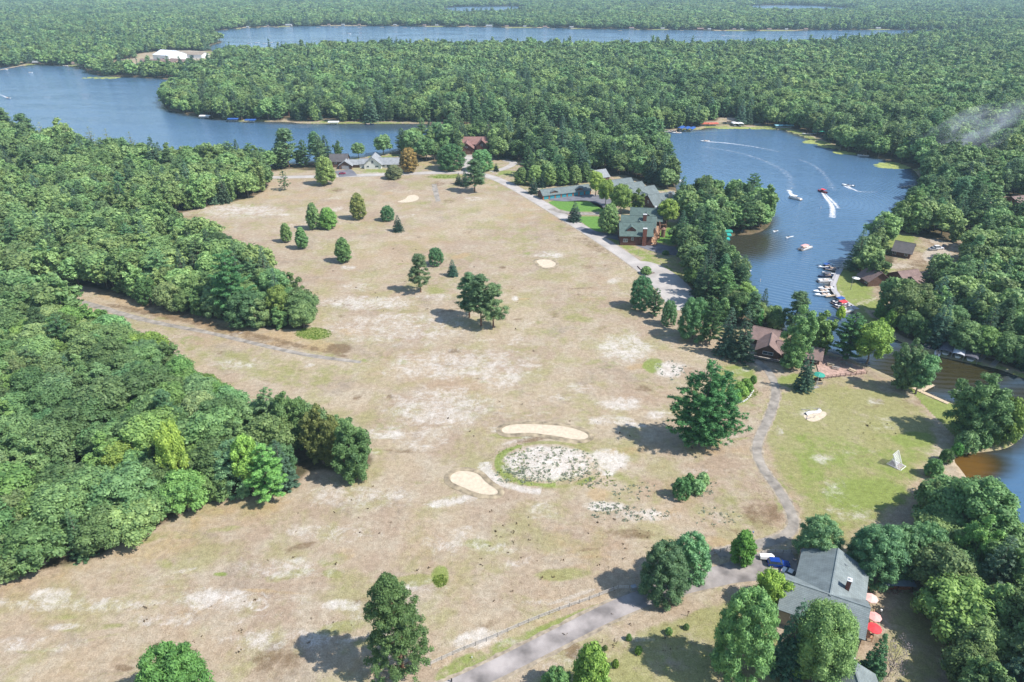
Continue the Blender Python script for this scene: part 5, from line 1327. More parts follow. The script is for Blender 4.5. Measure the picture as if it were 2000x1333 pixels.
def umbrella(label, x, y, z, r, h, m, name='umbrella', sides=8, tilt=0):
    t = thing(name, label, 'umbrella', (x, y, z), .3); t.rotation_euler = (tilt, 0, .3)
    MB().tube((0, 0, 0), (0, 0, h), .03, n=6).build('pole', metal, t)
    s = MB(); s.v = [(0, 0, h + .05)]
    for k in range(sides):
        a = 2 * math.pi * k / sides; s.v.append((math.cos(a) * r, math.sin(a) * r, h - .28 * r)); s.v.append((math.cos(a) * r, math.sin(a) * r, h - .28 * r - .12))
    for k in range(sides):
        a = 1 + 2 * k; b = 1 + 2 * ((k + 1) % sides); s.f += [(0, a, b), (a, a + 1, b + 1, b)]
    s.build('canopy', m, t)
    rb = MB()
    for k in range(sides):
        a = 2 * math.pi * k / sides; rb.bar((0, 0, h - .02), (math.cos(a) * r, math.sin(a) * r, h - .28 * r - .05), .025)
    rb.build('ribs', metal, t)
    MB().tube((0, 0, 0), (0, 0, .12), .28, .2, 10).build('base', blackm, t)
    return t


pinkm = mat('faded_pink_cloth', (.80, .40, .36), .8, 1.2, .12); redm = mat('red_cloth', (.72, .06, .07), .75, 1.2, .15); palem = mat('pale_pink_cloth', (.82, .52, .46), .8, 1, .1)
umbrella('faded pink umbrella highest on the deck of the grey roofed house', *G(1697, 1182, 1.0), 1.0, 1.4, 2.5, palem)
umbrella('faded salmon umbrella in the middle of the deck', *G(1704, 1218, 1.0), 1.0, 1.35, 2.4, pinkm)
umbrella('bright red umbrella lowest on the deck', *G(1703, 1240, 1.0), 1.0, 1.45, 2.4, redm, sides=10)
magm = mat('magenta_cloth', (.45, .08, .22), .8)


def chair(label, x, y, z, rz, m, group=None):
    t = thing('garden_chair', label, 'chair', (x, y, z), rz, group)
    MB().box((0, 0, .42), (.5, .5, .05)).build('seat', m, t); MB().box((0, .25, .72), (.5, .05, .6)).build('backrest', m, t)
    for a in (-.22, .22):
        for b in (-.22, .22): MB().box((a, b, .2), (.04, .04, .4)).build('leg', m, t)
    for a in (-.26, .26): MB().box((a, 0, .62), (.05, .5, .04)).build('armrest', m, t)


chair('magenta garden chair under the highest deck umbrella', *G(1692, 1190, 1.0), 1.0, .5, magm)
chair('dark red garden chair behind the red umbrella', *G(1712, 1236, 1.0), 1.0, 2.4, redm)
chair('red adirondack chair nearer the channel dock steps', *G(1942, 698), .35, 2.8, redm); chair('second red adirondack chair beside the first on the channel bank', *G(1947, 697), .35, 2.6, redm)
t = thing('yard_lamp', 'white globe lamp on a post in the shaded yard', 'lamp', (*G(1717, 1205), 0)); MB().tube((0, 0, 0), (0, 0, 1.7), .05, n=6).build('post', blackm, t); MB().tube((0, 0, 1.7), (0, 0, 2.15), .16, .2, 10).build('globe', whitep, t)

# ---- woodshed
ws = thing('woodshed', 'open woodshed with a blue grey lean to roof stacked with firewood', 'shed', (*G(1747, 1146), 0), math.radians(-3))
for x in (-3, 0, 3):
    MB().box((x, -1.2, 1.0), (.14, .14, 2.0)).build('post', red_w, ws); MB().box((x, 1.4, 1.2), (.14, .14, 2.4)).build('post', red_w, ws)
r = MB(); slab(r, Matrix.Identity(4), [(-3.5, 1.9, 2.75), (-3.5, -1.7, 2.05), (3.5, -1.7, 2.05), (3.5, 1.9, 2.75)], .1); r.build('roof', mat('blue_grey_roof', (.20, .25, .30), .7, 1, .15), ws)
MB().box((0, 1.5, 1.1), (6, .06, 2.2)).build('back_wall', brown_w, ws)
logm = mat('split_firewood', (.40, .16, .08), .9, 4, .35)
for i in range(24):
    for j in range(4):
        x, z_ = -2.85 + i * .245 + rnd.uniform(-.03, .03), .16 + j * .24
        MB().tube((x, -.9 + rnd.uniform(-.12, .05), z_), (x, .8, z_), .12, n=6).build('log', logm, ws)
for i in range(16):
    x = rnd.uniform(-3.2, 3.2); y = rnd.uniform(-2.4, -1.5); a = rnd.uniform(0, 3)
    MB().tube((x, y, .1), (x + math.cos(a) * .6, y + math.sin(a) * .6, .12), .1, n=6).build('log', log_w, ws)

# ---- lowest house
lh = thing('cottage', 'cottage with a hipped grey roof and brick chimney at the bottom of the view', 'house', (62.6, 77.2, 0), math.radians(82))
M = gable(lh, 0, 0, 0, 14, 4.6, 3.8, 6.8, yel, roof_grey, [(3, -1.5, 2, 1.2, 1.2), (3, 2, 2, 1.2, 1.2), (1, 2, 2, 1.2, 1.2)])
gable(lh, 2.0, 3.4, math.radians(92), 5.0, 3.4, 3.4, 5.2, yel, roof_grey)
chimney(lh, M, 7.2, .6, 0, 8.2, 1.5, brickm)

# ---- vehicles
def car(name, label, x, y, rz, paint, L=4.7, W=1.85, H=1.7, cat='car', z=0.05, wagon=True):
    t = thing(name, label, cat, (x, y, z), rz)
    a = L / 2; w = W / 2; rings = []
    for xx, ww, z0, z1 in ((-a, .86, .5, .9), (-a + .12, .97, .32, 1.0), (-a * .5, 1, .28, 1.02), (0, 1, .28, 1.0), (a * .5, 1, .28, .98), (a - .25, .95, .32, .86), (a, .82, .45, .72)):
        rings.append([(xx, -w * ww, z0), (xx, w * ww, z0), (xx, w * ww, z1 * .8), (xx, w * ww * .93, z1), (xx, -w * ww * .93, z1), (xx, -w * ww, z1 * .8)])
    MB().loft(rings).build('body', paint, t, smooth=False)
    g = MB(); b0, b1 = (-a + .12, a * .32) if wagon else (-a * .62, a * .38); c0, c1 = (b0 + .25, b1 - .75) if wagon else (b0 + .6, b1 - .7)
    g.add([(b0, -w * .92, .98), (b1, -w * .92, .96), (b1, w * .92, .96), (b0, w * .92, .98), (c0, -w * .76, H - .06), (c1, -w * .76, H - .06), (c1, w * .76, H - .06), (c0, w * .76, H - .06)], [(0, 1, 5, 4), (1, 2, 6, 5), (2, 3, 7, 6), (3, 0, 4, 7), (4, 5, 6, 7)])
    g.build('window', glassm, t)
    MB().loft([[(c0 - .05, -w * .78, H - .06), (c0 - .05, w * .78, H - .06), (c0 + .02, w * .72, H + .02), (c0 + .02, -w * .72, H + .02)], [(c1 + .05, -w * .78, H - .06), (c1 + .05, w * .78, H - .06), (c1, w * .72, H + .02), (c1, -w * .72, H + .02)]]).build('roof', paint, t)
    for sx in (-a * .62, a * .62):
        for sy in (-1, 1):
            wh = MB().tube((sx, sy * (w - .2), .34), (sx, sy * (w + .02), .34), .34, n=14).build('wheel', tyre, t); MB().tube((sx, sy * (w + .0), .34), (sx, sy * (w + .035), .34), .19, n=10).build('rim', metal, wh)
    for sy in (-1, 1):
        MB().box((a - .04, sy * w * .62, .68), (.1, .32, .14)).build('headlight', whitep, t); MB().box((-a + .03, sy * w * .72, .84), (.08, .2, .22)).build('taillight', redm, t)
        MB().box((a * .3, sy * (w + .09), 1.05), (.14, .2, .12)).build('mirror', paint, t)
    return t


bluep = mat('metallic_blue_paint', (.015, .07, .36), .25, 2, .05, 0, .4, None, .6); whitec = mat('white_car_paint', (.75, .75, .75), .25, 2, .04, 0, 0, None, .5); darkc = mat('dark_car_paint', (.03, .03, .04), .25, 2, .1); maroon = mat('maroon_car_paint', (.28, .02, .06), .3, 2, .1); silverc = mat('silver_car_paint', (.45, .47, .5), .3, 2, .08, 0, .5)
car('parked_suv', 'shiny blue station wagon parked at the end of the driveway', *G(1520, 1105), math.radians(-8), bluep, 5.0, 1.9, 1.75)
car('parked_car', 'white car half hidden by the yellow green maple', *G(1545, 1126), math.radians(-40), whitec, 4.5, 1.8, 1.5, wagon=False)
t = thing('boat_trailer', 'small white covered trailer behind the blue station wagon', 'trailer', (*G(1496, 1092), 0), math.radians(-5)); MB().loft([[(-1.5, -.7, .5), (-1.5, .7, .5), (-1.5, .6, 1.1), (-1.5, -.6, 1.1)], [(1.2, -.75, .5), (1.2, .75, .5), (1.2, .6, 1.25), (1.2, -.6, 1.25)], [(1.8, -.4, .6), (1.8, .4, .6), (1.8, .3, .9), (1.8, -.3, .9)]]).build('cover', whitep, t)
for sy in (-.85, .85): MB().tube((0, sy - .1, .3), (0, sy + .1, .3), .3, n=12).build('wheel', tyre, t)
MB().bar((1.7, 0, .5), (3.0, 0, .4), .08).build('tow_bar', metal, t)
car('parked_car', 'maroon car on the drive of the dark brown house', *G(669, 341), .2, maroon, 4.5, 1.8, 1.5, wagon=False, z=.15)
car('parked_car', 'white car on the gravel under the trees behind the resort roofs', *G(1838, 530), 1.2, whitec, wagon=False)
car('parked_car', 'silver car in the gravel parking nearest the dark cottage', *G(1822, 489), .1, silverc, wagon=False)
car('parked_truck', 'white pickup like van in the gravel parking', *G(1832, 487), .1, whitec, 5.2, 1.95, 1.9)
car('parked_car', 'black car at the far end of the gravel parking', *G(1843, 484), .9, darkc)
car('parked_car', 'blue car beside the brown building at the edge of the view', *G(1992, 412), .4, bluep, wagon=False)

# ---- houses along the road
# green roofed lodge: three gabled blocks stepping back towards the cove
lodge = thing('lodge', 'big log lodge with stepped green gable roofs and two brick chimneys', 'lodge', (*G(1240, 455), 0))
lo = Vector((*G(1240, 455), 0))
for i, (A, B) in enumerate([((1212, 434), (1272, 435)), ((1216, 420), (1280, 423)), ((1234, 405), (1293, 408))]):
    a = G(*A, 10.0); b = G(*B, 10.0); L = math.hypot(b[0] - a[0], b[1] - a[1]); rz = math.atan2(b[1] - a[1], b[0] - a[0])
    cx, cy = (a[0] + b[0]) / 2 - lo.x, (a[1] + b[1]) / 2 - lo.y
    M = gable(lodge, cx, cy, rz, L, 6.4, 5.6, 10.0 + .012 * i, red_w, roof_green, [(0, -L * .38, 2.6, .9, 1.6), (0, -L * .3, 2.6, .9, 1.6), (0, -L * .12, 3.4, 1, 1.3), (3, -2.5, 2.2, 1.6, 2), (3, 2.5, 2.2, 1.6, 2), (3, 0, 6.2, 1.6, 1.6)] if i < 2 else [(3, 0, 4, 2, 2)], over=.8)
    dormer(lodge, M, (-L * .16, L * .02, 0)[i], -4.6, 6.0, (4.4, 3.6, 3.6)[i], 4.2, (3.3, 2.6, 2.6)[i], red_w, roof_green)
    if i == 0: chimney(lodge, M, L * .26, -6.6, -.2, 9.0, 1.9, brickm); 
    if i == 1: chimney(lodge, M, L * .18, -2.2, 6, 11.4, 1.8, brickm)
    if i == 2: chimney(lodge, M, L * .3, 1.0, 8, 10.9, 1.2, whitep, False)
    # log balconies on the cove side
    for lev in (0.2, 3.0):
        for yy in (-5.5, -2.8, 0, 2.8, 5.5):
            q = MB(); q.tube(M @ Vector((L / 2 + 2.8, yy, lev)), M @ Vector((L / 2 + 2.8, yy, lev + 2.9)), .16, n=6); q.build('log_post', log_w, lodge)
        q = MB(); q.bar(M @ Vector((L / 2 + 2.8, -5.8, lev + 2.85)), M @ Vector((L / 2 + 2.8, 5.8, lev + 2.85)), .26); q.build('log_beam', log_w, lodge)
        q = MB(); q.bar(M @ Vector((L / 2 + 2.9, -5.8, lev + 1.0)), M @ Vector((L / 2 + 2.9, 5.8, lev + 1.0)), .14); q.build('balcony_rail', log_w, lodge)
        q = MB(); q.box((L / 2 + 1.5, 0, lev), (3.0, 11.6, .18)); q.v = [tuple(M @ Vector(v)) for v in q.v]; q.build('balcony_floor', wood_t, lodge)
    for yy in (-4, 4):
        q = MB(); q.tube(M @ Vector((L / 2 + .7, yy, 7.0)), M @ Vector((L / 2 + .7, 0, 9.7)), .17, n=6); q.build('log_brace', log_w, lodge)
q = MB(); q.tube((13.5, -6.2, 0), (13.5, -6.2, 4.2), 1.1, n=12); q.tube((13.5, -6.2, 4.2), (13.5, -6.2, 5.2), 1.4, .2, 12); q.build('turret', log_w, lodge)
# boulders on the bank below the lodge
stone = mat('pale_boulder', (.46, .39, .33), .9, 2, .25, .3)


def boulder(label, x, y, r, m=stone, parent=None, name='boulder', group=None):
    v = ICO_V * np.array([r, r * .85, r * .6]) * rng.uniform(.8, 1.15, (len(ICO_V), 1))
    o = MB().add(v + np.array([x, y, r * .3]), [tuple(f) for f in ICO_F.tolist()]).build(name, m, parent)
    if parent is None: tag(o, label, 'boulder', group)
    return o


for i in range(12):
    f = i / 11; x, y = G(1228 + 44 * f + rnd.uniform(-2, 2), 466 + 12 * f + rnd.uniform(-1.5, 1.5)); boulder(['leftmost', 'second', 'third', 'fourth', 'fifth', 'sixth', 'seventh', 'eighth', 'ninth', 'tenth', 'eleventh', 'rightmost'][i] + ' tan boulder along the rough bank below the green roofed lodge', x, y, rnd.uniform(.6, 1.2), group='boulders below the lodge')

for i, (A, B, lb) in enumerate([((1188, 352.6), (1231, 347), 'farthest of the three parallel green roofed cabins'), ((1207, 361.6), (1252, 354.4), 'middle one of the three parallel green roofed cabins'), ((1229, 369.4), (1276, 362), 'nearest of the three parallel green roofed cabins'),
                                ((1267, 381), (1314, 374.5), 'larger green roofed cabin with a stone chimney by the water')]):
    t, M, L = ridge_house('cabin', lb, A, B, 6.6 if i < 3 else 7.5, 5.2 if i < 3 else 6.5, 3.4, brown_w, roof_gg, [(2, 0, 3.5, 1.4, 1.4), (0, 0, 1.8, 1.4, 1.2), (0, 4, 1.8, 1.4, 1.2)], 'cabin', 'green roofed cabins', over=.8)
    gable(t, -L * .12, -6.5, math.pi / 2, 5, 3.2, 3.0, 5.0, brown_w, roof_gg)
    if i == 3: chimney(t, M, 4, -3.6, 4, 8.6, 1.6, stone); gable(t, 4.5, -9, math.pi / 2, 8, 4, 3.2, 5.6, brown_w, roof_gg)
ridge_house('cabin', 'small hipped cabin roof peeping out nearest the wooded point', (1308, 388), (1328, 385), 5.5, 4.2, 3.2, brown_w, roof_gg, (), 'cabin')

t, M, L = ridge_house('garage_row', 'long low green roofed row of garages with turquoise doors', (1056, 370.5), (1148, 360), 5.2, 4.0, 2.8, brown_w, roof_gg, (), 'garage', over=.6)
teal = mat('turquoise_door', (.05, .30, .36), .6, 2, .12); org = mat('orange_jamb', (.45, .16, .08), .8)
for i in range(8):
    x = -L / 2 + L * (i + .5) / 8; MB().box((x, -4.0, 1.2), (L / 8 * .72, .12, 2.3)).build('garage_door', teal, t)
for i in range(9): MB().box((-L / 2 + L * i / 8 * .998 + .02, -4.02, 1.25), (L / 8 * .16, .14, 2.5)).build('jamb', org, t)
for f in (-.26, .27): dormer(t, M, L * f, -3.4, 3.0, 4.6, 3.0, 1.7, brown_w, roof_gg)

wh = mat('cream_siding', (.70, .68, .62), .8, 2, .06)
wt = thing('house', 'white walled house with a front gable and long light grey roof', 'house', (*G(733, 328), 0), 0)
M = gable(wt, -1, 3.0, math.pi / 2, 13, 6.0, 3.4, 8.4, wh, roof_light, [(2, 0, 4.8, 1.4, 2.2), (2, -3.4, 1.7, 1.6, 1.2), (2, 2.8, 1.7, 2.2, 1.2)], over=.8)
gable(wt, 10.5, 4.0, 0.03, 15, 4.6, 3.0, 6.2, wh, roof_light, [(0, -4.6, 1.5, 1.6, 1.4), (0, -1, 1.4, 2.6, 1.8)], over=.7)
MB().box((15.2, -.68, 1.4), (5.2, .16, 2.5)).build('garage_door', mat('tan_door', (.33, .27, .2), .8), wt)
gable(wt, -8.0, 4, 0.03, 6, 4, 3.0, 5.5, wh, roof_light)
dh = thing('house', 'low dark brown house with grey roofs behind a pale green tree', 'house', (*G(670, 328), 0), 0.05)
gable(dh, -3, 6, 0, 12, 5, 4.6, 8.4, brown_w, roof_dark, [(0, -2, 3, 1.4, 1.2)], over=.7)
gable(dh, 2.5, 0, math.pi / 2, 9, 4.4, 2.8, 5.8, brown_w, roof_light, (), over=.7)
gable(dh, 9, 3, 0.0, 8, 3.6, 2.7, 5.0, brown_w, roof_light, (), over=.7)
MB().box((2.5, -4.58, 1.3), (5, .14, 2.3)).build('garage_door', mat('grey_door', (.3, .3, .3), .7), dh)
rh_ = thing('house', 'red walled house with a rust coloured roof at the end of a pale drive', 'house', (*G(926, 300), 0), 0)
gable(rh_, 2, 10, 0, 22, 5.5, 6.5, 10.4, red_w, roof_rust, [(0, 6, 3, 1.4, 1.4)], over=.9)
M = gable(rh_, -5.5, 3, math.pi / 2, 13, 5, 5.0, 8.6, red_w, roof_rust, [(2, 0, 5.4, 1.6, 1)], over=.9)
gable(rh_, 6, 5, math.pi / 2, 10, 4.2, 6.2, 10.0, red_w, roof_rust, [(2, 0, 6.2, 1.5, 1.5)], over=.9)
MB().box((-5.5, -3.6, 1.5), (6, .16, 2.6)).build('garage_door', brown_w, rh_)
ridge_house('house', 'tan roof half buried in trees above the round trees', (1076, 322), (1116, 318), 6, 5, 3, yel, roofmat('roof_tan', (.36, .29, .22)), (), over=.7)
ridge_house('house', 'grey roofed house among trees above the cabins', (1160, 333), (1182, 330), 7, 5.5, 3.4, brown_w, roof_light, ())
ridge_house('house', 'brown cottage in a gap of the far bank forest', (846, 216), (860, 214), 6, 5, 3, brown_w, roof_brown, ())
ridge_house('boathouse', 'dark red roofed boathouse on the far river bank', (842, 239), (864, 240), 4, 3.5, 2.4, brown_w, roof_rust, (), 'boathouse')
ridge_house('house', 'tan roofed cottage behind the white boat canopies', (1421, 230), (1440, 231), 5, 5, 3, yel, roofmat('roof_tan', (.36, .29, .22)), ())

# ---- the resort across the cove and the bar by the picnic deck
ridge_house('cottage', 'long low cottage with a pinkish brown hipped roof by the turning area', (1477, 637), (1520, 646), 5.2, 4.6, 3.0, brown_w, roof_brown, [(0, -4, 1.6, 1.6, 1.2), (0, -1, 1.6, 1.6, 1.2), (2, 0, 1.5, 1.3, 1.2)], 'cottage', over=1.1)
bar = thing('bar', 'brown timber lakeside bar with a brown gable roof and ramp', 'bar', (*G(1500, 690), 0), math.radians(-24))
gable(bar, 0, 1, math.pi / 2, 9, 3.6, 2.9, 5.4, brown_w, roof_brown, [(2, 0, 1.7, 3.4, 1.1)], over=.9)
gable(bar, 10, 2, 0, 14, 4.2, 2.8, 4.8, brown_w, roof_brown, [(0, -3, 1.7, 2.4, 1.2), (0, 1.5, 1.7, 2.4, 1.2), (0, 5, 1.7, 2.4, 1.2)], over=.9)
q = MB(); q.box((5, -5.4, .5), (20, 1.6, .14)); q.build('ramp', wood_g, bar); q = MB(); q.bar((-5, -6.3, 1.5), (15, -6.3, 1.5), .1); q.bar((-5, -6.3, .95), (15, -6.3, .95), .5, .04); q.build('ramp_rail', brown_w, bar)
for nm, lb, A, B, rh, hw, eh, wm, rm in [('cottage', 'dark cottage with a black brown roof under the resort trees', (1752, 470), (1786, 476), 6, 6, 3, brown_w, roof_dark),
                                         ('cottage', 'purplish brown roof peaked among trees behind the marina lawn', (1702, 520), (1722, 532), 6.5, 5, 3, brown_w, roof_brown), ('cottage', 'wide brown roof in the middle of the resort', (1756, 530), (1790, 526), 6.5, 6.5, 3, brown_w, roof_brown),
                                         ('cottage', 'lower brown roof running towards the resort parking', (1782, 540), (1812, 530), 5.5, 5.5, 3, brown_w, roof_brown), ('cottage', 'dark boathouse cottage under the trees of the channel bank', (1742, 600), (1768, 588), 5.5, 4.5, 3, brown_w, roof_dark),
                                         ('cottage', 'brown building with a white edged roof at the edge of the view', (1978, 384), (2016, 380), 7, 7, 4, red_w, roof_brown), ('cottage', 'dark roof deep in the resort trees by the far parking', (1925, 428), (1950, 432), 6, 5, 3, brown_w, roof_dark)]:
    ridge_house(nm, lb, A, B, rh, hw, eh, wm, rm, [(0, -3, 1.7, 1.4, 1.2), (0, 2, 1.7, 1.4, 1.2), (2, 0, 1.7, 1.4, 1.2)], 'cottage', over=.8)

# ---- far shore: works yard, brown roofs, lake cabins
for nm, lb, A, B, rh, hw, eh, wm, rm in [('warehouse', 'tall white shed with a white roof in the yard between the lakes', (314, 97), (345, 99), 15, 17, 9, whitep, mat('white_roof', (.72, .73, .74), .6)), ('warehouse', 'long white sided warehouse with a pale brown roof', (352, 101), (400, 102), 9, 11, 6, whitep, roofmat('roof_tan', (.36, .29, .22))),
                                         ('warehouse', 'small white store in front of the tall white shed', (318, 108), (336, 109), 7, 8, 5, whitep, roof_light)]:
    ridge_house(nm, lb, A, B, rh, hw, eh, wm, rm, [(0, -8, 3, 4, 4), (0, 6, 3, 4, 4)], 'warehouse')
for i, (x, y) in enumerate([(283, 118), (303, 119), (322, 118), (342, 117), (358, 119), (295, 123), (332, 123)]):
    ridge_house('townhouse', ['leftmost', 'second', 'third', 'fourth', 'rightmost', 'lower left', 'lower middle'][i] + ' brown roofed townhouse in the row between the lakes', (x - 8, y - 3), (x + 8, y - 3 + (i % 2)), 8, 7, 5, wood_p if i % 2 else yel, roof_brown, [(0, -3, 2, 2, 1.5), (0, 3, 2, 2, 1.5)], 'townhouse')
for i, (x, y, w, c) in enumerate(FAR_H):
    hx, hy = HOUSE_AT[i]; D = math.hypot(hx, hy); ww = w * D / FPX * .8; h = ww * .12 + 3.2; bx_, by_ = to_px(hx, hy, h); x, y = bx_, by_ + 2
    wmx = {'w': mat('pale_grey_siding', (.42, .42, .41), .8, 1, .1), 't': wood_p, 'd': brown_w, 'r': red_w}[c]
    ridge_house('boathouse', 'tiny ' + {'w': 'white', 't': 'tan', 'd': 'dark', 'r': 'red brown'}[c] + ' lakeshore house number %d counting from the left along the far water' % (i + 1) if False else
                'tiny ' + {'w': 'white', 't': 'tan', 'd': 'dark', 'r': 'red brown'}[c] + ' house on the far shore ' + ['at the pale landing', 'by the first dock', 'right of the pale landing', 'at the left end of the lake', 'just past the lake corner', 'widest on the left shore', 'above the narrow bay', 'right of the narrow bay', 'among bare banks', 'left of the speedboat', 'right of the speedboat', 'left of the far pond', 'under the far pond',
                'below the pond gap', 'right of the pond gap', 'set back in the trees', 'right of the pond', 'standing alone in the middle', 'at the bright mid shore', 'near the mid shore point', 'with bare ground around', 'beside the bare ground', 'in a close pair, left one', 'in a close pair, right one', 'up the slope', 'right of the slope house', 'near the wake', 'last before the lake end'][i],
                (x - w / 2, y - 2), (x + w / 2, y - 2), h, ww * .32, h * .6, wmx, roof_light if i % 2 else roof_brown, (), 'house', 'houses along the far shore')


# ------------------------------------------------------------------ water craft
def hull_rings(L, W, H, z0=0.0):
    R = []
    for f, w, k in ((0, .82, 0), (.25, .95, 0), (.55, 1, 0), (.78, .78, .06), (.92, .42, .16), (1, .06, .3)):
        x = -L / 2 + L * f; hw = W / 2 * w
        R.append([(x, -hw * .55, z0 + k), (x, hw * .55, z0 + k), (x, hw, z0 + H + k * .6), (x, hw * .9, z0 + H + .05 + k * .6), (x, -hw * .9, z0 + H + .05 + k * .6), (x, -hw, z0 + H + k * .6)])
    return R


fibre = mat('white_gelcoat', (.80, .80, .78), .25, 2, .04, 0, 0, None, .5); navy = mat('navy_gelcoat', (.02, .035, .09), .3, 2, .1); bluec = mat('blue_canvas', (.03, .10, .33), .8, 2, .1); tanv = mat('tan_vinyl', (.55, .42, .32), .7, 2, .1); darkcv = mat('charcoal_canvas', (.11, .11, .13), .8, 2, .15); tealc = mat('turquoise_canvas', (.03, .38, .33), .7, .5, .12); greenc = mat('green_canvas', (.04, .30, .22), .75, .5, .12)


def runabout(label, x, y, rz, m=None, L=6.4, W=2.4, cat='boat', name='motor_boat', inner=None, cover=None):
    t = thing(name, label, cat, (x, y, WZ - .12), rz); MB().loft(hull_rings(L, W, .8)).build('hull', m or fibre, t)
    MB().box((-L * .12, 0, .87), (L * .42, W * .62, .1)).build('cockpit', inner or tanv, t)
    for sy in (-1, 1): MB().box((-L * .02, sy * W * .18, 1.05), (.6, .5, .5)).build('seat', inner or tanv, t)
    MB().box((-L * .3, 0, 1.0), (.6, W * .6, .35)).build('rear_seat', inner or tanv, t)
    MB().add([(L * .12, -W * .36, .86), (L * .12, W * .36, .86), (L * .05, W * .32, 1.35), (L * .05, -W * .32, 1.35), (L * .10, 0, 1.38)], [(0, 1, 2, 4, 3)]).build('windshield', glassm, t)
    o = MB().box((-L / 2 - .2, 0, .75), (.45, .4, .9)).build('motor', blackm, t)
    if cover: MB().loft([[(-L * .3, -W * .45, 1.9), (-L * .3, W * .45, 1.9), (-L * .3, W * .3, 2.1), (-L * .3, -W * .3, 2.1)], [(L * .12, -W * .45, 1.9), (L * .12, W * .45, 1.9), (L * .12, W * .3, 2.1), (L * .12, -W * .3, 2.1)]]).build('canopy', cover, t); 
    if cover:
        for a in (-L * .28, L * .1):
            for b in (-W * .42, W * .42): MB().bar((a, b, .85), (a, b, 1.95), .04).build('canopy_pole', metal, t)
    return t


def pontoon(label, x, y, rz, m=None, top=None, L=7.2, W=2.5, seatm=None, name='pontoon_boat'):
    t = thing(name, label, 'boat', (x, y, WZ - .1), rz)
    for sy in (-1, 1):
        s = MB(); s.tube((-L / 2, sy * W * .36, .2), (L / 2 - .6, sy * W * .36, .2), .32, n=10); s.tube((L / 2 - .6, sy * W * .36, .2), (L / 2 + .1, sy * W * .36, .35), .32, .06, 10); s.build('pontoon', metal, t)
    MB().box((0, 0, .58), (L, W, .12)).build('deck', tanv, t)
    for c, d in (((0, -W / 2 + .04, .98), (L * .86, .05, .62)), ((0, W / 2 - .04, .98), (L * .86, .05, .62)), ((L * .43, 0, .98), (.05, W * .9, .62)), ((-L * .43, 0, .98), (.05, W * .9, .62))): MB().box(c, d).build('side_panel', m or fibre, t)
    for c, d in (((L * .27, W * .28, .85), (1.7, .6, .45)), ((L * .27, -W * .28, .85), (1.7, .6, .45)), ((-L * .28, W * .22, .85), (1.6, .9, .45)), ((-.2, -W * .25, .95), (.7, .6, .7))): MB().box(c, d).build('seat', seatm or whitep, t)
    if top:
        s = MB(); n = 6; rr = []
        for xx in (-L * .36, L * .10):
            rr.append([(xx, -W * .48, 2.15), (xx, -W * .25, 2.36), (xx, W * .25, 2.36), (xx, W * .48, 2.15), (xx, W * .25, 2.30), (xx, -W * .25, 2.30)])
        s.loft(rr).build('canopy', top, t)
        for a in (-L * .34, L * .08):
            for b in (-W * .46, W * .46): MB().bar((a, b, .64), (a, b, 2.18), .05).build('canopy_pole', metal, t)
    MB().box((-L / 2 - .15, 0, .6), (.5, .4, .9)).build('motor', blackm, t)
    return t


def jetski(label, x, y, rz, m):
    t = thing('jet_ski', label, 'jet ski', (x, y, WZ - .05), rz); MB().loft(hull_rings(3.2, 1.15, .45)).build('hull', m, t); MB().box((-.5, 0, .68), (1.3, .36, .34)).build('seat', blackm, t)
    MB().bar((.35, -.38, 1.0), (.35, .38, 1.0), .06).bar((.45, 0, .5), (.35, 0, 1.0), .14).build('handlebar', blackm, t)


def lift(label, x, y, rz, m, L=8.5, W=3.2, h=2.5, curved=True, group=None, sidem=None):
    t = thing('boat_lift', label, 'boat lift', (x, y, WZ), rz, group)
    for a in (-L * .38, L * .38):
        for b in (-W * .46, W * .46): MB().box((a, b, h / 2 - .3), (.12, .12, h + .6)).build('post', metal, t)
    s = MB(); rr = []; n = 7
    for xx in (-L / 2, -L * .46, L * .46, L / 2):
        e = .55 if abs(xx) == L / 2 else 1
        prof = [(xx, W / 2 * math.cos(math.pi * (1 - k / (n - 1))) * (1 if e == 1 else .93), h + .72 * e * math.sin(math.pi * k / (n - 1))) for k in range(n)]
        low = [(p[0], p[1] * .98, p[2] - .08) for p in prof[::-1]]
        rr.append(prof[:1] + [(xx, -W / 2, h - .35)] * 0 + prof[1:] + low)
    s.loft(rr).build('canopy', m, t)
    for b in (-1, 1): MB().box((0, b * W * .5, h - .12), (L * .96, .04, .42)).build('skirt', sidem or m, t)
    MB().loft(hull_rings(L * .7, W * .6, .6, .4)).build('stored_hull', fibre, t)
    return t


A_ = math.radians
runabout('white ski boat pulling the long white wake across the upper cove', *G(1377, 276), A_(178), fibre, 7.5, 2.6)
pontoon('white pontoon boat turning in the cove with a short wake behind', *G(1554, 388), A_(-52), fibre, whitep, 8)
runabout('dark red boat throwing the big split wake in the cove', *G(1606, 374), A_(115), mat('maroon_gelcoat', (.2, .015, .03), .3), 7, 2.6, inner=darkcv, cover=redm)
runabout('white speedboat crossing near the right bank of the cove', *G(1656, 362), A_(150), fibre, 7.5, 2.6, inner=navy)
jetski('left one of the two small personal watercraft in the cove', *G(1514, 451), A_(200), fibre); jetski('right one of the two small personal watercraft in the cove', *G(1539, 463), A_(205), fibre)
pontoon('pontoon boat with a pinkish red canopy drifting in mid channel', *G(1573, 485), A_(35), fibre, pinkm, 8.4, 2.8)
pontoon('white pontoon boat with dark cover moored off the cabins', *G(1322, 355), A_(5), fibre, darkcv, 8.5, 2.8)
runabout('white motor boat with its wake at the left edge of the river', *G(17, 192), A_(-30), fibre, 9, 3)
runabout('white cruiser moored by the pale landing, left one', *G(128, 129), A_(170), fibre, 9, 3, name='motor_boat'); runabout('white cruiser moored by the pale landing, right one', *G(160, 131), A_(10), fibre, 9, 3)
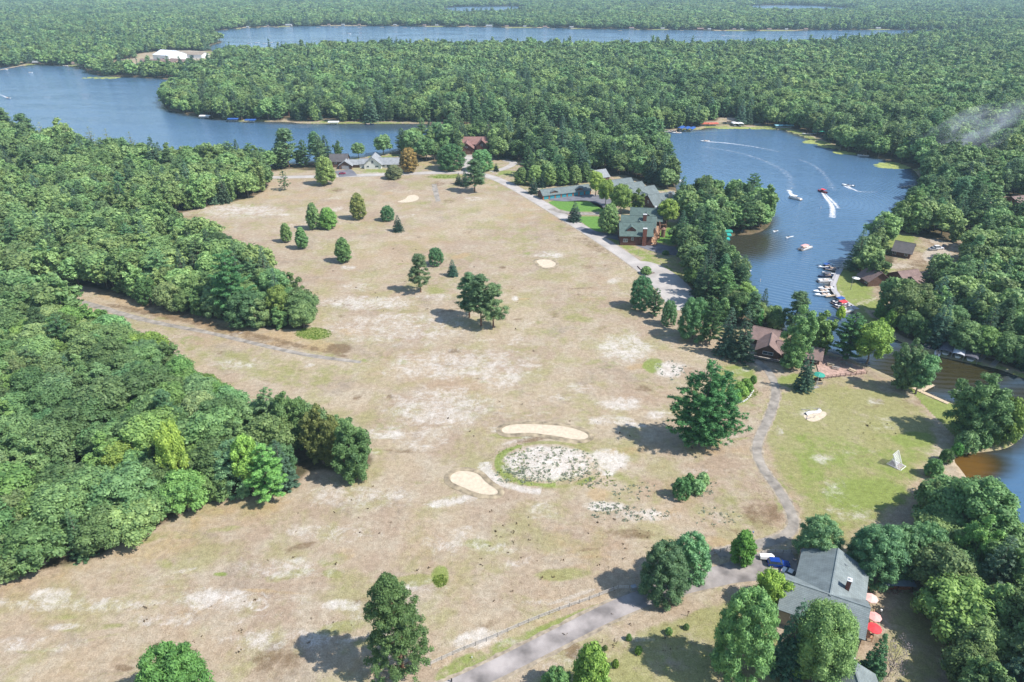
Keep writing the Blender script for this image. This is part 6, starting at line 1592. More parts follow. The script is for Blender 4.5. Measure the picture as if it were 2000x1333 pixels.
runabout('white boat tied at the left shore of the river', *G(10, 136), A_(160), fibre, 9, 3); runabout('tiny white boat out on the left river', *G(60, 142), A_(20), fibre, 5, 2)
runabout('speedboat far out on the wide lake with a thin wake', *G(806, 55), A_(0), fibre, 10, 3); runabout('small white boat left on the wide lake', *G(682, 66), A_(30), fibre, 8, 3); runabout('boat with a long streak of foam on the wide lake', *G(1410, 69.5), A_(180), fibre, 12, 4)
for i, (x, y) in enumerate([(487, 85), (502, 84), (517, 86), (530, 84), (544, 84)]): runabout(['first', 'second', 'third', 'fourth', 'last'][i] + ' white boat in the cluster anchored at the lake corner', *G(x, y), A_(20 * i), fibre, 9, 3)
# marina boats from the top down
for lb, x, y, a, kind, m, c in [('blue and white runabout topmost at the marina dock', 1611, 521, 190, 'r', fibre, bluec), ('dark boat tucked under the tree at the marina', 1622, 525, 175, 'r', navy, None), ('navy blue boat beside the short white finger pier', 1612, 539, 186, 'r', navy, darkcv), ('tan seated open boat second below the finger pier', 1611, 549, 184, 'p', fibre, None),
                                ('low white bowrider in the middle of the marina', 1612, 563, 184, 'r', fibre, None), ('white boat with big black motor in the marina', 1603, 569, 184, 'r', fibre, None), ('long white open boat lying along the slanted pier', 1606, 576, 184, 'r', fibre, None), ('boat with a royal blue canopy at the lower marina', 1637, 590, 205, 'p', navy, bluec),
                                ('boat with a bright red canopy at the lower marina', 1642, 597, 205, 'p', navy, redm), ('white boat next to the red canopied one', 1649, 602, 202, 'r', fibre, None), ('lowest white boat of the marina', 1652, 608, 200, 'p', fibre, None)]:
    (runabout if kind == 'r' else pontoon)(lb, *G(x, y), A_(a), m, **({'cover': c} if kind == 'r' else {'top': c}), L=6.8)
for lb, x, y, a, m, W_ in [('upper turquoise canopied boat lift by the wooded point', 1413, 459, -4, greenc, 3.4), ('middle turquoise canopied boat lift by the wooded point', 1410, 466, -4, tealc, 3.4), ('lower turquoise canopied boat lift by the wooded point', 1407, 474, -4, tealc, 3.4),
                           ('grey canopied boat lift leftmost in the channel', 1848, 686, 54, darkcv, 4.2), ('white topped boat lift in the middle of the channel row', 1872, 692, 54, mat('pale_canvas', (.62, .63, .66), .7, .4, .2), 4.0), ('black sided rounded boat lift at the end of the channel row', 1896, 698, 54, darkcv, 4.6),
                           ('left red canopied lift on the far side of the cove', 1376, 246, 0, mat('faded_red_canvas', (.55, .14, .09), .8), 5), ('right red canopied lift on the far side of the cove', 1391, 246, 10, mat('faded_red_canvas', (.55, .14, .09), .8), 5),
                           ('left white canopied lift on the far side of the cove', 1434, 245, 90, whitep, 5), ('right white canopied lift on the far side of the cove', 1444, 245, 90, whitep, 5), ('left blue canopied lift in the far corner of the cove', 1330, 254, 60, bluec, 4), ('middle blue canopied lift in the far corner of the cove', 1341, 255, 60, bluec, 4), ('right blue canopied lift in the far corner of the cove', 1351, 255.5, 60, bluec, 4),
                           ('left teal and white lift below the dark trees', 1523, 250, 0, mat('light_teal_canvas', (.25, .5, .55), .8), 4), ('right teal and white lift below the dark trees', 1538, 250, 0, mat('light_teal_canvas', (.25, .5, .55), .8), 4), ('green canopied lift beside the brown dock', 1598, 262, 0, greenc, 4.4),
                           ('navy canopied lift on the far river bank', 490, 239, 0, bluec, 5), ('white lift on the far river bank with two posts', 652, 243, 0, whitep, 4), ('white lift near the tip of the far bank', 401, 231, 0, whitep, 4), ('blue covered lift left on the far river bank', 456, 237, 0, bluec, 4)]:
    lift(lb, *G(x, y), A_(a), m, 8.5 if W_ < 4 else 10, W_)
pontoon('pinkish pontoon boat beside the blue canopied lifts', *G(1312, 257), A_(160), tanv, None, 9, 3); runabout('white boat in front of the blue canopied lifts', *G(1322, 260), A_(175), fibre, 8, 3)
runabout('white boat left of the green canopied lift', *G(1577, 262), A_(170), fibre, 9, 3); runabout('white boat lying near the smoke at the cove bank', *G(1686, 304), A_(160), fibre, 8, 3); runabout('dark boat moored on the far river bank', *G(722, 243), A_(10), navy, 8, 3); runabout('white boat nosed under trees at the right bank', *G(1815, 346), A_(60), fibre, 8, 3)
runabout('small blue covered boat left of the grey lift in the channel', *G(1806, 676), A_(130), navy, 5, 2); runabout('white bow showing beside the grey lift', *G(1832, 689), A_(54), fibre, 5.5, 2.1)
for i, (x, y) in enumerate([(312, 147), (322, 149), (333, 151), (344, 152.5), (366, 156), (378, 158)]): runabout(['first', 'second', 'third', 'fourth', 'fifth', 'last'][i] + ' boat docked along the yard bank of the left river', *G(x, y + 1.5), A_(170), fibre if i % 2 else tanv, 9, 3.2)
t = thing('kayak', 'upturned green kayak on the channel bank', 'kayak', (*G(1922, 694), .2), A_(-20)); MB().loft(hull_rings(3.6, .8, .3)).build('hull', mat('green_plastic', (.06, .33, .16), .4), t); MB().box((-.2, 0, .36), (.8, .42, .04)).build('cockpit', blackm, t)
t = thing('rowing_skiff', 'little white skiff with a raised oar near the bank trees', 'rowing boat', (*G(1460, 529), WZ)); MB().loft(hull_rings(3.6, 1.2, .4)).build('hull', fibre, t); MB().bar((0, .2, .4), (.6, .9, 2.4), .06).build('oar', wood_p, t); MB().box((0, 0, .4), (.3, 1, .05)).build('seat', wood_p, t)


def buoy(label, x, y):
    t = thing('buoy', label, 'buoy', (x, y, WZ)); MB().tube((0, 0, -.2), (0, 0, 1.3), .16, .13, 10).build('body', whitep, t); MB().tube((0, 0, .9), (0, 0, 1.05), .168, n=10).build('band', mat('orange_band', (.7, .2, .03), .6), t)


buoy('white marker buoy below the dark red boat', *G(1603, 407)); buoy('white marker buoy near the bank trees', *G(1485, 549))

# ---- docks and piers, plank by plank
def pier(label, pts, width, m, z=.15, pitch=.8, name='pier', posts=True, group=None):
    p = [Vector((*G(x, y), 0)) for x, y in pts]; t = thing(name, label, 'pier', p[0], 0, group); o = p[0]
    for a, b in zip(p[:-1], p[1:]):
        d = b - a; L = d.length; u = d.normalized(); n = max(1, int(L / pitch)); rz = math.atan2(u.y, u.x)
        base = None
        for i in range(n):
            c = a + u * (L * (i + .5) / n) - o
            if base is None:
                base = MB().box((0, 0, 0), (L / n * .93, width, .1)).build('plank', m, t); q = base
            else:
                q = base.copy(); COL.objects.link(q); q.parent = t
            q.location = (c.x, c.y, z); q.rotation_euler = (0, 0, rz)
        if posts:
            pb = None
            for i in range(0, n + 1, max(1, int(3 / pitch))):
                for sg in (-1, 1):
                    c = a + u * (L * i / n) - o + Vector((-u.y, u.x, 0)) * sg * (width / 2 + .08)
                    if pb is None: pb = MB().tube((0, 0, -1.6), (0, 0, .35), .08, n=6).build('pile', wood_g, t); q = pb
                    else: q = pb.copy(); COL.objects.link(q); q.parent = t
                    q.location = (c.x, c.y, z)
    return t


pier('curving concrete grey marina dock along the resort lawn', [(1641, 526), (1633, 540), (1627, 556), (1629, 568), (1637, 579), (1652, 591), (1674, 605)], 2.4, mat('grey_dock', (.45, .43, .43), .9, .8, .2), pitch=1.2)
pier('short white finger pier at the upper marina', [(1606, 532), (1631, 536)], 1.0, whitep, pitch=1.0); pier('slanted white finger pier in the middle marina', [(1613, 580), (1634, 577)], 1.0, wood_p, pitch=1.0); pier('thin upper finger pier under the marina tree', [(1612, 526), (1634, 529)], .9, wood_g, pitch=1.0)
pier('pale wooden walkway along the bank beside the great oak', [(1775, 754), (1800, 766), (1825, 777), (1852, 789)], 1.5, wood_p, z=.12, pitch=.6); pier('pale wooden pier stub pointing into the channel', [(1799, 764), (1822, 752)], 1.5, wood_p, z=.1, pitch=.6)
pier('weathered dock frame right of the boat lifts', [(1910, 706), (1924, 695), (1950, 703), (1938, 714)], 1.6, wood_g, z=.1, pitch=.6); pier('grey walkway between the boat lifts', [(1862, 689), (1872, 682), (1915, 694)], 1.0, wood_g, z=.05, pitch=.8)
pier('reddish brown dock at the weedy corner of the cove', [(1592, 267), (1636, 266)], 3, brown_w, pitch=2); pier('grey fishing pier slanting in the far cove', [(1472, 245), (1488, 241)], 2, wood_g, pitch=2); pier('tan dock at the pale landing', [(105, 125), (172, 124)], 4, wood_p, pitch=4); pier('beach dock at the left shore', [(0, 137), (50, 127)], 3, wood_p, pitch=4)
pier('short thin dock jutting from the right bank', [(1760, 366), (1782, 363)], 1.5, wood_g, pitch=1.5); pier('dark floating dock under the left corner of the cove', [(1290, 258), (1312, 258)], 2.5, wood_g, pitch=2)
for i, x in enumerate([540, 620, 655, 700, 745, 790, 990, 1080, 1150, 1210, 1330, 1480, 1640]):
    pier(['first', 'second', 'third', 'fourth', 'fifth', 'sixth', 'seventh', 'eighth', 'ninth', 'tenth', 'eleventh', 'twelfth', 'last'][i] + ' pale dock along the far lake shore counting from the lake corner', [(x - 3, 54 + (x > 900) * 3 + (x > 1200) * 3), (x + 5, 54.3 + (x > 900) * 3 + (x > 1200) * 3)], 5, wood_p, pitch=8, posts=False, group='docks along the far lake')

# ---- picnic deck with rail, tables, kiosk and umbrella
pd = thing('picnic_terrace', 'pinkish paved picnic terrace at the water edge', 'terrace', (*G(1645, 725), 0))
pc = [Vector((*G(x, y), 0)) - pd.location for x, y in ((1602, 740), (1692, 731), (1688, 722), (1640, 700), (1605, 694), (1594, 712))]
s = MB(); n = len(pc); s.v = [(p.x, p.y, .3) for p in pc] + [(p.x, p.y, -.2) for p in pc]; s.f = [tuple(range(n))] + [(i, n + i, n + (i + 1) % n, (i + 1) % n) for i in range(n)]
s.build('paving', mat('pink_paving', (.46, .31, .25), .9, 1.5, .25, .2), pd)
rl = [G(1600, 742), G(1640, 737), G(1692, 731)]
for a, b in zip(rl[:-1], rl[1:]):
    n = 5
    for i in range(n + 1):
        x, y = a[0] + (b[0] - a[0]) * i / n - pd.location.x, a[1] + (b[1] - a[1]) * i / n - pd.location.y; MB().box((x, y, .7), (.12, .12, 1.3)).build('railing_post', brown_w, pd)
    for z_ in (.75, 1.3): MB().bar((a[0] - pd.location.x, a[1] - pd.location.y, z_), (b[0] - pd.location.x, b[1] - pd.location.y, z_), .07).build('hand_rail', brown_w, pd)


def table(label, x, y, rz, m, z=.3, L=2.4, group=None):
    t = thing('picnic_table', label, 'picnic table', (x, y, z), rz, group); 
    for k in range(4): MB().box((0, -.3 + .2 * k, .75), (L, .18, .05)).build('tabletop_plank', m, t)
    for sy in (-1, 1):
        MB().box((0, sy * .75, .45), (L, .28, .05)).build('bench', m, t)
    for sx in (-1, 1):
        MB().bar((sx * L * .36, -.8, .02), (sx * L * .36, -.2, .72), .08).build('leg', m, t); MB().bar((sx * L * .36, .8, .02), (sx * L * .36, .2, .72), .08).build('leg', m, t)
        MB().bar((sx * L * .36 + .06, -.85, .42), (sx * L * .36 + .06, .85, .42), .07).build('cross_beam', m, t)


for lb, x, y, a, m in [('picnic table nearest the sloping rail of the terrace', 1622, 716, -20, wood_p), ('grey topped picnic table in the middle of the terrace', 1631, 722, -24, wood_g), ('picnic table by the pointed end of the terrace', 1664, 727, -50, wood_p), ('picnic table under the yellow green maple, left one', 1647, 712, -20, wood_g),
                       ('picnic table under the yellow green maple, right one', 1657, 717, -24, wood_g), ('shaded picnic table under the dark white pine', 1625, 702, -20, wood_g)]:
    table(lb, *G(x, y), A_(a), m)
table('pale picnic table on the channel lawn, left one', *G(1740, 626), A_(-30), wood_p, 0); table('pale picnic table on the channel lawn, right one', *G(1760, 627), A_(-30), wood_g, 0)
umbrella('green umbrella over the little kiosk at the corner of the terrace', *G(1597, 746), .3, 1.9, 3.0, greenc, sides=8)
umbrella('white umbrella on the resort lawn beside the marina', *G(1670, 552), 0, 1.7, 2.6, whitep)
k = thing('kiosk', 'small timber kiosk under the green umbrella', 'kiosk', (*G(1597, 749), 0), .05)
for a in (-1.1, 1.1):
    for b in (-.9, .9): MB().box((a, b, .9), (.1, .1, 1.8)).build('post', wood_g, k)
MB().box((0, -.9, .55), (2.2, .06, 1.0)).build('counter_front', wood_g, k); MB().box((0, -.9, 1.1), (2.4, .4, .06)).build('counter', wood_p, k); MB().box((1.12, 0, .55), (.06, 1.8, 1)).build('side_panel', brown_w, k); MB().box((0, .92, .9), (2.2, .05, 1.7)).build('back_panel', brown_w, k)
t = thing('flag_pole', 'thin white pole standing in front of the kiosk', 'pole', (*G(1594, 757), 0)); MB().tube((0, 0, 0), (0, 0, 5.0), .07, .05, 8).build('shaft', whitep, t); MB().box((0, 0, .06), (1.9, 1.2, .12), .3).build('base', wood_g, t)

# ---- split rail fence, bay by bay
def fence(label, pts, n, name='rail_fence'):
    w = [Vector((*G(x, y), 0)) for x, y in pts]; seg = [0]
    for a, b in zip(w[:-1], w[1:]): seg.append(seg[-1] + (b - a).length)
    pos = []
    for i in range(n + 1):
        d = seg[-1] * i / n
        j = max(k for k in range(len(w) - 1) if seg[k] <= d + 1e-6); f = (d - seg[j]) / (seg[j + 1] - seg[j]); pos.append(w[j].lerp(w[j + 1], f))
    t = thing(name, label, 'fence', pos[0]); o = pos[0]; pst = None
    for i, p in enumerate(pos):
        h = 1.25 + rnd.uniform(-.06, .06); MB().box((0, 0, h / 2), (.14, .14, h), rnd.uniform(-.2, .2), rnd.uniform(-.03, .03)).build('post', wood_g, t, loc=p - o)
    for a, b in zip(pos[:-1], pos[1:]):
        for z_ in (.35, .72, 1.08): MB().bar(a - o + Vector((0, 0, z_ + rnd.uniform(-.05, .05))), b - o + Vector((0, 0, z_ + rnd.uniform(-.05, .05))), .07, .13).build('rail', mat('weathered_rail', (.52, .47, .41), .9, 3, .2), t)


fence('weathered three rail fence between the dry field and the mown verge', [(841, 1300), (897, 1274), (960, 1249), (1022, 1221), (1100, 1190), (1158, 1170), (1212, 1149), (1228, 1151)], 19)
fence('short rail fence between the silvery pines and the small bright tree', [(1382, 1089), (1404, 1080), (1432, 1071)], 4); fence('rail fence behind the parked cars along the cart path', [(1472, 1088), (1500, 1080), (1560, 1083)], 6)

# ---- small things in the field
t = thing('utility_box', 'grey utility box beside the end of the rail fence', 'box', (*G(1237, 1152), 0), .3); MB().box((0, 0, .5), (1.1, .8, 1.0)).build('cabinet', metal, t); MB().box((0, 0, 1.04), (1.2, .9, .08)).build('lid', mat('grey_lid', (.3, .32, .34), .6), t)
t = thing('sign_post', 'wooden post with a small board beside the driveway', 'sign', (*G(1343, 1204), 0)); MB().box((0, 0, .8), (.1, .1, 1.6)).build('post', brown_w, t); MB().box((0, -.06, 1.45), (.45, .04, .3)).build('board', brown_w, t)
t = thing('sign_post', 'slim post with a board below the fence in the mown grass', 'sign', (*G(1176, 1256), 0)); MB().box((0, 0, .7), (.08, .08, 1.4)).build('post', brown_w, t); MB().box((0, -.05, 1.25), (.3, .04, .25)).build('board', wood_p, t)
t = thing('marker_post', 'short white marker in the verge below the fence', 'marker', (*G(922, 1286), 0)); MB().box((0, 0, .3), (.16, .1, .6)).build('stake', whitep, t)
t = thing('bollard', 'black post at the bottom of the verge near the driveway', 'post', (*G(882, 1332), 0)); MB().tube((0, 0, 0), (0, 0, .9), .14, n=8).build('shaft', blackm, t)
t = thing('birdhouse', 'blue grey birdhouse on a pole beside the cart path bend', 'birdhouse', (*G(1469, 1050), 0)); MB().tube((0, 0, 0), (0, 0, 1.6), .04, n=6).build('pole', metal, t); MB().box((0, 0, 1.75), (.3, .3, .35)).build('box', mat('blue_grey_paint', (.2, .25, .4), .7), t)
t = thing('lamp_post', 'thin lamp post on the grass between the lodge drive and the road', 'lamp post', (*G(1246, 501), 0)); MB().tube((0, 0, 0), (0, 0, 4.2), .07, .05, 8).build('pole', metal, t); MB().box((.2, 0, 4.25), (.6, .25, .12)).build('lamp_head', metal, t)
t = thing('power_pole', 'tall grey pole by the marina lawn', 'pole', (*G(1661, 566), 0)); MB().tube((0, 0, 0), (0, 0, 6), .12, .08, 8).build('shaft', wood_g, t); MB().box((0, 0, 5.6), (1.4, .1, .1)).build('cross_arm', wood_g, t)
t = thing('post', 'thin post at the side of the turning area', 'post', (*G(1296, 590), 0)); MB().tube((0, 0, 0), (0, 0, 2.4), .05, n=6).build('shaft', wood_g, t)
t = thing('notice_board', 'white lettered notice board on the channel lawn', 'sign', (*G(1760, 645), 0), .1); MB().box((0, 0, 1.1), (2.6, .06, .8)).build('board', whitep, t)
for a in (-1.2, 1.2): MB().box((a, 0, .6), (.1, .1, 1.3)).build('post', brown_w, t)
# tilted practice board
t = thing('target_board', 'white slatted board leaning on trestle legs in the green grass', 'board', (*G(1757, 912), 0), math.radians(38))
ang = math.radians(52)
for k in range(9):
    zz = .7 + k * .36; MB().box((0, .25 + zz * .5, zz), (3.2, .05, .30), 0, 0).build('slat', mat('chalky_white_boards', (.70, .70, .72), .8, 1.5, .12), t, loc=None)
for a in (-1.45, 1.45):
    MB().bar((a, 0, .0), (a, 1.9, 3.7), .13).build('stile', whitep, t); MB().bar((a, 2.9, 0), (a, 1.4, 2.6), .11).build('leg', whitep, t); MB().bar((a, -1.0, .05), (a, 2.9, .05), .12).build('foot', whitep, t)
MB().bar((-1.5, -1.0, .08), (1.5, -1.0, .08), .14).build('front_sill', whitep, t); MB().bar((-1.4, .1, .5), (1.4, 2.7, .4), .08).build('brace', whitep, t)
s = MB().box((0, 1.0, .04), (3.4, 3.2, .06)); s.build('pallet', wood_g, t)
# heap of white boards and sand
t = thing('tarpaulin', 'pale crumpled tarp and boards on bare sand in the grass beside the cart path', 'tarpaulin', (*G(1588, 806), 0), math.radians(25))
vs_ = []; nx, ny = 14, 6
for j in range(ny):
    for i in range(nx):
        vs_.append((-3 + 6 * i / (nx - 1) + rnd.uniform(-.1, .1), -.7 + 1.4 * j / (ny - 1) + .4 * math.sin(i * .5), .12 + .45 * math.sin(math.pi * j / (ny - 1)) * rnd.uniform(.5, 1.2)))
MB().add(vs_, [(j * nx + i, j * nx + i + 1, (j + 1) * nx + i + 1, (j + 1) * nx + i) for j in range(ny - 1) for i in range(nx - 1)]).build('sheet', mat('pale_tarp', (.66, .64, .62), .7, 1, .15), t)
for k in range(7): MB().box((rnd.uniform(-4, 3), rnd.uniform(-2.6, 2.6), .1), (rnd.uniform(1.5, 3), .2, .1), rnd.uniform(-.8, .8)).build('board', wood_g, t)
sheet('sand_patch', [(1566, 812), (1580, 805), (1612, 803), (1616, 812), (1596, 824), (1580, 824)], sandm, 'trampled sand around the pale tarp', .03, kind='structure')
# stones round the flower bed
t = thing('stone_border', 'curved white stone border of the flower bed beside the cart path', 'border', (*G(1443, 788), 0)); o = t.location
pl = chaikin([(1412, 782), (1420, 788), (1436, 789), (1452, 786), (1464, 776), (1470, 764)], 2, False)
for i in np.linspace(0, len(pl) - 1, 26):
    p = pl[int(i)]; x, y = G(*p); v = ICO_V * np.array([.42, .36, .26]) * rng.uniform(.75, 1.2, (len(ICO_V), 1)); MB().add(v + np.array([x - o.x + rnd.uniform(-.1, .1), y - o.y + rnd.uniform(-.1, .1), .12]), [tuple(f) for f in ICO_F.tolist()]).build('stone', mat('white_stone', (.62, .60, .56), .9, 2, .15), t)
t = thing('stone_ring', 'ring of grey stones around a bed above the lowest house', 'border', (*G(1535, 1302), 0)); o = t.location
for k in range(30):
    a = k / 30 * 6.283; x, y = 3.6 * math.cos(a), 2.0 * math.sin(a); v = ICO_V * .26 * rng.uniform(.7, 1.2, (len(ICO_V), 1)); MB().add(v + np.array([x, y, .08]), [tuple(f) for f in ICO_F.tolist()]).build('stone', stone, t)
t = thing('log_edging', 'curved log edging of the planted island in the turning area', 'border', (*G(1262, 532), 0)); o = t.location
pl = chaikin([(1245, 521), (1252, 529), (1266, 536), (1278, 534)], 2, False)
for a, b in zip(pl[:-1], pl[1:]): A2, B2 = G(*a), G(*b); MB().tube((A2[0] - o.x, A2[1] - o.y, .2), (B2[0] - o.x, B2[1] - o.y, .2), .22, n=6).build('log', brown_w, t)
# dead snag leaning over the bank
t = thing('dead_snag', 'bare bleached snag leaning over the bank below the oak', 'dead tree', (*G(1866, 868), 0), 0); MB().tube((0, 0, 0), (.8, .2, 3.4), .16, .07, 7).build('trunk', wood_g, t); MB().tube((.45, .1, 2.0), (-.3, .5, 3.0), .06, .03, 5).build('branch', wood_g, t); MB().tube((.7, .2, 2.9), (1.6, 0, 4.0), .05, .02, 5).build('branch', wood_g, t)
t = thing('driftwood', 'pale log lying at the edge of the brown bay', 'log', (*G(1858, 882), 0), .2); MB().tube((-2.2, 0, .2), (2.4, .3, .15), .22, .12, 8).build('trunk', wood_g, t); MB().tube((.4, .1, .2), (1.4, .9, .4), .07, .03, 5).build('branch', wood_g, t)

# ------------------------------------------------------------------ loose growth nobody would count
def cards(name, pts, sizes, m, label, up=.5, per=5, seed=3, kind='stuff'):
    """tufts of upright little blades"""
    r_ = np.random.default_rng(seed); P_ = np.repeat(np.asarray(pts, float), per, 0); S_ = np.repeat(np.asarray(sizes, float), per)
    P_ = P_ + np.stack([r_.normal(size=len(P_)) * S_ * .45, r_.normal(size=len(P_)) * S_ * .45, np.zeros(len(P_))], 1)
    az = r_.uniform(0, 6.28, len(P_)); w = S_ * .35; h = S_ * r_.uniform(.5, 1.1, len(P_)) * up; ln = r_.uniform(-.5, .5, (len(P_), 2)) * h[:, None]
    a = np.stack([np.cos(az) * w, np.sin(az) * w, np.zeros(len(P_))], 1); top = P_ + np.stack([ln[:, 0], ln[:, 1], h], 1)
    V = np.stack([P_ - a, P_ + a, top + a * .5, top - a * .5], 1).reshape(-1, 3)
    me = bpy.data.meshes.new(name); me.from_pydata(V.tolist(), [], np.arange(len(V)).reshape(-1, 4).tolist()); me.materials.append(m); me.update()
    o = bpy.data.objects.new(name, me); COL.objects.link(o); return tag(o, label, None, None, kind)


def ell(cx, cy, rx, ry, n, r_):
    a = r_.uniform(0, 6.283, n); q = np.sqrt(r_.uniform(0, 1, n)); return np.array([(*G(cx + rx * k * math.cos(b), cy + ry * k * math.sin(b)), 0.0) for b, k in zip(a, q)])


sage = foliage_mat('sage_leaves', (.24, .29, .20), (.48, .52, .42), trans=.4); weed = foliage_mat('weed_leaves', (.16, .24, .05), (.30, .38, .09), trans=.4); strawm = foliage_mat('straw', (.34, .28, .17), (.56, .48, .33), trans=.45); brnm = foliage_mat('brown_weeds', (.17, .13, .07), (.30, .24, .14))
r9 = np.random.default_rng(99)
zm = lambda P_: (P_.__setitem__((slice(None), 2), [0.8 * max(0, 1.2 - math.hypot((to_px(x, y)[0] - 1075) / 110, (to_px(x, y)[1] - 905) / 38)) ** .8 for x, y, _ in P_]), P_)[1]
pts = np.vstack([ell(1075, 910, 95, 34, 420, r9), ell(1020, 930, 50, 18, 160, r9), ell(1150, 935, 50, 16, 140, r9), ell(1230, 1005, 80, 14, 130, r9), ell(1180, 990, 40, 8, 60, r9), ell(1310, 725, 34, 20, 60, r9), ell(1360, 950, 40, 24, 120, r9), ell(1400, 1010, 50, 20, 50, r9), ell(1240, 960, 50, 20, 60, r9)])
pts = pts[::2]
cards('sage_scrub', zm(pts), r9.uniform(.2, .55, len(pts)), sage, 'low grey green scrub dotted over the pale lichen mound', .8, 9)
pts = np.vstack([ell(1000, 905, 30, 40, 70, r9), ell(612, 652, 36, 12, 500, r9), ell(868, 346, 38, 3, 300, r9), ell(1450, 768, 30, 14, 200, r9), ell(860, 1135, 14, 12, 120, r9), ell(1160, 935, 50, 20, 50, r9)])
cards('green_weeds', zm(pts), r9.uniform(.18, .42, len(pts)), weed, 'patches of fresh green weeds', .7, 6)
# straw tufts over the whole open field
X = r9.uniform(-200, 110, 60000); Y = r9.uniform(84, 330, 60000); ok, px, py = in_view(X, Y, 40)
k = ok.copy(); 
for p in list(FG.values()) + [WG[0]]: k &= sdf(X, Y, p) < -1.5
for rd in ([(780, 1400), (850, 1360), (900, 1340), (1000, 1292), (1100, 1241), (1200, 1190), (1300, 1152), (1400, 1126), (1460, 1112), (1510, 1105), (1560, 1103)],): 
    for a, b in zip(rd[:-1], rd[1:]):
        A2, B2 = np.array(G(*a)), np.array(G(*b)); e = B2 - A2; tt = np.clip(((X - A2[0]) * e[0] + (Y - A2[1]) * e[1]) / (e @ e), 0, 1); k &= np.hypot(X - A2[0] - tt * e[0], Y - A2[1] - tt * e[1]) > 4.6
k &= ~((np.abs(X - 66) < 16) & (np.abs(Y - 104) < 14)) & ~((px > 970) & (px < 1160) & (py > 825) & (py < 866)) & ~((px > 870) & (px < 985) & (py > 914) & (py < 972))
pts = np.stack([X[k], Y[k], np.zeros(k.sum())], 1); print('tufts', len(pts))
cards('dry_grass', zm(pts[:24000]), r9.uniform(.12, .28, min(24000, len(pts))), strawm, 'dry straw coloured grass tufts over the field', .4, 4)
# taller dark weed stalks low in the field
pts = np.vstack([ell(1130, 1050, 220, 50, 70, r9), ell(750, 1060, 260, 120, 60, r9), ell(450, 1230, 260, 60, 60, r9), ell(1000, 1130, 240, 60, 50, r9), ell(1100, 850, 300, 200, 60, r9), ell(1700, 845, 60, 20, 30, r9), ell(1240, 1240, 140, 50, 30, r9), ell(800, 600, 250, 120, 60, r9)])
cards('weed_stalks', pts[::3], r9.uniform(.2, .55, len(pts[::3])), brnm, 'scattered dark dry weed stalks in the field', .9, 5)
# floating weed at the cove corner and by the bay
lp = np.vstack([ell(1500, 247, 90, 5, 500, r9), ell(1640, 283, 40, 6, 500, r9), ell(1760, 322, 50, 7, 500, r9), ell(1600, 277, 30, 4, 200, r9), ell(1935, 950, 20, 8, 14, r9), ell(1420, 248, 50, 3, 200, r9), ell(1660, 297, 30, 4, 200, r9), ell(200, 152, 40, 2, 80, r9)])
lp = lp[water_sdf(lp[:, 0], lp[:, 1]) > .8]
s = MB()
for x, y, _ in lp:
    d = math.hypot(x, y); r = r9.uniform(.2, .5) * (1 + d / 260); a0 = r9.uniform(0, 6); zj = .015 + .05 * r9.random()
    s.add([(x + r * 1.4 * math.cos(a0 + k) , y + r * math.sin(a0 + k), WZ + zj) for k in (0, 1.05, 2.1, 3.14, 4.2, 5.24)], [(0, 1, 2, 3, 4, 5)])
o = s.build('floating_weed', mat('yellow_green_pads', (.34, .38, .11), .6, .5, .25)); tag(o, 'yellow green mats of floating water weed', None, None, 'stuff')


# ------------------------------------------------------------------ wakes and smoke
def foam_mat(name, dens, col=(.78, .80, .82)):
    m = bpy.data.materials.new(name); m.use_nodes = True; nt = m.node_tree; b = nt.nodes['Principled BSDF']; b.inputs['Base Color'].default_value = (*col, 1); b.inputs['Roughness'].default_value = .7
    geo = N(nt, 'ShaderNodeNewGeometry'); nz = N(nt, 'ShaderNodeTexNoise'); nz.inputs['Scale'].default_value = .55; nz.inputs['Detail'].default_value = 8; nz.inputs['Roughness'].default_value = .8
    nt.links.new(geo.outputs['Position'], nz.inputs['Vector']); at = N(nt, 'ShaderNodeAttribute', attribute_name='foam'); ad = N(nt, 'ShaderNodeMath', operation='MULTIPLY_ADD'); nt.links.new(at.outputs['Fac'], ad.inputs[0]); ad.inputs[1].default_value = dens; nt.links.new(nz.outputs['Fac'], ad.inputs[2])
    mr = N(nt, 'ShaderNodeMapRange', interpolation_type='SMOOTHSTEP'); mr.inputs['From Min'].default_value = .62; mr.inputs['From Max'].default_value = 1.1; nt.links.new(ad.outputs[0], mr.inputs['Value']); nt.links.new(mr.outputs[0], b.inputs['Alpha'])
    return m


foam = foam_mat('white_foam', .56); faint = foam_mat('fading_foam', .21)


def wake(label, pts, w0, w1, m, fade=1.0):
    p = chaikin([G(x, y) for x, y in pts], 3, False); d = np.gradient(p, axis=0); d /= np.linalg.norm(d, axis=1)[:, None]; nn = np.stack([-d[:, 1], d[:, 0]], 1); n = len(p); s = MB(); F = []
    for i in range(n):
        f = i / (n - 1); w = w0 + (w1 - w0) * f
        for k, v in ((-.5, 0), (-.25, .75), (0, 1), (.25, .75), (.5, 0)):
            q = p[i] + nn[i] * w * k; s.v.append((q[0], q[1], WZ + .03)); F.append(v * (1 - f * .75 * fade) * min(1, f * 12 + .4))
    for i in range(n - 1):
        for k in range(4): a = i * 5 + k; s.f.append((a + 1, a, a + 5, a + 6))
    o = s.build('wake', m); at = o.data.attributes.new('foam', 'FLOAT', 'POINT'); at.data.foreach_set('value', np.array(F, np.float32)); tag(o, label, None, None, 'stuff')


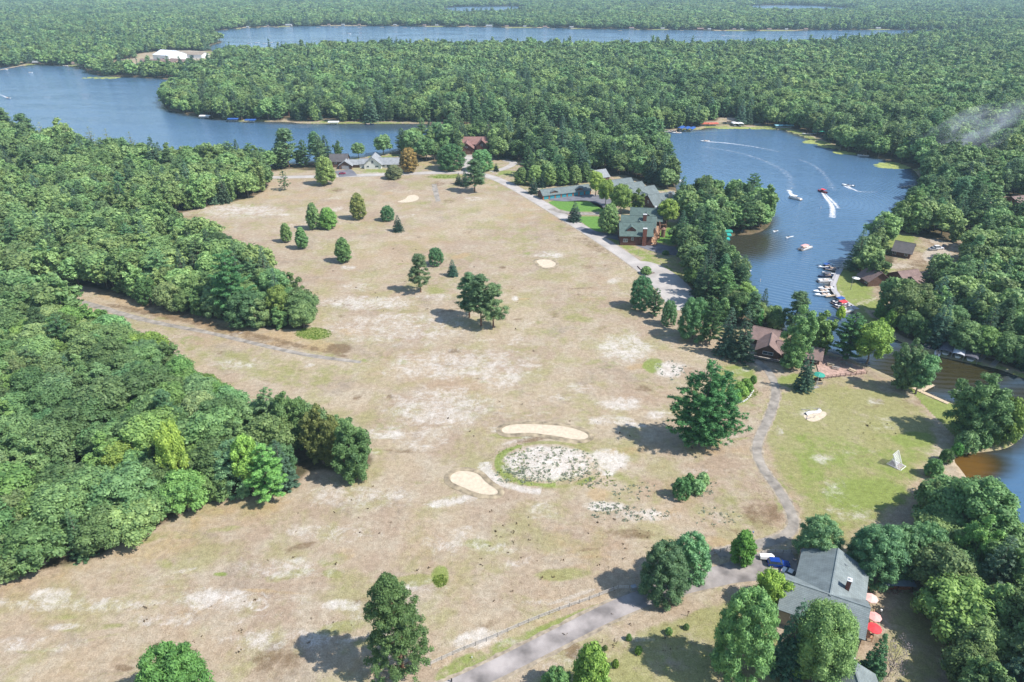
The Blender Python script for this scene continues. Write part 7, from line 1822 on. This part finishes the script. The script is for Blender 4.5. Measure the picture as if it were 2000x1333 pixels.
wake('long foam streak behind the white ski boat', [(1379, 276.3), (1400, 277), (1430, 280), (1460, 284), (1490, 289), (1522, 296)], 2.2, 6, foam)
wake('foam curl behind the turning pontoon', [(1552, 386), (1545, 378), (1541, 370)], 3, 5, foam, .4); wake('foam arm of the turning pontoon', [(1552, 388), (1545, 385), (1538, 381)], 2, 3, foam)
wake('main foam trail of the dark red boat', [(1607, 374), (1614, 386), (1623, 396), (1627, 408), (1626, 424)], 3, 5.5, foam, .35); wake('second foam trail of the dark red boat', [(1608, 375), (1619, 385), (1630, 395), (1638, 406)], 2, 4, foam, .5)
wake('foam behind the white speedboat', [(1655, 362), (1664, 368), (1676, 373), (1690, 374), (1716, 374)], 2.6, 4, foam); wake('bow foam of the white speedboat', [(1648, 361), (1656, 366), (1666, 370)], 3, 2, foam, .6)
wake('foam of the left watercraft', [(1511, 452), (1520, 449)], 1.6, 1.2, foam, .3); wake('foam of the right watercraft', [(1536, 464), (1550, 460)], 1.8, 1.4, foam, .3); wake('foam trail at the left edge of the river', [(18, 192), (8, 188), (-10, 180)], 3, 6, foam)
wake('faint old wake curving down the cove', [(1370, 286), (1430, 294), (1480, 308), (1520, 325), (1545, 345), (1546, 368)], 5, 10, faint, .2); wake('second faint old wake in the cove', [(1560, 310), (1590, 322), (1612, 340), (1630, 372)], 3, 8, faint, .2)
wake('thin far wake on the wide lake', [(806, 55.5), (780, 56)], 4, 7, foam); wake('long far wake on the wide lake', [(1412, 70), (1445, 70.5)], 7, 9, foam, .3); wake('tiny far wake left on the wide lake', [(682, 66), (690, 66)], 3, 6, foam)
wake('wispy old wake near the cabins', [(1322, 297), (1350, 300)], 2, 4, faint)

sm = bpy.data.materials.new('wood_smoke'); sm.use_nodes = True; nt = sm.node_tree; nt.nodes.clear(); out_ = N(nt, 'ShaderNodeOutputMaterial'); pv = N(nt, 'ShaderNodeVolumePrincipled'); pv.inputs['Color'].default_value = (.85, .9, 1, 1)
tc = N(nt, 'ShaderNodeTexCoord'); nz = N(nt, 'ShaderNodeTexNoise'); nz.inputs['Scale'].default_value = 2.2; nz.inputs['Detail'].default_value = 5; nz.inputs['Distortion'].default_value = .8; nt.links.new(tc.outputs['Object'], nz.inputs['Vector'])
ln = N(nt, 'ShaderNodeVectorMath', operation='LENGTH'); nt.links.new(tc.outputs['Object'], ln.inputs[0]); fo = N(nt, 'ShaderNodeMapRange'); fo.inputs['From Min'].default_value = 1; fo.inputs['From Max'].default_value = .15; nt.links.new(ln.outputs['Value'], fo.inputs['Value'])
th_ = N(nt, 'ShaderNodeMapRange'); th_.inputs['From Min'].default_value = .42; th_.inputs['From Max'].default_value = .75; th_.inputs['To Max'].default_value = .065; nt.links.new(nz.outputs['Fac'], th_.inputs['Value'])
mu = N(nt, 'ShaderNodeMath', operation='MULTIPLY'); nt.links.new(fo.outputs[0], mu.inputs[0]); nt.links.new(th_.outputs[0], mu.inputs[1]); nt.links.new(mu.outputs[0], pv.inputs['Density']); nt.links.new(pv.outputs[0], out_.inputs['Volume'])
x, y = G(1882, 318); o = MB().add((ICO_V * 1.0), [tuple(f) for f in ICO_F.tolist()]).build('smoke', sm); o.location = (x, y, 22); o.scale = (52, 26, 17); o.rotation_euler = (0, -.35, .3); tag(o, 'thin blue white drift of wood smoke over the trees', None, None, 'stuff')

# ------------------------------------------------------------------ air
hz = bpy.data.materials.new('air'); hz.use_nodes = True; nt = hz.node_tree; nt.nodes.clear(); out_ = N(nt, 'ShaderNodeOutputMaterial'); pv = N(nt, 'ShaderNodeVolumePrincipled')
pv.inputs['Color'].default_value = (.62, .86, 1.0, 1); pv.inputs['Density'].default_value = HAZE; pv.inputs['Anisotropy'].default_value = 0.0
nt.links.new(pv.outputs[0], out_.inputs['Volume'])
s = MB(); s.box((0, 6000, 62.5), (26000, 20000, 135)); o = s.build('haze', hz); tag(o, 'summer haze over the lakes', None, None, 'stuff')
